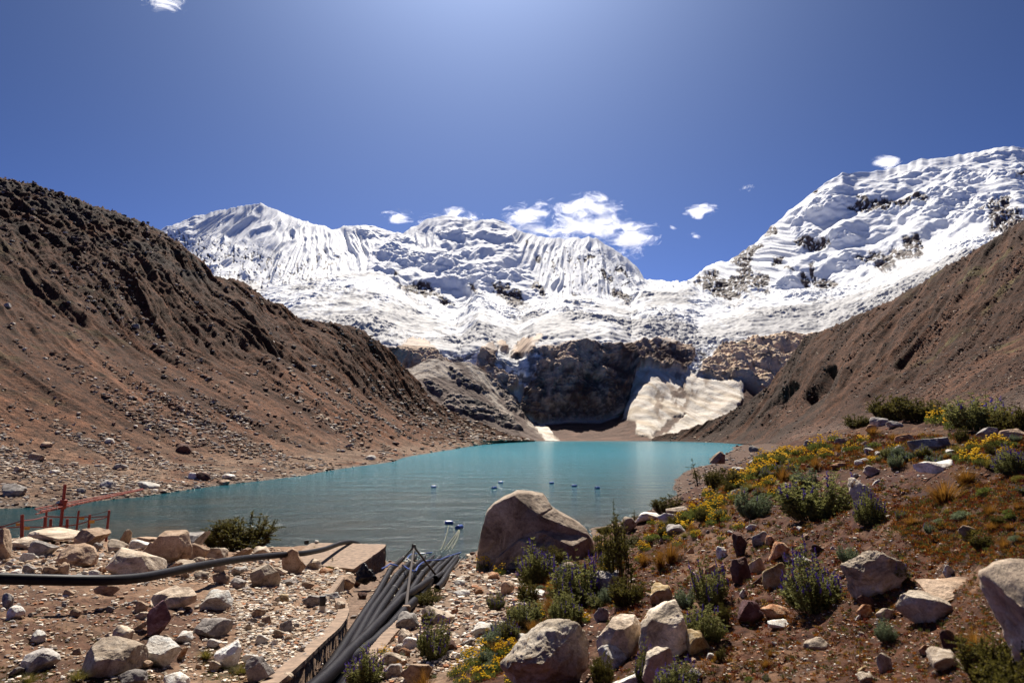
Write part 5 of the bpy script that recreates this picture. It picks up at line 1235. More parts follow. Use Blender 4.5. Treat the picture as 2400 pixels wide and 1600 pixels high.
def simple(name, colr, rough=0.6, nscale=20, var=0.25, bump=0.15, spec=0.4, metal=0.0):
    m, nt, b = newmat(name); tc = N(nt, "ShaderNodeTexCoord"); n = noise(nt, tc.outputs["Object"], nscale, 6, 0.65)
    r = ramp(nt, n.outputs[0], [(0.3, tuple(c*(1-var) for c in colr)), (0.7, tuple(min(1, c*(1+var)) for c in colr))])
    nt.links.new(r.outputs[0], b.inputs["Base Color"]); b.inputs["Roughness"].default_value = rough; b.inputs["Specular IOR Level"].default_value = spec; b.inputs["Metallic"].default_value = metal
    bp = N(nt, "ShaderNodeBump"); bp.inputs["Strength"].default_value = bump; bp.inputs["Distance"].default_value = 0.02
    nt.links.new(n.outputs[0], bp.inputs["Height"]); nt.links.new(bp.outputs[0], b.inputs["Normal"]); return m
m_pipe = simple("dusty_black_plastic_pipe", (0.011, 0.009, 0.012), 0.45, 5, 0.45, 0.2, 0.08)
m_collar = simple("pipe_collar", (0.018, 0.016, 0.020), 0.5, 8, 0.3)
m_conc = simple("weathered_concrete", (0.235, 0.16, 0.11), 0.9, 3.5, 0.5, 0.6)
m_orange = simple("rust_orange_paint", (0.22, 0.030, 0.012), 0.6, 12, 0.3)
m_yel = simple("yellow_plate", (0.55, 0.27, 0.02), 0.5, 10, 0.1)
m_blue = simple("blue_plastic", (0.010, 0.060, 0.32), 0.35, 6, 0.2)
m_bluehose = simple("blue_hose", (0.03, 0.07, 0.30), 0.35, 6, 0.25)
m_wood = simple("dark_weathered_pole", (0.045, 0.030, 0.026), 0.8, 14, 0.35)
m_rope = simple("pale_rope", (0.16, 0.145, 0.085), 0.8, 12, 0.2)
m_white = simple("white_paint", (0.55, 0.50, 0.42), 0.7, 14, 0.15)
m_black = simple("black_rubber", (0.012, 0.011, 0.012), 0.45, 9, 0.3)
PR = 0.165

# ---- pipe bundle: paths in photo pixels, lift above the bed, label
def bed_path(px, lift, n=90, r=PR):
    pts = []
    for u, v in px:
        p = pb(u, v); pts.append(p+np.array([0, 0, r+lift]))
    # keep the seen position: move back along the line of sight as the centre is raised
    out = []
    for (u, v), p in zip(px, pts):
        kx, kz = ray(u, v); lo, hi = 6.0, 90.0
        for _ in range(40):
            m_ = (lo+hi)/2
            if CAM_Z+kz*m_ > bed_z(m_)+r+lift: lo = m_
            else: hi = m_
        y = (lo+hi)/2; out.append((kx*y, y, CAM_Z+kz*y))
    return smooth_path(out, n)
PIPES = [
 ([(985,1262),(960,1264),(931,1275),(898,1305),(865,1365),(835,1411),(801,1465),(770,1515),(735,1565),(705,1610)], 0.0, "leftmost pipe of the black bundle running down the channel", [0.2, 0.45]),
 ([(1008,1262),(955,1278),(912,1318),(882,1362),(852,1405),(822,1460),(795,1510),(755,1568),(728,1610)], 0.02, "second black pipe from the left in the channel bundle", [0.24, 0.52]),
 ([(1020,1264),(978,1278),(932,1315),(905,1352),(876,1395),(843,1450),(815,1500),(775,1568),(750,1610)], 0.0, "third black pipe from the left in the channel bundle", [0.2, 0.5, 0.62]),
 ([(1032,1265),(995,1278),(955,1310),(930,1345),(903,1388),(870,1440),(835,1500),(800,1555),(770,1610)], 0.04, "fourth black pipe from the left in the channel bundle", [0.3, 0.56]),
 ([(1042,1264),(1010,1280),(970,1315),(948,1350),(925,1390),(890,1440),(850,1495),(815,1550),(785,1610)], 0.0, "fifth black pipe from the left in the channel bundle", [0.33, 0.47]),
 ([(1050,1264),(1022,1282),(990,1315),(968,1350),(945,1385),(915,1425),(870,1480)], 0.05, "sixth black pipe from the left, with two joints, in the channel bundle", [0.4, 0.6]),
 ([(1058,1263),(1034,1282),(1008,1306),(985,1340),(965,1368)], 0.03, "short black pipe right of the tripod's centre that ends among the others", [0.45]),
 ([(1062,1263),(1042,1286),(1018,1315),(1000,1328)], 0.10, "black pipe with a dark open end below the tripod's right leg", []),
 ([(1070,1261),(1050,1282),(1030,1312),(1015,1338),(1003,1350)], 0.0, "rightmost black pipe curving to a cut end by the gravel", []),
 ([(988,1330),(960,1350),(920,1375),(885,1412),(850,1452),(800,1500),(765,1540),(735,1568),(700,1602)], 0.36, "thick black pipe crossing over the bundle from upper right to lower left", []),
 ([(952,1380),(930,1400),(895,1440),(862,1472),(820,1505),(780,1530),(740,1560),(700,1592)], 0.24, "black pipe lying along the concrete strip and under the crossing pipe", []),
 ([(900,1455),(860,1500),(825,1540),(795,1575),(770,1605)], 0.10, "lowest black pipe hugging the foot of the concrete strip", []),
]
for px, lift, lb, joints in PIPES:
    path = bed_path(px, lift); root = empty("pipe", tuple(path[len(path)//2]-np.array([0, 0, PR])))
    tag(root, lb, "pipe", "black pipes bundled in the channel"); ob = np.array(root.location)
    wob = np.stack([0*path[:, 0], 0*path[:, 0], 0.02*n2(path[:, 1]*0.7, path[:, 0]*0)], 1)
    V, Fs = tube(path-ob+wob, PR, 16, cap=False)
    n0 = len(V); Vi, Fi = tube(path-ob+wob, PR*0.86, 16, cap=False); V, Fs = join((V, Fs), (Vi, Fi))
    ring = 16; L_ = len(path)
    for e in (0, (L_-1)*ring):
        for k in range(ring): Fs.append((e+k, e+(k+1) % ring, n0+e+(k+1) % ring, n0+e+k))
    link("pipe_wall", pymesh("pipe_wall", V, Fs, m_pipe), root)
    for j in joints:
        i = int(j*(len(path)-1)); seg = path[max(0, i-1):i+2]; d = (seg[-1]-seg[0]); d /= np.linalg.norm(d)
        c = path[i]-ob; cp = [c-d*0.16, c-d*0.15, c-d*0.13, c+d*0.13, c+d*0.15, c+d*0.16]
        V, Fs = tube(cp, 1, 16, rads=[PR*1.02, PR*1.14, PR*1.17, PR*1.17, PR*1.14, PR*1.02]); link("collar", pymesh("collar", V, Fs, m_collar), root)
# long pipe crossing the left bank
lp = [(-260,1322,17.5),(-60,1326,18.5),(0,1328,19),(100,1331,19.6),(220,1333,20.5),(300,1331,21.8),(360,1320,23.2),(430,1304,25.5),(500,1291,28.5),(560,1282,31.5),(640,1274,36),(700,1270,39),(745,1261,43),(778,1248,47),(800,1243.5,49.5),(818,1246,51.5),(835,1256,53.5)]
path = smooth_path([P(u, v, Y=y) for u, v, y in lp], 120)
V, Fs = tube(path-path[40], 0.152, 18); root = link("pipe", pymesh("pipe", V, Fs, m_pipe), loc=tuple(path[40])); tag(root, "long single black pipe sweeping over the boulders of the left bank to the landing", "pipe")
# small stones the long pipe rests on
# ---- blue hoses and straps
def hose(px, lift, rad, mat, lb, name="hose", cat="hose"):
    path = bed_path(px, lift, 90, rad); c = path[0].copy(); V, Fs = tube(path-c, rad, 8); o = link(name, pymesh(name, V, Fs, mat), loc=tuple(c)); tag(o, lb, cat)
hose([(935,1284),(938,1277),(944,1272),(955,1270),(982,1270),(1008,1265),(1029,1260),(1050,1256),(1072,1255)], 0.42, 0.045, m_bluehose, "upper blue hose laid across the tops of the black pipes")
hose([(1073,1257),(1066,1265),(1055,1269),(1039,1274),(1021,1280),(1008,1286),(985,1286),(970,1291),(960,1300),(955,1311)], 0.42, 0.05, m_bluehose, "lower blue hose looping back between the black pipes")
hose([(876,1306),(886,1301),(896,1294),(906,1297),(914,1299)], 0.42, 0.05, m_bluehose, "short piece of blue hose tied round the left pipes", )
hose([(924,1297),(932,1302),(938,1306),(946,1309),(953,1312)], 0.40, 0.05, m_bluehose, "twisted blue strap beneath the tripod")

# ---- tripod hoist over the pipes
ap = P(950.5, 1254, Y=36.0); f1_ = pb(1001, 1334)+np.array([0, 0, 0.35]); f2_ = pb(921, 1303)+np.array([0, 0, 0.4]); f3_ = P(933, 1393, Y=27.5)
root = empty("tripod", tuple((f1_+f2_+f3_)/3)); tag(root, "tripod of three dark poles standing over the pipe bundle", "tripod"); rb = np.array(root.location)
for ft, ex in ((f1_, 0.35), (f2_, 0.42), (f3_, 0.30)):
    d = (ap-ft)/np.linalg.norm(ap-ft); pp = [ft+(ap-ft)*t for t in np.linspace(0, 1, 12)]+[ap+d*ex]
    pp = np.array(pp); pp[:, 0] += 0.03*n2(pp[:, 2]*1.3+ft[0], pp[:, 2]*0)
    V, Fs = tube(pp-rb, 0.055, 8, rads=np.linspace(0.065, 0.04, 13)); link("leg", pymesh("leg", V, Fs, m_wood), root)
V, Fs = tube([ap-rb+np.array([0, 0, -0.16]), ap-rb+np.array([0, 0, 0.1])], 0.11, 10); link("lashing", pymesh("lashing", V, Fs, m_black), root)
V, Fs = tube([ap-rb+np.array([0.03, 0, -1.6+0.2*k]) for k in range(8)], 0.018, 6); link("chain", pymesh("chain", V, Fs, m_wood), root)
o = link("footing", pymesh("footing", *boxv((0, 0, 0), 0.30, 0.26, 0.46, 0.2, 0.03), m_conc), loc=tuple(P(933, 1404, Y=27.0))); tag(o, "small tan concrete block under the tripod's front pole", "concrete block")
a_, b2 = pb(926, 1293)+np.array([0, 0, 0.5]), pb(955, 1309)+np.array([0, 0, 0.45]); V, Fs = tube([np.zeros(3), b2-a_], 0.03, 8)
o = link("stick", pymesh("stick", V, Fs, m_white), loc=tuple(a_)); tag(o, "thin white stick lying on the pipes beneath the tripod", "stick")
a_, b2 = pb(1042, 1308)+np.array([0, 0, 0.1]), pb(1066, 1282)+np.array([0, 0, 0.25]); V, Fs = tube([np.zeros(3), b2-a_], 0.035, 8)
o = link("stick", pymesh("stick", V, Fs, m_wood), loc=tuple(a_)); tag(o, "brown stick lying on the gravel right of the pipes", "stick")

# ---- curving masonry wall of the channel (left) and its coping
m_mas, nt, b = newmat("rubble_masonry"); at = N(nt, "ShaderNodeAttribute", attribute_name="tint")
vo = N(nt, "ShaderNodeTexVoronoi"); vo.inputs["Scale"].default_value = 3.6; vo.inputs["Randomness"].default_value = 0.85
vd = N(nt, "ShaderNodeTexVoronoi"); vd.feature = 'DISTANCE_TO_EDGE'; vd.inputs["Scale"].default_value = 3.6; vd.inputs["Randomness"].default_value = 0.85
for q in (vo, vd): nt.links.new(at.outputs["Vector"], q.inputs["Vector"])
cr_m = ramp(nt, vo.outputs["Color"], [(0.15, (0.20, 0.105, 0.055)), (0.4, (0.115, 0.082, 0.065)), (0.6, (0.19, 0.15, 0.115)), (0.85, (0.13, 0.06, 0.035))])
er = ramp(nt, vd.outputs["Distance"], [(0.02, (0, 0, 0)), (0.06, (1, 1, 1))])
mx = N(nt, "ShaderNodeMix", data_type='RGBA'); nt.links.new(er.outputs[0], mx.inputs[0]); mx.inputs[6].default_value = (0.085, 0.066, 0.052, 1); nt.links.new(cr_m.outputs[0], mx.inputs[7])
tcm = N(nt, "ShaderNodeTexCoord"); nm_ = noise(nt, tcm.outputs["Object"], 22, 6, 0.7); rm_ = ramp(nt, nm_.outputs[0], [(0.3, (0.55,)*3), (0.7, (1.3,)*3)])
nt.links.new(mulcol(nt, mx.outputs[2], rm_.outputs[0], 0.8), b.inputs["Base Color"]); b.inputs["Roughness"].default_value = 0.95
bp = N(nt, "ShaderNodeBump"); bp.inputs["Strength"].default_value = 1.0; bp.inputs["Distance"].default_value = 0.06; er2 = ramp(nt, vd.outputs["Distance"], [(0.0, (0, 0, 0)), (0.15, (1, 1, 1))]); nt.links.new(er2.outputs[0], bp.inputs["Height"]); nt.links.new(bp.outputs[0], b.inputs["Normal"])
def strip_wall(pts, wid, side, hgt, nm, lb, cat, face=True):
    pth = smooth_path(pts, 90); base = pth[45].copy(); base[2] = bed_z(base[1])
    t = np.gradient(pth[:, :2], axis=0); t /= np.linalg.norm(t, axis=1)[:, None]; nn = np.stack([t[:, 1], -t[:, 0]], 1)*side   # towards the channel
    root = empty(nm, tuple(base)); tag(root, lb, cat)
    zt = pth[:, 2]+0.04; rg_ = 0.012*n2(np.arange(90)*0.9, np.zeros(90))
    prof = [(-wid, -0.02), (-wid, 0.09), (0.05, 0.10), (0.05, 0.0)]
    V, Fs = [], []
    for i in range(90):
        for a, h in prof: V.append((pth[i, 0]+nn[i, 0]*(a+rg_[i]*2)-base[0], pth[i, 1]+nn[i, 1]*(a+rg_[i])-base[1], zt[i]+h+rg_[i]-base[2]))
    for i in range(89):
        for k in range(4): Fs.append((i*4+k, i*4+(k+1) % 4, (i+1)*4+(k+1) % 4, (i+1)*4+k))
    Fs += [(3, 2, 1, 0), (89*4, 89*4+1, 89*4+2, 89*4+3)]
    link("coping", pymesh("coping", V, Fs, m_conc, smooth=False), root)
    nh = 14; s_ = np.concatenate([[0], np.cumsum(np.linalg.norm(np.diff(pth, axis=0), axis=1))]); V, C_ = [], []
    for j in range(nh):
        for i in range(90):
            zb = bed_z(pth[i, 1])-0.25; z = zt[i]-0.003+(zb-zt[i])*j/(nh-1); w = 0.02*n2(s_[i]*3, z*3)
            V.append((pth[i, 0]+nn[i, 0]*(0.0+w)-base[0], pth[i, 1]+nn[i, 1]*(0.0+w)-base[1], z-base[2])); C_.append((s_[i], z, 0.5))
    Vb = [(x-nn[i % 90, 0]*(wid-0.02), y-nn[i % 90, 1]*(wid-0.02), z) for i, (x, y, z) in enumerate(V)]
    ff = grid_faces(nh, 90); m_ = len(V)
    allf = np.concatenate([ff, ff[:, ::-1]+m_])
    link("wall_face", mesh_np("wall_face", np.array(V+Vb), allf, m_mas if face else m_conc, np.array(C_+C_)), root)
strip_wall(wall_L, 0.33, 1, 1.0, "stone_wall", "curving retaining wall of rubble masonry with a pale coping left of the pipes", "wall")
strip_wall(wall_R, 0.30, -1, 1.0, "concrete_kerb", "straight pale concrete strip along the right side of the pipes", "kerb", face=False)
# ---- concrete landing at the lake
top = np.array(pad_top); base = np.array([top[:, 0].mean(), top[:, 1].mean(), 0.2]); root = empty("concrete_landing", tuple(base)); tag(root, "flat tan concrete landing slab at the water's edge left of the pipes", "landing")
n = len(top); dense = []
for i in range(n):
    for t in np.linspace(0, 1, 14, endpoint=False): dense.append(top[i]+(top[(i+1) % n]-top[i])*t)
dense = np.array(dense); jit = 0.12*n2(dense[:, 0]*1.7, dense[:, 1]*1.7)+0.06*n2(dense[:, 0]*6, dense[:, 1]*6); cen = dense.mean(0); dd = dense-cen; dd /= np.linalg.norm(dd, axis=1)[:, None]; dense = dense+dd*jit[:, None]; dense[:, 2] = 2.26
m_ = len(dense); V = [tuple(q-base) for q in dense]+[tuple(q-base-np.array([0, 0, 0.14])) for q in dense]; Fs = [tuple(range(m_)), tuple(range(2*m_-1, m_-1, -1))]+[(i, (i+1) % m_, m_+(i+1) % m_, m_+i) for i in range(m_)]
link("slab", pymesh("slab", V, Fs, m_conc, smooth=False), root)
V, C_ = [], []; s_ = np.concatenate([[0], np.cumsum(np.linalg.norm(np.diff(dense, axis=0), axis=1))])
for j in range(12):
    for i in range(m_+1):
        q = dense[i % m_]; z = 2.12-2.3*j/11; ins = 0.06+0.10*n2(s_[i % m_]*2.2, z*2.2)+0.05*n2(s_[i % m_]*7, z*7); V.append(tuple(np.array([q[0]-dd[i % m_, 0]*ins, q[1]-dd[i % m_, 1]*ins, z])-base)); C_.append((s_[min(i, m_-1)]+(0.1 if i == m_ else 0), z, 0.2))
link("wall_face", mesh_np("wall_face", np.array(V), grid_faces(12, m_+1), m_mas, np.array(C_)), root)
# ---- concrete corner near the marker post, black debris, marker post
c1 = P(742, 1374, z=3.35); c2 = P(784, 1336, z=2.95); d = c2-c1; L_ = np.linalg.norm(d[:2]); rz = math.atan2(d[1], d[0])
o = link("concrete_wall", pymesh("concrete_wall", *boxv((0, 0, 0), L_, 0.30, 1.1, rz, 0.03), m_conc), loc=tuple((c1+c2)/2-np.array([0, 0, 0.5]))); o.rotation_euler = (0, 0, 0); tag(o, "short straight concrete wall remnant beyond the marker post", "wall")
shaped([(768,1335),(770,1326),(785,1320),(812,1319),(815,1328),(808,1350),(800,1358),(790,1338),(778,1332)], 34.5, 0.9, 'tan', "broken slab leaning over the end of the short concrete wall", 61, 0.05, 0.4, [((0, -0.2, 1), 0.2)], sub=5)
p_, f_ = outline_rock([(P(u, v, Y=36.5)[0], P(u, v, Y=36.5)[2]) for u, v in [(818,1340),(812,1325),(824,1300),(832,1296),(842,1308),(855,1318),(860,1332),(852,1342),(835,1345)]], 62, 0.7, 36, 5, 0.22, 0.4)
cz = p_.mean(0); o = link("debris_heap", mesh_np("debris_heap", p_-cz, f_, m_black), loc=(cz[0], 36.8, cz[2])); tag(o, "crumpled black plastic heap at the foot of the landing wall", "debris")
mp = hit(740, 1405); root = empty("marker_post", tuple(mp)); tag(root, "short round marker post with black top and cream foot", "post")
sc_ = mp[1]/F; V, Fs = tube([(0, 0, -0.1), (0, 0, 14*sc_)], 6.5*sc_, 18, rads=[7*sc_, 6.8*sc_]); link("foot", pymesh("foot", V, Fs, m_white), root)
V, Fs = tube([(0, 0, 14*sc_+0.001), (0, 0, 33*sc_), (0, 0, 34.5*sc_)], 1, 18, rads=[6.6*sc_, 7.0*sc_, 6.2*sc_]); link("cap", pymesh("cap", V, Fs, m_black), root)
for u, v, lb in ((704, 1249, "dark little box standing on the lakeside edge of the landing"),):
    q = P(u, v, z=2.27); o = link("box", pymesh("box", *boxv((0, 0, 0.14), 0.3, 0.25, 0.28, 0.3, 0.02), m_black), loc=tuple(q)); tag(o, lb, "box")
q = P(727, 1247, z=2.27); o = link("rock", rock_mesh('white', 2, 3), loc=(q[0], q[1], q[2]+0.1)); o.scale = (0.17, 0.15, 0.11); tag(o, "white pebble stone on the lakeside edge of the landing", "rock")

# ---- orange fence and hoist on the far left
def post(parent, b0, t0, rad, name="post", mat=m_orange):
    rb = np.array(parent.location); w = np.array(t0)-np.array(b0); L_ = np.linalg.norm(w); V, Fs = tube([np.array(b0)-rb, np.array(t0)-rb], rad, 8); return link(name, pymesh(name, V, Fs, mat), parent)
fence = empty("safety_fence", tuple(P(150, 1235, Y=47))); tag(fence, "rust orange safety fence of thin posts and cables behind the boulders", "fence")
PO = {'a': (51,1181,50,1240,44,.10),'b': (107,1171,103,1240,48,.07),'b2': (104,1186,100,1240,46.5,.08),'e': (181,1172,173,1240,48.5,.07),'f': (206.5,1181,201,1240,46.5,.08),'g': (251,1171,243,1245,47.5,.08)}
tp = {}
for k, (u1, v1, u0_, v0_, Y, r_) in PO.items():
    t0 = P(u1, v1, Y=Y); b0 = P(u0_, v0_, Y=Y); post(fence, b0, t0, r_); tp[k] = (t0, b0)
def rail(a, b_, rad=0.036):
    rb = np.array(fence.location); pts = [np.array(a)+(np.array(b_)-np.array(a))*t-np.array([0, 0, 0.06*math.sin(math.pi*t)])-rb for t in np.linspace(0, 1, 8)]
    V, Fs = tube(pts, rad, 6); link("cable", pymesh("cable", V, Fs, m_orange), fence)
rail(P(-40,1217,Y=43), P(51,1195,Y=44)); rail(P(51,1195,Y=44), P(104,1186,Y=47)); rail(P(-40,1209,Y=43), P(51,1209,Y=44)); rail(P(51,1209,Y=44), P(154,1207,Y=46)); rail(P(154,1207,Y=46), P(206,1195,Y=46.5)); rail(P(206,1195,Y=46.5), P(250,1185,Y=47.5)); rail(P(107,1185,Y=48), P(250,1185,Y=47.5)); rail(P(180,1187,Y=48.5), P(251,1172,Y=47.5), 0.015); rail(P(104,1186,Y=47), P(180,1187,Y=48.5), 0.015)
for u, v, Y in ((62,1213,43.9),(188,1190,48.3),(211,1198,46.3),(43,1204,44.1)):
    q = P(u, v, Y=Y); rb = np.array(fence.location); link("plate", pymesh("plate", *boxv(tuple(q-rb), 0.33, 0.02, 0.17, 0.1, 0.003), m_yel), fence)
hoist = empty("hoist", tuple(P(137, 1232, Y=46))); tag(hoist, "tall orange lattice-boom hoist standing in a low frame inside the fence", "hoist")
post(hoist, P(136, 1240, Y=46), P(149.5, 1112, Y=46), 0.10, "mast")
post(hoist, P(143, 1168, Y=46), P(147, 1147, Y=46), 0.22, "collar")
for u in (116, 154): post(hoist, P(u-1, 1240, Y=46), P(u+0.5, 1191, Y=46), 0.09, "frame_post")
post(hoist, P(114, 1221, Y=45.9), P(155, 1221, Y=45.9), 0.10, "frame_beam")
def lerp3(a, b_, t): return np.array(a)+(np.array(b_)-np.array(a))*t
cA, cB = (P(80, 1168, Y=43), P(328, 1121.5, Y=59)), (P(82, 1180, Y=43), P(328, 1124.5, Y=59)); cC = (cA[0]+np.array([0.35, 0, -0.15]), cA[1]+np.array([0.1, 0, -0.05]))
rb = np.array(hoist.location); parts_b = []
for c_ in (cA, cB, cC): parts_b.append(tube([c_[0]-rb, c_[1]-rb], 0.035, 6))
for i in range(26):
    t0, t1 = i/26, (i+1)/26
    for c_, d_ in ((cA, cB), (cC, cB), (cA, cC)): parts_b.append(tube([lerp3(*c_, t0)-rb, lerp3(*d_, t1)-rb], 0.016, 4, cap=False)); parts_b.append(tube([lerp3(*c_, t1)-rb, lerp3(*d_, t1)-rb], 0.014, 4, cap=False))
V, Fs = join(*parts_b); link("boom", pymesh("boom", V, Fs, m_orange, smooth=False), hoist)

# ---- blue barrels floating on the lake
def barrel_mesh():
    L_, r_ = 0.90, 0.29; xs_ = [-.45, -.445, -.43, -.16, -.15, -.14, -.13, .13, .14, .15, .16, .43, .445, .45]; rr_ = [.25, .28, .29, .285, .30, .30, .285, .285, .30, .30, .285, .29, .28, .25]
    V, Fs = tube([(x, 0, 0) for x in xs_], 1, 20, rads=rr_); return pymesh("barrel_body", V, Fs, m_blue)
def bung():
    V, Fs = tube([(-0.45, 0.12, 0.1), (-0.475, 0.12, 0.1)], 0.035, 10); return pymesh("bung", V, Fs, m_black)
bm_, bg_ = barrel_mesh(), bung()
BAR = [(1031,1203,0.1,"nearer blue barrel floating sideways, left of the pair before the giant boulder"),(1055,1213,1.25,"nearest blue barrel seen end-on at the ropes in front of the landing"),(996,1119,0.1,"leftmost small blue barrel in the row far out on the lake"),(1150,1109,0.0,"blue barrel of the far row lying furthest out left of centre"),
       (1135,1121.5,0.9,"turned blue barrel just left of and nearer than the furthest-out one"),(1267,1110,0.05,"third from right blue barrel in the far row on the lake"),(1319,1117,0.1,"second from right blue barrel in the far row on the lake"),(1372,1121.5,0.6,"rightmost blue barrel in the far row above the giant boulder")]
for i, (u, v, rz, lb) in enumerate(BAR):
    q = P(u, v, z=0.0); root = empty("barrel", (q[0], q[1], 0.09), rz+random.Random(i).uniform(-.1, .1)); tag(root, lb, "barrel", "blue barrels floating on the lake")
    link("barrel_body", bm_, root); link("bung", bg_, root)
ROPES = [([(1030,1206),(1026,1225),(1018,1250),(1012,1263)],"left pale rope running from the nearer barrel to the pipes"),([(1054,1216),(1042,1232),(1028,1250),(1020,1262)],"second pale rope running from the nearest barrel to the pipes"),([(1055,1217),(1045,1235),(1034,1252),(1028,1262)],"third pale rope running from the nearest barrel to the pipes"),([(1056,1218),(1050,1238),(1042,1252),(1038,1260)],"right pale rope running from the nearest barrel to the pipes")]
for px, lb in ROPES:
    pth = smooth_path([P(u, v, z=0.03) for u, v in px], 30); c = pth[0].copy(); V, Fs = tube(pth-c, 0.035, 6); o = link("rope", pymesh("rope", V, Fs, m_rope), loc=tuple(c)); tag(o, lb, "rope", "pale ropes slanting through the water to the barrels")
q = P(1532, 1185, z=0.0); root = empty("gauge_pole", tuple(q)); tag(root, "thin dark pole with a small float standing in the shallows by the right shore", "pole")
V, Fs = tube([(0, 0, -0.5), (0, 0, 1.6)], 0.03, 6); link("shaft", pymesh("shaft", V, Fs, m_black), root)
V, Fs = tube([(0.02, 0, 0.9), (0.2, 0, 0.9)], 0.09, 8); link("float", pymesh("float", V, Fs, m_black), root)

# ================================================================== plants
def leaf_mat(name, c1_, c2_, rough=0.7, trans=0.0):
    m, nt, b = newmat(name); oi = N(nt, "ShaderNodeObjectInfo"); tc = N(nt, "ShaderNodeTexCoord"); n = noise(nt, tc.outputs["Object"], 5.5, 4, 0.6); n_b = noise(nt, tc.outputs["Object"], 45, 2, 0.5)
    ad = N(nt, "ShaderNodeMath", operation='ADD'); nt.links.new(n.outputs[0], ad.inputs[0]); sb = N(nt, "ShaderNodeMath", operation='MULTIPLY_ADD'); nt.links.new(n_b.outputs[0], sb.inputs[0]); sb.inputs[1].default_value = 0.6; sb.inputs[2].default_value = -0.3; nt.links.new(sb.outputs[0], ad.inputs[1])
    r = ramp(nt, ad.outputs[0], [(0.3, c1_), (0.7, c2_)]); nt.links.new(r.outputs[0], b.inputs["Base Color"]); b.inputs["Roughness"].default_value = rough; b.inputs["Specular IOR Level"].default_value = 0.2
    tr = N(nt, "ShaderNodeBsdfTranslucent"); nt.links.new(r.outputs[0], tr.inputs[0]); mx = N(nt, "ShaderNodeMixShader"); mx.inputs[0].default_value = 0.5
    out = nt.nodes["Material Output"]; nt.links.new(b.outputs[0], mx.inputs[1]); nt.links.new(tr.outputs[0], mx.inputs[2]); nt.links.new(mx.outputs[0], out.inputs[0]); return m
LM_ = {'lup': leaf_mat("lupine_leaf", (0.095, 0.100, 0.028), (0.25, 0.24, 0.085)), 'blueg': leaf_mat("blue_green_leaf", (0.08, 0.105, 0.055), (0.20, 0.23, 0.13)), 'dark': leaf_mat("dark_shrub_leaf", (0.058, 0.054, 0.012), (0.155, 0.130, 0.028)),
 'tuft': leaf_mat("rust_grass", (0.13, 0.055, 0.010), (0.30, 0.145, 0.025)), 'gtuft': leaf_mat("olive_grass", (0.09, 0.08, 0.015), (0.21, 0.165, 0.035)), 'yel': leaf_mat("golden_petal", (0.86, 0.58, 0.010), (0.95, 0.76, 0.05)), 'pur': leaf_mat("purple_petal", (0.13, 0.075, 0.34), (0.30, 0.20, 0.62)),
 'stem': leaf_mat("woody_stem", (0.05, 0.032, 0.02), (0.13, 0.09, 0.055)), 'gstem': leaf_mat("green_stem", (0.05, 0.06, 0.02), (0.12, 0.12, 0.05)), 'grn': leaf_mat("fresh_leaf", (0.06, 0.08, 0.016), (0.16, 0.17, 0.04))}
def leaves(base, dirv, length, width, r, fold=0.0):
    """n narrow leaves: rhombic quads"""
    n = len(base); rnd = r.normal(size=(n, 3)); s = np.cross(dirv, rnd); s /= np.linalg.norm(s, axis=1)[:, None]+1e-9
    L_ = length[:, None]*dirv; Wd = s*width[:, None]
    V = np.stack([base, base+L_*0.45+Wd, base+L_, base+L_*0.45-Wd], 1).reshape(-1, 3); i = np.arange(n)*4
    return V, np.stack([i, i+1, i+2, i+3], 1)
def stems_mesh(paths, rad):
    VV, FF = [], []; off = 0
    for p_ in paths:
        v, f = tube(p_, rad, 4, cap=False, rads=np.linspace(rad, rad*0.45, len(p_))); VV += list(v); FF += [tuple(i+off for i in q) for q in f]; off += len(v)
    return np.array(VV), np.array(FF)
def blobs(pos, rad, r):
    v, f = ICO[1]; v = v[:, :]; n = len(pos); e = rad[:, None]*r.uniform(0.7, 1.2, (n, 3)); V = (v[None]*e[:, None, :]+pos[:, None, :]).reshape(-1, 3); F_ = (f[None]+(np.arange(n)*len(v))[:, None, None]).reshape(-1, 3); return V, F_
OCT = (np.array([[1, 0, 0], [-1, 0, 0], [0, 1, 0], [0, -1, 0], [0, 0, 1], [0, 0, -1]], float), np.array([[0, 2, 4], [2, 1, 4], [1, 3, 4], [3, 0, 4], [2, 0, 5], [1, 2, 5], [3, 1, 5], [0, 3, 5]]))
def octs(pos, rad, r):
    v, f = OCT; n = len(pos); e = rad[:, None]*r.uniform(0.7, 1.3, (n, 3)); V = (v[None]*e[:, None, :]+pos[:, None, :]).reshape(-1, 3); F_ = (f[None]+(np.arange(n)*6)[:, None, None]).reshape(-1, 3); return V, F_
def dome_paths(r, n, rx, h, k=7, lean=1.0):
    out = []; i0 = r.uniform(0, 6)
    for i in range(n):
        a = r.uniform(0, 2*np.pi); q = np.sqrt(r.uniform(0, 1)); th = q*1.25*lean; hh = h*r.uniform(0.68, 1.12)*(1+0.28*math.sin(a*2+i0)+0.16*math.sin(a*3+2*i0))
        tip = np.array([np.cos(a)*np.sin(th)*rx, np.sin(a)*np.sin(th)*rx, hh*(0.35+0.65*np.cos(th*0.9))]); b0 = np.array([np.cos(a), np.sin(a), 0])*rx*0.5*q
        mid = b0+(tip-b0)*0.5+np.array([np.cos(a)*0.08*rx*q, np.sin(a)*0.08*rx*q, -0.02])
        t = np.linspace(0, 1, k)[:, None]; p_ = (1-t)**2*b0+2*t*(1-t)*mid+t**2*tip; p_ += r.normal(size=p_.shape)*0.008*t; out.append(p_)
    return out
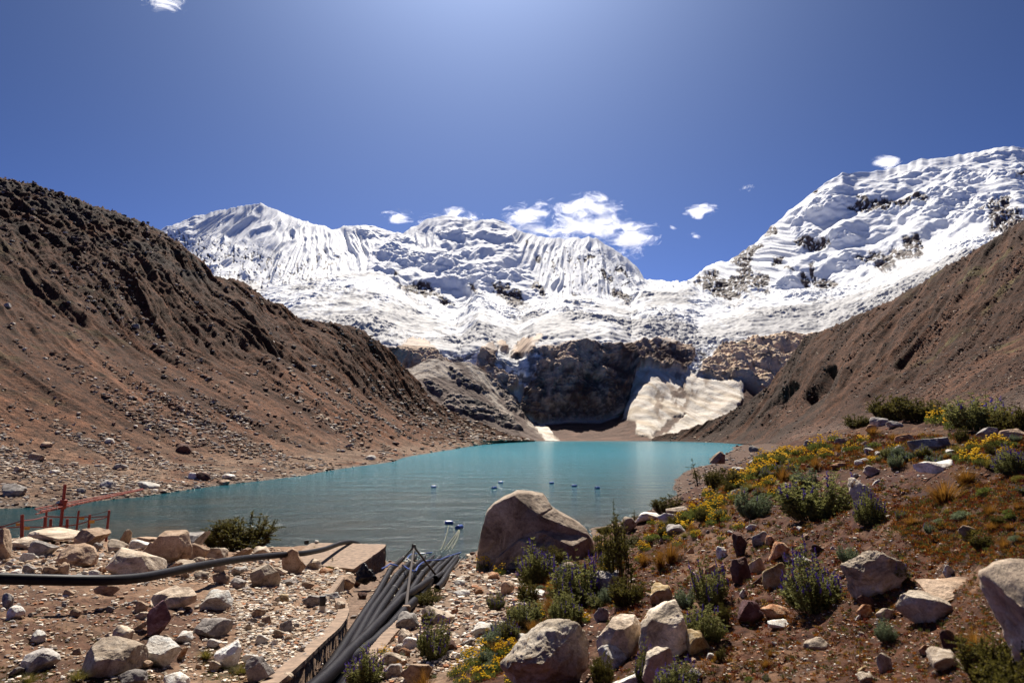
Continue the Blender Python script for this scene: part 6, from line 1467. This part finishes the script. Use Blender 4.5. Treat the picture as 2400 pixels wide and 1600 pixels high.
def proto_lupine(seed, n=150, fl=0.45, leafm='lup'):
    r = np.random.RandomState(seed); ps = dome_paths(r, n, 0.55, 0.62); B, D_, Ln, W_ = [], [], [], []; fp, fr = [], []
    for p_ in ps:
        for t in np.linspace(0.25, 1.0, 9):
            i = t*(len(p_)-1); a = p_[int(i)]+(p_[min(int(i)+1, len(p_)-1)]-p_[int(i)])*(i-int(i)); k = 7; an = r.uniform(0, 6.28)+np.arange(k)*6.28/k
            d = np.stack([np.cos(an), np.sin(an), r.uniform(0.15, 0.7, k)], 1)+r.normal(size=(k, 3))*0.2; d /= np.linalg.norm(d, axis=1)[:, None]; off = r.normal(size=3)*0.02
            B.append(np.repeat((a+off)[None], k, 0)); D_.append(d); Ln.append(r.uniform(0.04, 0.07, k)); W_.append(r.uniform(0.007, 0.013, k))
        if r.rand() < fl:
            h = r.uniform(0.04, 0.09); top = p_[-1]; d = (p_[-1]-p_[-3]); d /= np.linalg.norm(d); d = d*0.4+np.array([0, 0, 0.6])
            for q in np.linspace(0, 1, 11): fp.append(top+d*h*q*1.6+r.normal(size=3)*0.008); fr.append(0.016*(1.1-0.6*q))
    V, F_ = leaves(np.concatenate(B), np.concatenate(D_), np.concatenate(Ln), np.concatenate(W_), r)
    parts = [("foliage", mesh_np("foliage", V, F_, LM_[leafm], smooth=False)), ("stem", mesh_np("stem", *stems_mesh(ps, 0.006), LM_['gstem']))]
    if fp: parts.append(("blossom", mesh_np("blossom", *octs(np.array(fp), np.array(fr), r), LM_['pur'], smooth=False)))
    return parts, 1.15
def proto_shrub(seed, n=120, rx=0.5, h=0.75, leafm='dark', dens=60, bare=0.1, lean=0.9):
    r = np.random.RandomState(seed); ps = dome_paths(r, n, rx, h, 9, lean); B, D_, Ln, W_ = [], [], [], []; ex = []
    for p_ in ps:
        for k in range(3):    # side twigs
            i = r.randint(4, 8); a = p_[i]; tip = a+np.array([r.normal()*0.09, r.normal()*0.09, r.uniform(0.04, 0.14)]); ex.append(np.array([a, (a+tip)/2+r.normal(size=3)*0.006, tip]))
    for p_ in ps+ex:
        m_ = dens if len(p_) > 3 else dens//2; t = r.uniform(bare if len(p_) > 3 else 0, 1.0, m_)*(len(p_)-1); i = np.minimum(t.astype(int), len(p_)-2); a = p_[i]+(p_[i+1]-p_[i])*(t-i)[:, None]
        d = r.normal(size=(m_, 3)); d[:, 2] = np.abs(d[:, 2])+0.3; d /= np.linalg.norm(d, axis=1)[:, None]; B.append(a); D_.append(d); Ln.append(r.uniform(0.024, 0.046, m_)); W_.append(r.uniform(0.006, 0.012, m_))
    V, F_ = leaves(np.concatenate(B), np.concatenate(D_), np.concatenate(Ln), np.concatenate(W_), r)
    return [("foliage", mesh_np("foliage", V, F_, LM_[leafm], smooth=False)), ("stem", mesh_np("stem", *stems_mesh(ps+ex, 0.007), LM_['stem']))], 2*rx*1.0
def proto_tuft(seed, n=420, leafm='tuft'):
    r = np.random.RandomState(seed); a = r.uniform(0, 6.28, n); q = r.uniform(0, 1, n)**0.7; h = r.uniform(0.25, 0.48, n); b0 = np.stack([np.cos(a)*0.12*q, np.sin(a)*0.12*q, 0*a], 1)
    V, FF = [], []; w = r.uniform(0.003, 0.006, n); side = np.stack([-np.sin(a), np.cos(a), 0*a], 1)
    for k, t in enumerate((0, 0.4, 0.75, 1.0)):
        o = 0.42*q*t**1.7*h/0.45; c = b0+np.stack([np.cos(a)*o, np.sin(a)*o, h*(t-0.25*t*t*q)], 1); ww = (w*(1-t)+0.0006)[:, None]*side; V.append(c-ww); V.append(c+ww)
    V = np.stack(V, 1).reshape(-1, 3); i = np.arange(n)*8
    for k in range(3): FF.append(np.stack([i+2*k, i+2*k+1, i+2*k+3, i+2*k+2], 1))
    return [("blades", mesh_np("blades", V, np.concatenate(FF), LM_[leafm]))], 0.72
def proto_yellow(seed, n=60, nl=900, dense=1.0):
    r = np.random.RandomState(seed); ps = dome_paths(r, n, 0.38, 0.34, 5); B, D_ = [], []; fp, fr = [], []
    a = r.uniform(0, 6.28, nl); q = np.sqrt(r.uniform(0, 1, nl))*0.36; b0 = np.stack([np.cos(a)*q, np.sin(a)*q, r.uniform(0, 0.2, nl)*(1-q)], 1); d = np.stack([np.cos(a)*0.5, np.sin(a)*0.5, r.uniform(0.4, 1.2, nl)], 1)+r.normal(size=(nl, 3))*0.3; d /= np.linalg.norm(d, axis=1)[:, None]
    V, F_ = leaves(b0, d, r.uniform(0.04, 0.09, nl), r.uniform(0.005, 0.010, nl), r)
    for p_ in ps:
        if r.rand() > dense: continue
        for k in range(r.randint(1, 5)): fp.append(p_[-1]+np.array([r.normal()*0.022, r.normal()*0.022, r.normal()*0.008+0.012])); fr.append(r.uniform(0.016, 0.029))
    fp = np.array(fp); fr = np.array(fr); Vf, Ff = octs(fp, fr, r); c = np.repeat(fp, 6, 0); Vf[:, 2] = c[:, 2]+(Vf[:, 2]-c[:, 2])*0.55
    return [("foliage", mesh_np("foliage", V, F_, LM_['grn'], smooth=False)), ("stem", mesh_np("stem", *stems_mesh(ps, 0.004), LM_['gstem'])), ("blossom", mesh_np("blossom", Vf, Ff, LM_['yel'], smooth=False))], 0.80
def proto_cushion(seed, leafm='grn', n=1500):
    r = np.random.RandomState(seed); a = r.uniform(0, 6.28, n); th = np.arccos(r.uniform(0.05, 1, n)); rr_ = 0.2*r.uniform(0.6, 1.05, n); nrm = np.stack([np.cos(a)*np.sin(th), np.sin(a)*np.sin(th), np.cos(th)], 1); b0 = nrm*rr_[:, None]*np.array([1, 1, 0.75]); d = nrm+r.normal(size=(n, 3))*0.45; d /= np.linalg.norm(d, axis=1)[:, None]
    V, F_ = leaves(b0, d, r.uniform(0.035, 0.07, n), r.uniform(0.004, 0.008, n), r); return [("foliage", mesh_np("foliage", V, F_, LM_[leafm], smooth=False))], 0.46
PROTO = {'lupine': [proto_lupine(1), proto_lupine(2, 140, 0.5), proto_lupine(3, 150, 0.12)], 'blue': [proto_lupine(5, 140, 0.12, 'blueg'), proto_lupine(6, 120, 0.05, 'blueg')],
 'shrub': [proto_shrub(11), proto_shrub(12, 110, 0.5, 0.6), proto_shrub(13, 90, 0.45, 0.8, bare=0.2)], 'twiggy': [proto_shrub(15, 46, 0.42, 1.15, dens=60, bare=0.45, lean=0.62)], 'sprig': [proto_shrub(16, 9, 0.22, 0.85, dens=40, bare=0.4, lean=0.6)],
 'tuft': [proto_tuft(21), proto_tuft(22)], 'gtuft': [proto_tuft(23, 380, 'gtuft')], 'yellow': [proto_yellow(31), proto_yellow(32, 75), proto_yellow(33, 45, 1000, 0.6)], 'cushion': [proto_cushion(41), proto_cushion(42, 'blueg'), proto_cushion(43, 'gtuft')]}
NAMES = {'lupine': ("lupine_bush", "lupine"), 'blue': ("lupine_bush", "lupine"), 'shrub': ("shrub", "shrub"), 'twiggy': ("shrub", "shrub"), 'sprig': ("shrub", "shrub"), 'tuft': ("grass_tuft", "grass tuft"), 'gtuft': ("grass_tuft", "grass tuft"), 'yellow': ("yellow_flower_clump", "wildflower"), 'cushion': ("low_herb", "herb")}
pl_n = 0
def plant(kind, u, vb, w, h=None, label="", group=None, var=None, Y=None):
    global pl_n
    p = hit(u, vb) if Y is None else P(u, vb, Y=Y)
    if p is None: return
    pl_n += 1; rr = random.Random(pl_n*31); lib = PROTO[kind]; parts, wd = lib[rr.randrange(len(lib)) if var is None else var]
    s_ = w*p[1]/F/wd; nm, cat = NAMES[kind]
    o = empty(nm, (p[0], p[1]+0.25*s_*wd*0.6, gz(p[0], p[1]+0.15*s_*wd)-0.02*s_), rr.uniform(0, 6.28)); hz = 1.0
    if h:
        ref = {'lupine': 0.66, 'blue': 0.66, 'shrub': 0.8, 'twiggy': 1.2, 'sprig': 0.9, 'tuft': 0.46, 'gtuft': 0.46, 'yellow': 0.38, 'cushion': 0.22}[kind]; hz = (h*p[1]/F)/(ref*s_)
    ax = rr.uniform(0.82, 1.2); o.scale = (s_*ax, s_*rr.uniform(0.82, 1.15), s_*hz*rr.uniform(0.88, 1.1)); tag(o, label, cat, group)
    o.rotation_euler = (rr.uniform(-.14, .14), rr.uniform(-.14, .14), rr.uniform(0, 6.28))
    for pn, me in parts: link(pn, me, o)
    return o
PL = [
 ('lupine',1880,1402,165,125,"large round lupine bush with purple spikes right of the cream yellow rock"),('lupine',1885,1195,165,100,"large upper lupine bush with a dense purple top"),('lupine',2002,1206,70,78,"small upright lupine bush below the orange and white stained rock"),
 ('blue',1735,1190,80,62,"blue-green lupine bush below the shoreline flowers"),('lupine',1620,1475,92,72,"green lupine bush with a few purple spikes right of the big rounded boulder"),('lupine',1640,1400,80,78,"tall purple-spiked lupine above the green one in the middle of the slope"),('blue',1575,1398,55,45,"pale feathery lupine left of the purple-spiked one"),
 ('lupine',1235,1345,95,75,"dark purple lupine patch left of the twiggy shrub's rubble"),('lupine',1330,1400,120,90,"broad purple lupine patch in front of the dark rough block"),('lupine',1300,1440,90,60,"lower purple lupine patch above the layered boulder"),('lupine',1205,1440,80,60,"grey-green lupine beside the bright long slab"),('lupine',1165,1475,60,45,"small green lupine left of the layered boulder's top"),
 ('lupine',990,1520,95,82,"dark green lupine bush standing on the rubble right of the concrete strip"),('lupine',838,1575,100,70,"lupine bush at the very bottom right of the pipes"),('lupine',1140,1400,50,34,"low lupine on the rubble below the giant boulder"),
 ('lupine',2262,985,150,78,"bluish tall lupine bush on the crest near the right edge"),('lupine',2335,1085,80,60,"grey-green bush cut by the right edge below the crest"),('shrub',2340,990,90,75,"dark rusty shrub on the crest at the right edge"),('blue',1300,1340,60,40,"small grey-green bush under the smooth pale stone"),
 ('lupine',1560,1600,110,60,"lupine cut by the bottom edge beside the upright rounded boulder"),('lupine',1480,1580,60,70,"green sprouting bush between the squarish white rock and the upright rounded boulder"),('lupine',2065,1345,60,40,"yellow-green sprawling herb on the tall craggy boulder's right side"),('blue',2040,1475,52,44,"isolated small green herb on the red soil in the lower right"),
 ('blue',1950,1290,48,32,"pale green herb above the tall craggy boulder"),('blue',1850,1120,60,40,"dull green bush behind the upper lupine bush"),('blue',2060,1075,40,30,"pale cushion herb right of the pale angular rock"),
 ('shrub',545,1266,150,66,"broad dark evergreen bush at the water behind the left bank"),('shrub',500,1258,80,60,"left clump of the dark evergreen bush at the water"),('shrub',340,1235,78,28,"low dark bush between the fence and the tall tan boulder"),
 ('twiggy',1425,1362,90,150,"twiggy upright shrub with bare lower stems right of the giant boulder"),('twiggy',1385,1290,60,60,"twiggy shrub touching the right foot of the giant boulder"),('shrub',1440,1395,80,60,"dark shadowed bush beneath the twiggy shrub"),
 ('shrub',2055,968,95,72,"dark round shrub standing on the crest left of the yellow flowers"),('shrub',2120,968,110,50,"low dark shrub on the crest under the yellow flowers"),('shrub',1975,982,60,26,"dark low shrub on the crest left of the round shrub"),('sprig',1605,1115,34,52,"thin bare-stemmed sprig on the shore slope"),
 ('shrub',1645,1122,60,38,"dark bush right of the bare-stemmed sprig"),('shrub',1690,1120,50,36,"rounded dark bush among shoreline flowers"),('shrub',1535,1180,80,36,"dark leafy bush between pale slabs and the sandy shore"),('sprig',1458,1200,26,26,"tiny upright sprig at the bank edge"),('sprig',1420,1222,30,24,"small dark sprig on the bank edge near the giant boulder"),('shrub',1395,1226,50,22,"low dark bush at the bank edge right of the giant boulder"),
 ('shrub',1440,1262,120,36,"long green bush running along the bank above the twiggy shrub"),('shrub',1270,1300,60,44,"green bush in front of the giant boulder"),('shrub',1215,1315,60,40,"bushy green plant at the giant boulder's foot"),('shrub',985,1392,66,34,"dark bush growing over the right-hand pipes"),('shrub',980,1440,30,40,"small dark bush left of the smooth cream boulder"),
 ('sprig',1160,1470,16,70,"single tall dark stalk left of the lupines"),('shrub',1300,1480,50,50,"dark green herb touching the layered boulder's top"),('shrub',1385,1580,60,60,"dark green bush at the layered boulder's lower right"),('shrub',1410,1455,36,30,"small dark bush on the shoulder of the pale leaning boulder"),('shrub',1665,1435,30,40,"dark heather-like bush left of the purple streaked rock"),
 ('shrub',1795,1050,40,26,"dark low bush in the shoreline flowers"),('gtuft',720,1270,28,20,"yellow-flowered sprig on the landing beside the long pipe"),('sprig',768,1302,22,24,"weed growing in front of the landing"),('gtuft',755,1310,22,14,"small grass weed on the gravel before the landing"),
 ('tuft',2182,1152,112,62,"big orange bunchgrass tuft on the right slope"),('tuft',2225,1115,70,50,"orange bunchgrass behind the big orange tuft"),('tuft',1800,1108,50,48,"golden bunchgrass tuft on the shore slope"),('tuft',1875,1082,40,44,"dark golden bunchgrass above the upper lupine bush"),('tuft',1545,1295,66,58,"right bunchgrass tuft of the pair above the yellow-topped rock"),('tuft',1520,1305,50,46,"left bunchgrass tuft of the pair above the yellow-topped rock"),
 ('tuft',1480,1302,40,34,"single rusty tuft left of the pair of tufts"),('tuft',2010,1000,46,22,"orange tuft beside the broken rock on the crest"),('tuft',2310,985,90,50,"dark rusty bunchgrass on the crest at the right edge"),('tuft',975,1600,70,70,"reddish bunchgrass cut by the bottom edge below the dark lupine"),('tuft',1840,1130,34,30,"small straw tuft at the upper lupine bush"),
 ('tuft',2055,1010,40,20,"rusty little tuft under the crest rocks"),('gtuft',1570,1195,40,26,"green grassy tuft by the pale slabs"),('tuft',1590,1220,30,22,"orange-brown tuft under the whitish rounded stone"),('gtuft',470,1515,50,24,"mossy green tuft at the foot of the upright white boulder"),('gtuft',550,1548,60,24,"low green tuft on the lower left bank"),('gtuft',170,1565,70,26,"green grass at the bottom left edge"),('shrub',2300,1590,150,120,"dark blurred brush in front of the near boulder at the right edge"),('tuft',2250,1500,90,60,"dark rusty blurred grass left of the near boulder"),('shrub',2350,1640,160,150,"dark blurred bush in the bottom right corner"),('gtuft',60,1568,60,26,"green grass in the lower left corner"),
]
for a in PL: plant(a[0], a[1], a[2], a[3], a[4], a[5])
YG_ = [(1060,1545,44),(1090,1530,50),(1110,1560,60),(1080,1510,44),(1130,1500,56),(1165,1505,50),(1150,1540,56),(1060,1575,50),(1200,1560,60),(1185,1530,40),(1105,1480,30),(1245,1262,44),(1120,1310,60),(1230,1330,60),(1255,1275,40),(1240,1420,34),(1310,1395,34),(1375,1240,30),
 (1440,1260,30),(1400,1315,40),(1490,1240,30),(1590,1195,60),(1620,1185,70),(1650,1165,60),(1565,1205,50),(1640,1205,40),(1670,1195,30),(1725,1105,60),(1760,1085,70),(1700,1120,40),(1790,1065,60),(1810,1050,50),(1840,1045,40),(1745,1125,30),(1780,1140,34),(1890,1035,60),(1920,1018,40),(2170,975,70),(2200,985,60),(2145,965,50),(2100,962,44),(2260,960,60),(2235,1060,50),(2260,1065,40),(2295,1030,50),(2180,1150,24),(1700,1215,30),(1830,1110,20),(1660,1240,30),(1560,1255,34),(1470,1290,30),(1345,1430,30),(1270,1360,40),(1320,1320,30),(880,1505,34),(1500,1205,30),(1525,1225,30)]
YG_ += [(1350,1345,30),(1420,1395,26),(1380,1265,30),(1600,1235,30),(1695,1150,40),(1770,1115,40),(1820,1085,46),(1860,1060,50),(1900,1050,40),(1960,1035,40),(1985,1015,30),(2060,1035,34),(2120,1050,30),(2010,1060,26),(1650,1190,46),(1575,1215,40),(1540,1240,34),(1480,1265,34),(1215,1480,34),(1180,1570,46),(1040,1555,36),(1130,1460,30),(2320,1055,50),(2240,1030,34),(1755,1060,50),(1700,1105,46),(1630,1140,44),(1735,1085,40),(1260,1320,34),(1150,1320,40)]
used_y = {}
for (u, v, w) in YG_:
    d = sorted(LM, key=lambda a: (a[0]-u)**2+((a[1]-v)*1.4)**2)[0]; dx, dy = u-d[0], v-d[1]
    rel = ("left of" if dx < 0 else "right of") if abs(dx) > abs(dy)*1.3 else ("above" if dy < 0 else "below"); sz = "small" if w < 36 else "medium" if w < 52 else "wide"
    used_y.setdefault(f"{sz} clump of yellow flowers {rel} the {d[2]}", []).append((u, v, w, d))
for L_, ks in used_y.items():
    ks.sort(key=lambda k: (k[0]-k[3][0])**2+(k[1]-k[3][1])**2)
    for i, (u, v, w, d) in enumerate(ks): plant('yellow', u, v, w*0.95, w*0.6, L_ if len(ks) == 1 else L_+", "+ORD[i]+" to it", "golden yellow flower clumps on the right slope")
# small herbs filling the vegetated patches of the slope
rg = random.Random(5); hz_ = [([(1080,1568),(1150,1440),(1250,1340),(1400,1300),(1420,1400),(1290,1440),(1180,1540)], 60, (22, 58)), ([(1400,1260),(1560,1190),(1700,1090),(1820,1050),(1850,1080),(1700,1200),(1560,1240)], 50, (20, 44)), ([(1860,1040),(2352,990),(2352,1080),(2100,1070)], 34, (18, 46)), ([(2050,1180),(2352,1100),(2352,1260),(2150,1270)], 26, (20, 54)), ([(1450,1500),(1900,1500),(2352,1500),(2352,1568),(1450,1568)], 10, (20, 40)), ([(850,1568),(960,1450),(1040,1560)], 6, (18, 36))]
got = {}
for poly, cnt, (a, b_) in hz_:
    k = 0; tr_ = 0
    while k < cnt and tr_ < 2000:
        tr_ += 1; u = rg.uniform(min(q[0] for q in poly), max(q[0] for q in poly)); v = rg.uniform(min(q[1] for q in poly), max(q[1] for q in poly))
        if poly_sd(np.array([u]), np.array([v]), poly)[0] > 0: continue
        w = rg.uniform(a, b_); kd = rg.choice(['cushion', 'cushion', 'blue', 'gtuft', 'gtuft', 'lupine', 'tuft', 'tuft', 'shrub']); var = rg.randrange(len(PROTO[kd])); k += 1
        d = sorted(LM, key=lambda q: (q[0]-u)**2+((q[1]-v)*1.4)**2)[0]; dx, dy = u-d[0], v-d[1]; rel = ("left of" if dx < 0 else "right of") if abs(dx) > abs(dy)*1.3 else ("above" if dy < 0 else "below")
        ds = {'cushion': ["green cushion herb", "grey-green cushion herb", "olive cushion herb"][var] if kd == 'cushion' else '', 'blue': "blue-green leafy herb", 'gtuft': "olive grass tuft", 'lupine': "young lupine", 'tuft': "rusty grass tuft", 'shrub': "dark twiggy herb"}[kd]
        got.setdefault(f"{'small' if w < 30 else 'medium'} {ds} {rel} the {d[2]}", []).append((u, v, w, kd, var, d))
for L_, ks in got.items():
    ks.sort(key=lambda k: (k[0]-k[5][0])**2+(k[1]-k[5][1])**2)
    for i, (u, v, w, kd, var, d) in enumerate(ks): plant(kd, u, v, w, None, L_ if len(ks) == 1 else L_+", "+ORD[min(i, 11)]+" to it", "small herbs between the stones of the right slope", var=var)

# moss, low stems and dry litter (uncountable)
def sprout_tmpl(seed, n=14):
    r = np.random.RandomState(seed); b0 = np.stack([r.normal(size=n)*0.5, r.normal(size=n)*0.5, 0*r.rand(n)], 1); d = r.normal(size=(n, 3))*0.5; d[:, 2] = np.abs(d[:, 2])+0.8; d /= np.linalg.norm(d, axis=1)[:, None]
    V, F_ = leaves(b0, d, r.uniform(0.6, 1.3, n), r.uniform(0.10, 0.22, n), r); F3 = np.concatenate([F_[:, [0, 1, 2]], F_[:, [0, 2, 3]]]); return V, F3
TS = [sprout_tmpl(i) for i in range(6)]
mat_spr, nt, b = newmat("ground_cover_leaf"); at = N(nt, "ShaderNodeAttribute", attribute_name="tint"); nt.links.new(at.outputs["Color"], b.inputs["Base Color"]); b.inputs["Roughness"].default_value = 0.8
tr = N(nt, "ShaderNodeBsdfTranslucent"); nt.links.new(at.outputs["Color"], tr.inputs[0]); mx = N(nt, "ShaderNodeMixShader"); mx.inputs[0].default_value = 0.3; nt.links.new(b.outputs[0], mx.inputs[1]); nt.links.new(tr.outputs[0], mx.inputs[2]); nt.links.new(mx.outputs[0], nt.nodes["Material Output"].inputs[0])
gO, gR, gG, gB, gY = (0.26, 0.095, 0.012), (0.15, 0.028, 0.010), (0.10, 0.105, 0.024), (0.10, 0.05, 0.02), (0.34, 0.20, 0.035)
ZC = [([(2000,1000),(2352,1000),(2352,1075),(2120,1062),(1900,1080),(1750,1060)], 2.4), ([(1450,1240),(1700,1090),(1800,1050),(1850,1080),(1650,1190)], 2), ([(2020,1180),(2352,1080),(2352,1300),(2150,1290)], 3), ([(1080,1568),(1150,1440),(1250,1310),(1440,1270),(1430,1380),(1290,1430),(1180,1540)], 3), ([(1450,1250),(1800,1150),(2100,1100),(2300,1300),(2352,1568),(1400,1568)], 4)]
pos, scl, rot, cc = scatter_near(ZC, 42000, (4.0, 13.0), [gO, gR, gG, gB, gY], [.32, .22, .24, .12, .10], ymax=90)
scl[:, 2] = scl[:, 0]*1.0
pack(TS, pos, scl, rot, cc, "ground_cover", mat_spr, "rusty moss, low stems and dry litter on the right slope", "ground cover")
ZC2 = [([(180,1568),(250,1530),(420,1568)], 1), ([(460,1568),(470,1500),(620,1510),(650,1568)], 2), ([(0,1568),(0,1530),(120,1540),(140,1568)], 1), ([(0,1390),(330,1400),(400,1480),(200,1530),(0,1530)], 1.2)]
pos, scl, rot, cc = scatter_near(ZC2, 2200, (3.0, 7.0), [gG, gB, gO], [.5, .3, .2], ymax=60); scl[:, 2] = scl[:, 0]
pack(TS, pos, scl, rot, cc, "ground_cover", mat_spr, "sparse green and brown weeds on the left bank", "ground cover")

# ================================================================== clouds
mc = bpy.data.materials.new("cloud_vapour"); mc.use_nodes = True; nt = mc.node_tree; nt.nodes.clear(); out = nt.nodes.new("ShaderNodeOutputMaterial"); pv = nt.nodes.new("ShaderNodeVolumePrincipled")
pv.inputs["Color"].default_value = (1, 1, 1, 1); pv.inputs["Anisotropy"].default_value = 0.35; tc = nt.nodes.new("ShaderNodeTexCoord"); oi = nt.nodes.new("ShaderNodeObjectInfo")
ln = nt.nodes.new("ShaderNodeVectorMath"); ln.operation = 'LENGTH'; nt.links.new(tc.outputs["Object"], ln.inputs[0])
geo = nt.nodes.new("ShaderNodeNewGeometry"); sp_ = noise(nt, geo.outputs["Position"], 0.016, 8, 0.7, 0.8, vscale=(0.6, 0.8, 1.3))
s1 = nt.nodes.new("ShaderNodeMath"); s1.operation = 'MULTIPLY_ADD'; nt.links.new(sp_.outputs[0], s1.inputs[0]); s1.inputs[1].default_value = 5.0; s1.inputs[2].default_value = -2.05
s2 = nt.nodes.new("ShaderNodeMath"); s2.operation = 'SUBTRACT'; nt.links.new(s1.outputs[0], s2.inputs[0]); nt.links.new(ln.outputs["Value"], s2.inputs[1])
s3 = nt.nodes.new("ShaderNodeMath"); s3.operation = 'MULTIPLY'; nt.links.new(s2.outputs[0], s3.inputs[0]); s3.inputs[1].default_value = 0.07; s3.use_clamp = True
nt.links.new(s3.outputs[0], pv.inputs["Density"]); nt.links.new(pv.outputs[0], out.inputs["Volume"])
mc.cycles.volume_step_rate = 0.6 if hasattr(mc.cycles, 'volume_step_rate') else 1
v_, f_ = ICO[3]; cme = mesh_np("cloud", v_, f_, mc)
CL = [(1215,498,62,30,-8,3300,"left half of the large broken white cloud behind the centre ridge"),(1335,478,92,24,-6,3350,"long upper streak of the broken cloud behind the centre ridge"),(1350,518,98,26,-5,3300,"middle streak of the broken cloud behind the centre ridge"),(1382,540,34,22,0,3320,"small round cloud puff behind the right end of the centre ridge"),
 (1450,556,66,34,-22,3200,"bright oblong cloud above the snow saddle"),(912,498,36,18,0,3200,"small lone wispy cloud above the gap left of the centre summit"),(1035,510,72,24,-5,3050,"white cloud cap clinging to the summit left of centre"),(1610,486,36,17,-5,3000,"small bright cloud right of the saddle in the blue sky"),(1598,543,15,10,0,3000,"tiny cloud low above the right massif's foot"),(1715,432,18,10,-10,3000,"tiny faint cloud left of the right massif"),(1545,523,15,8,0,3000,"tiny cloud dot above the saddle"),(2035,376,36,13,8,2600,"thin cloud wisp just above the right massif's crest"),(372,2,62,20,5,2600,"small white cloud at the very top left of the sky"),(1230,530,50,16,0,3250,"low cloud fringe resting on the centre ridge's right shoulder")]
for u, v, rx, ry, ang, Y, lb in CL:
    c = P(u, v, Y=Y); o = link("cloud", cme, loc=tuple(c)); o.scale = (rx*Y/F*1.25, rx*Y/F*0.8, ry*Y/F*1.35); o.rotation_euler = (0, R(ang), 0); tag(o, lb, "cloud")
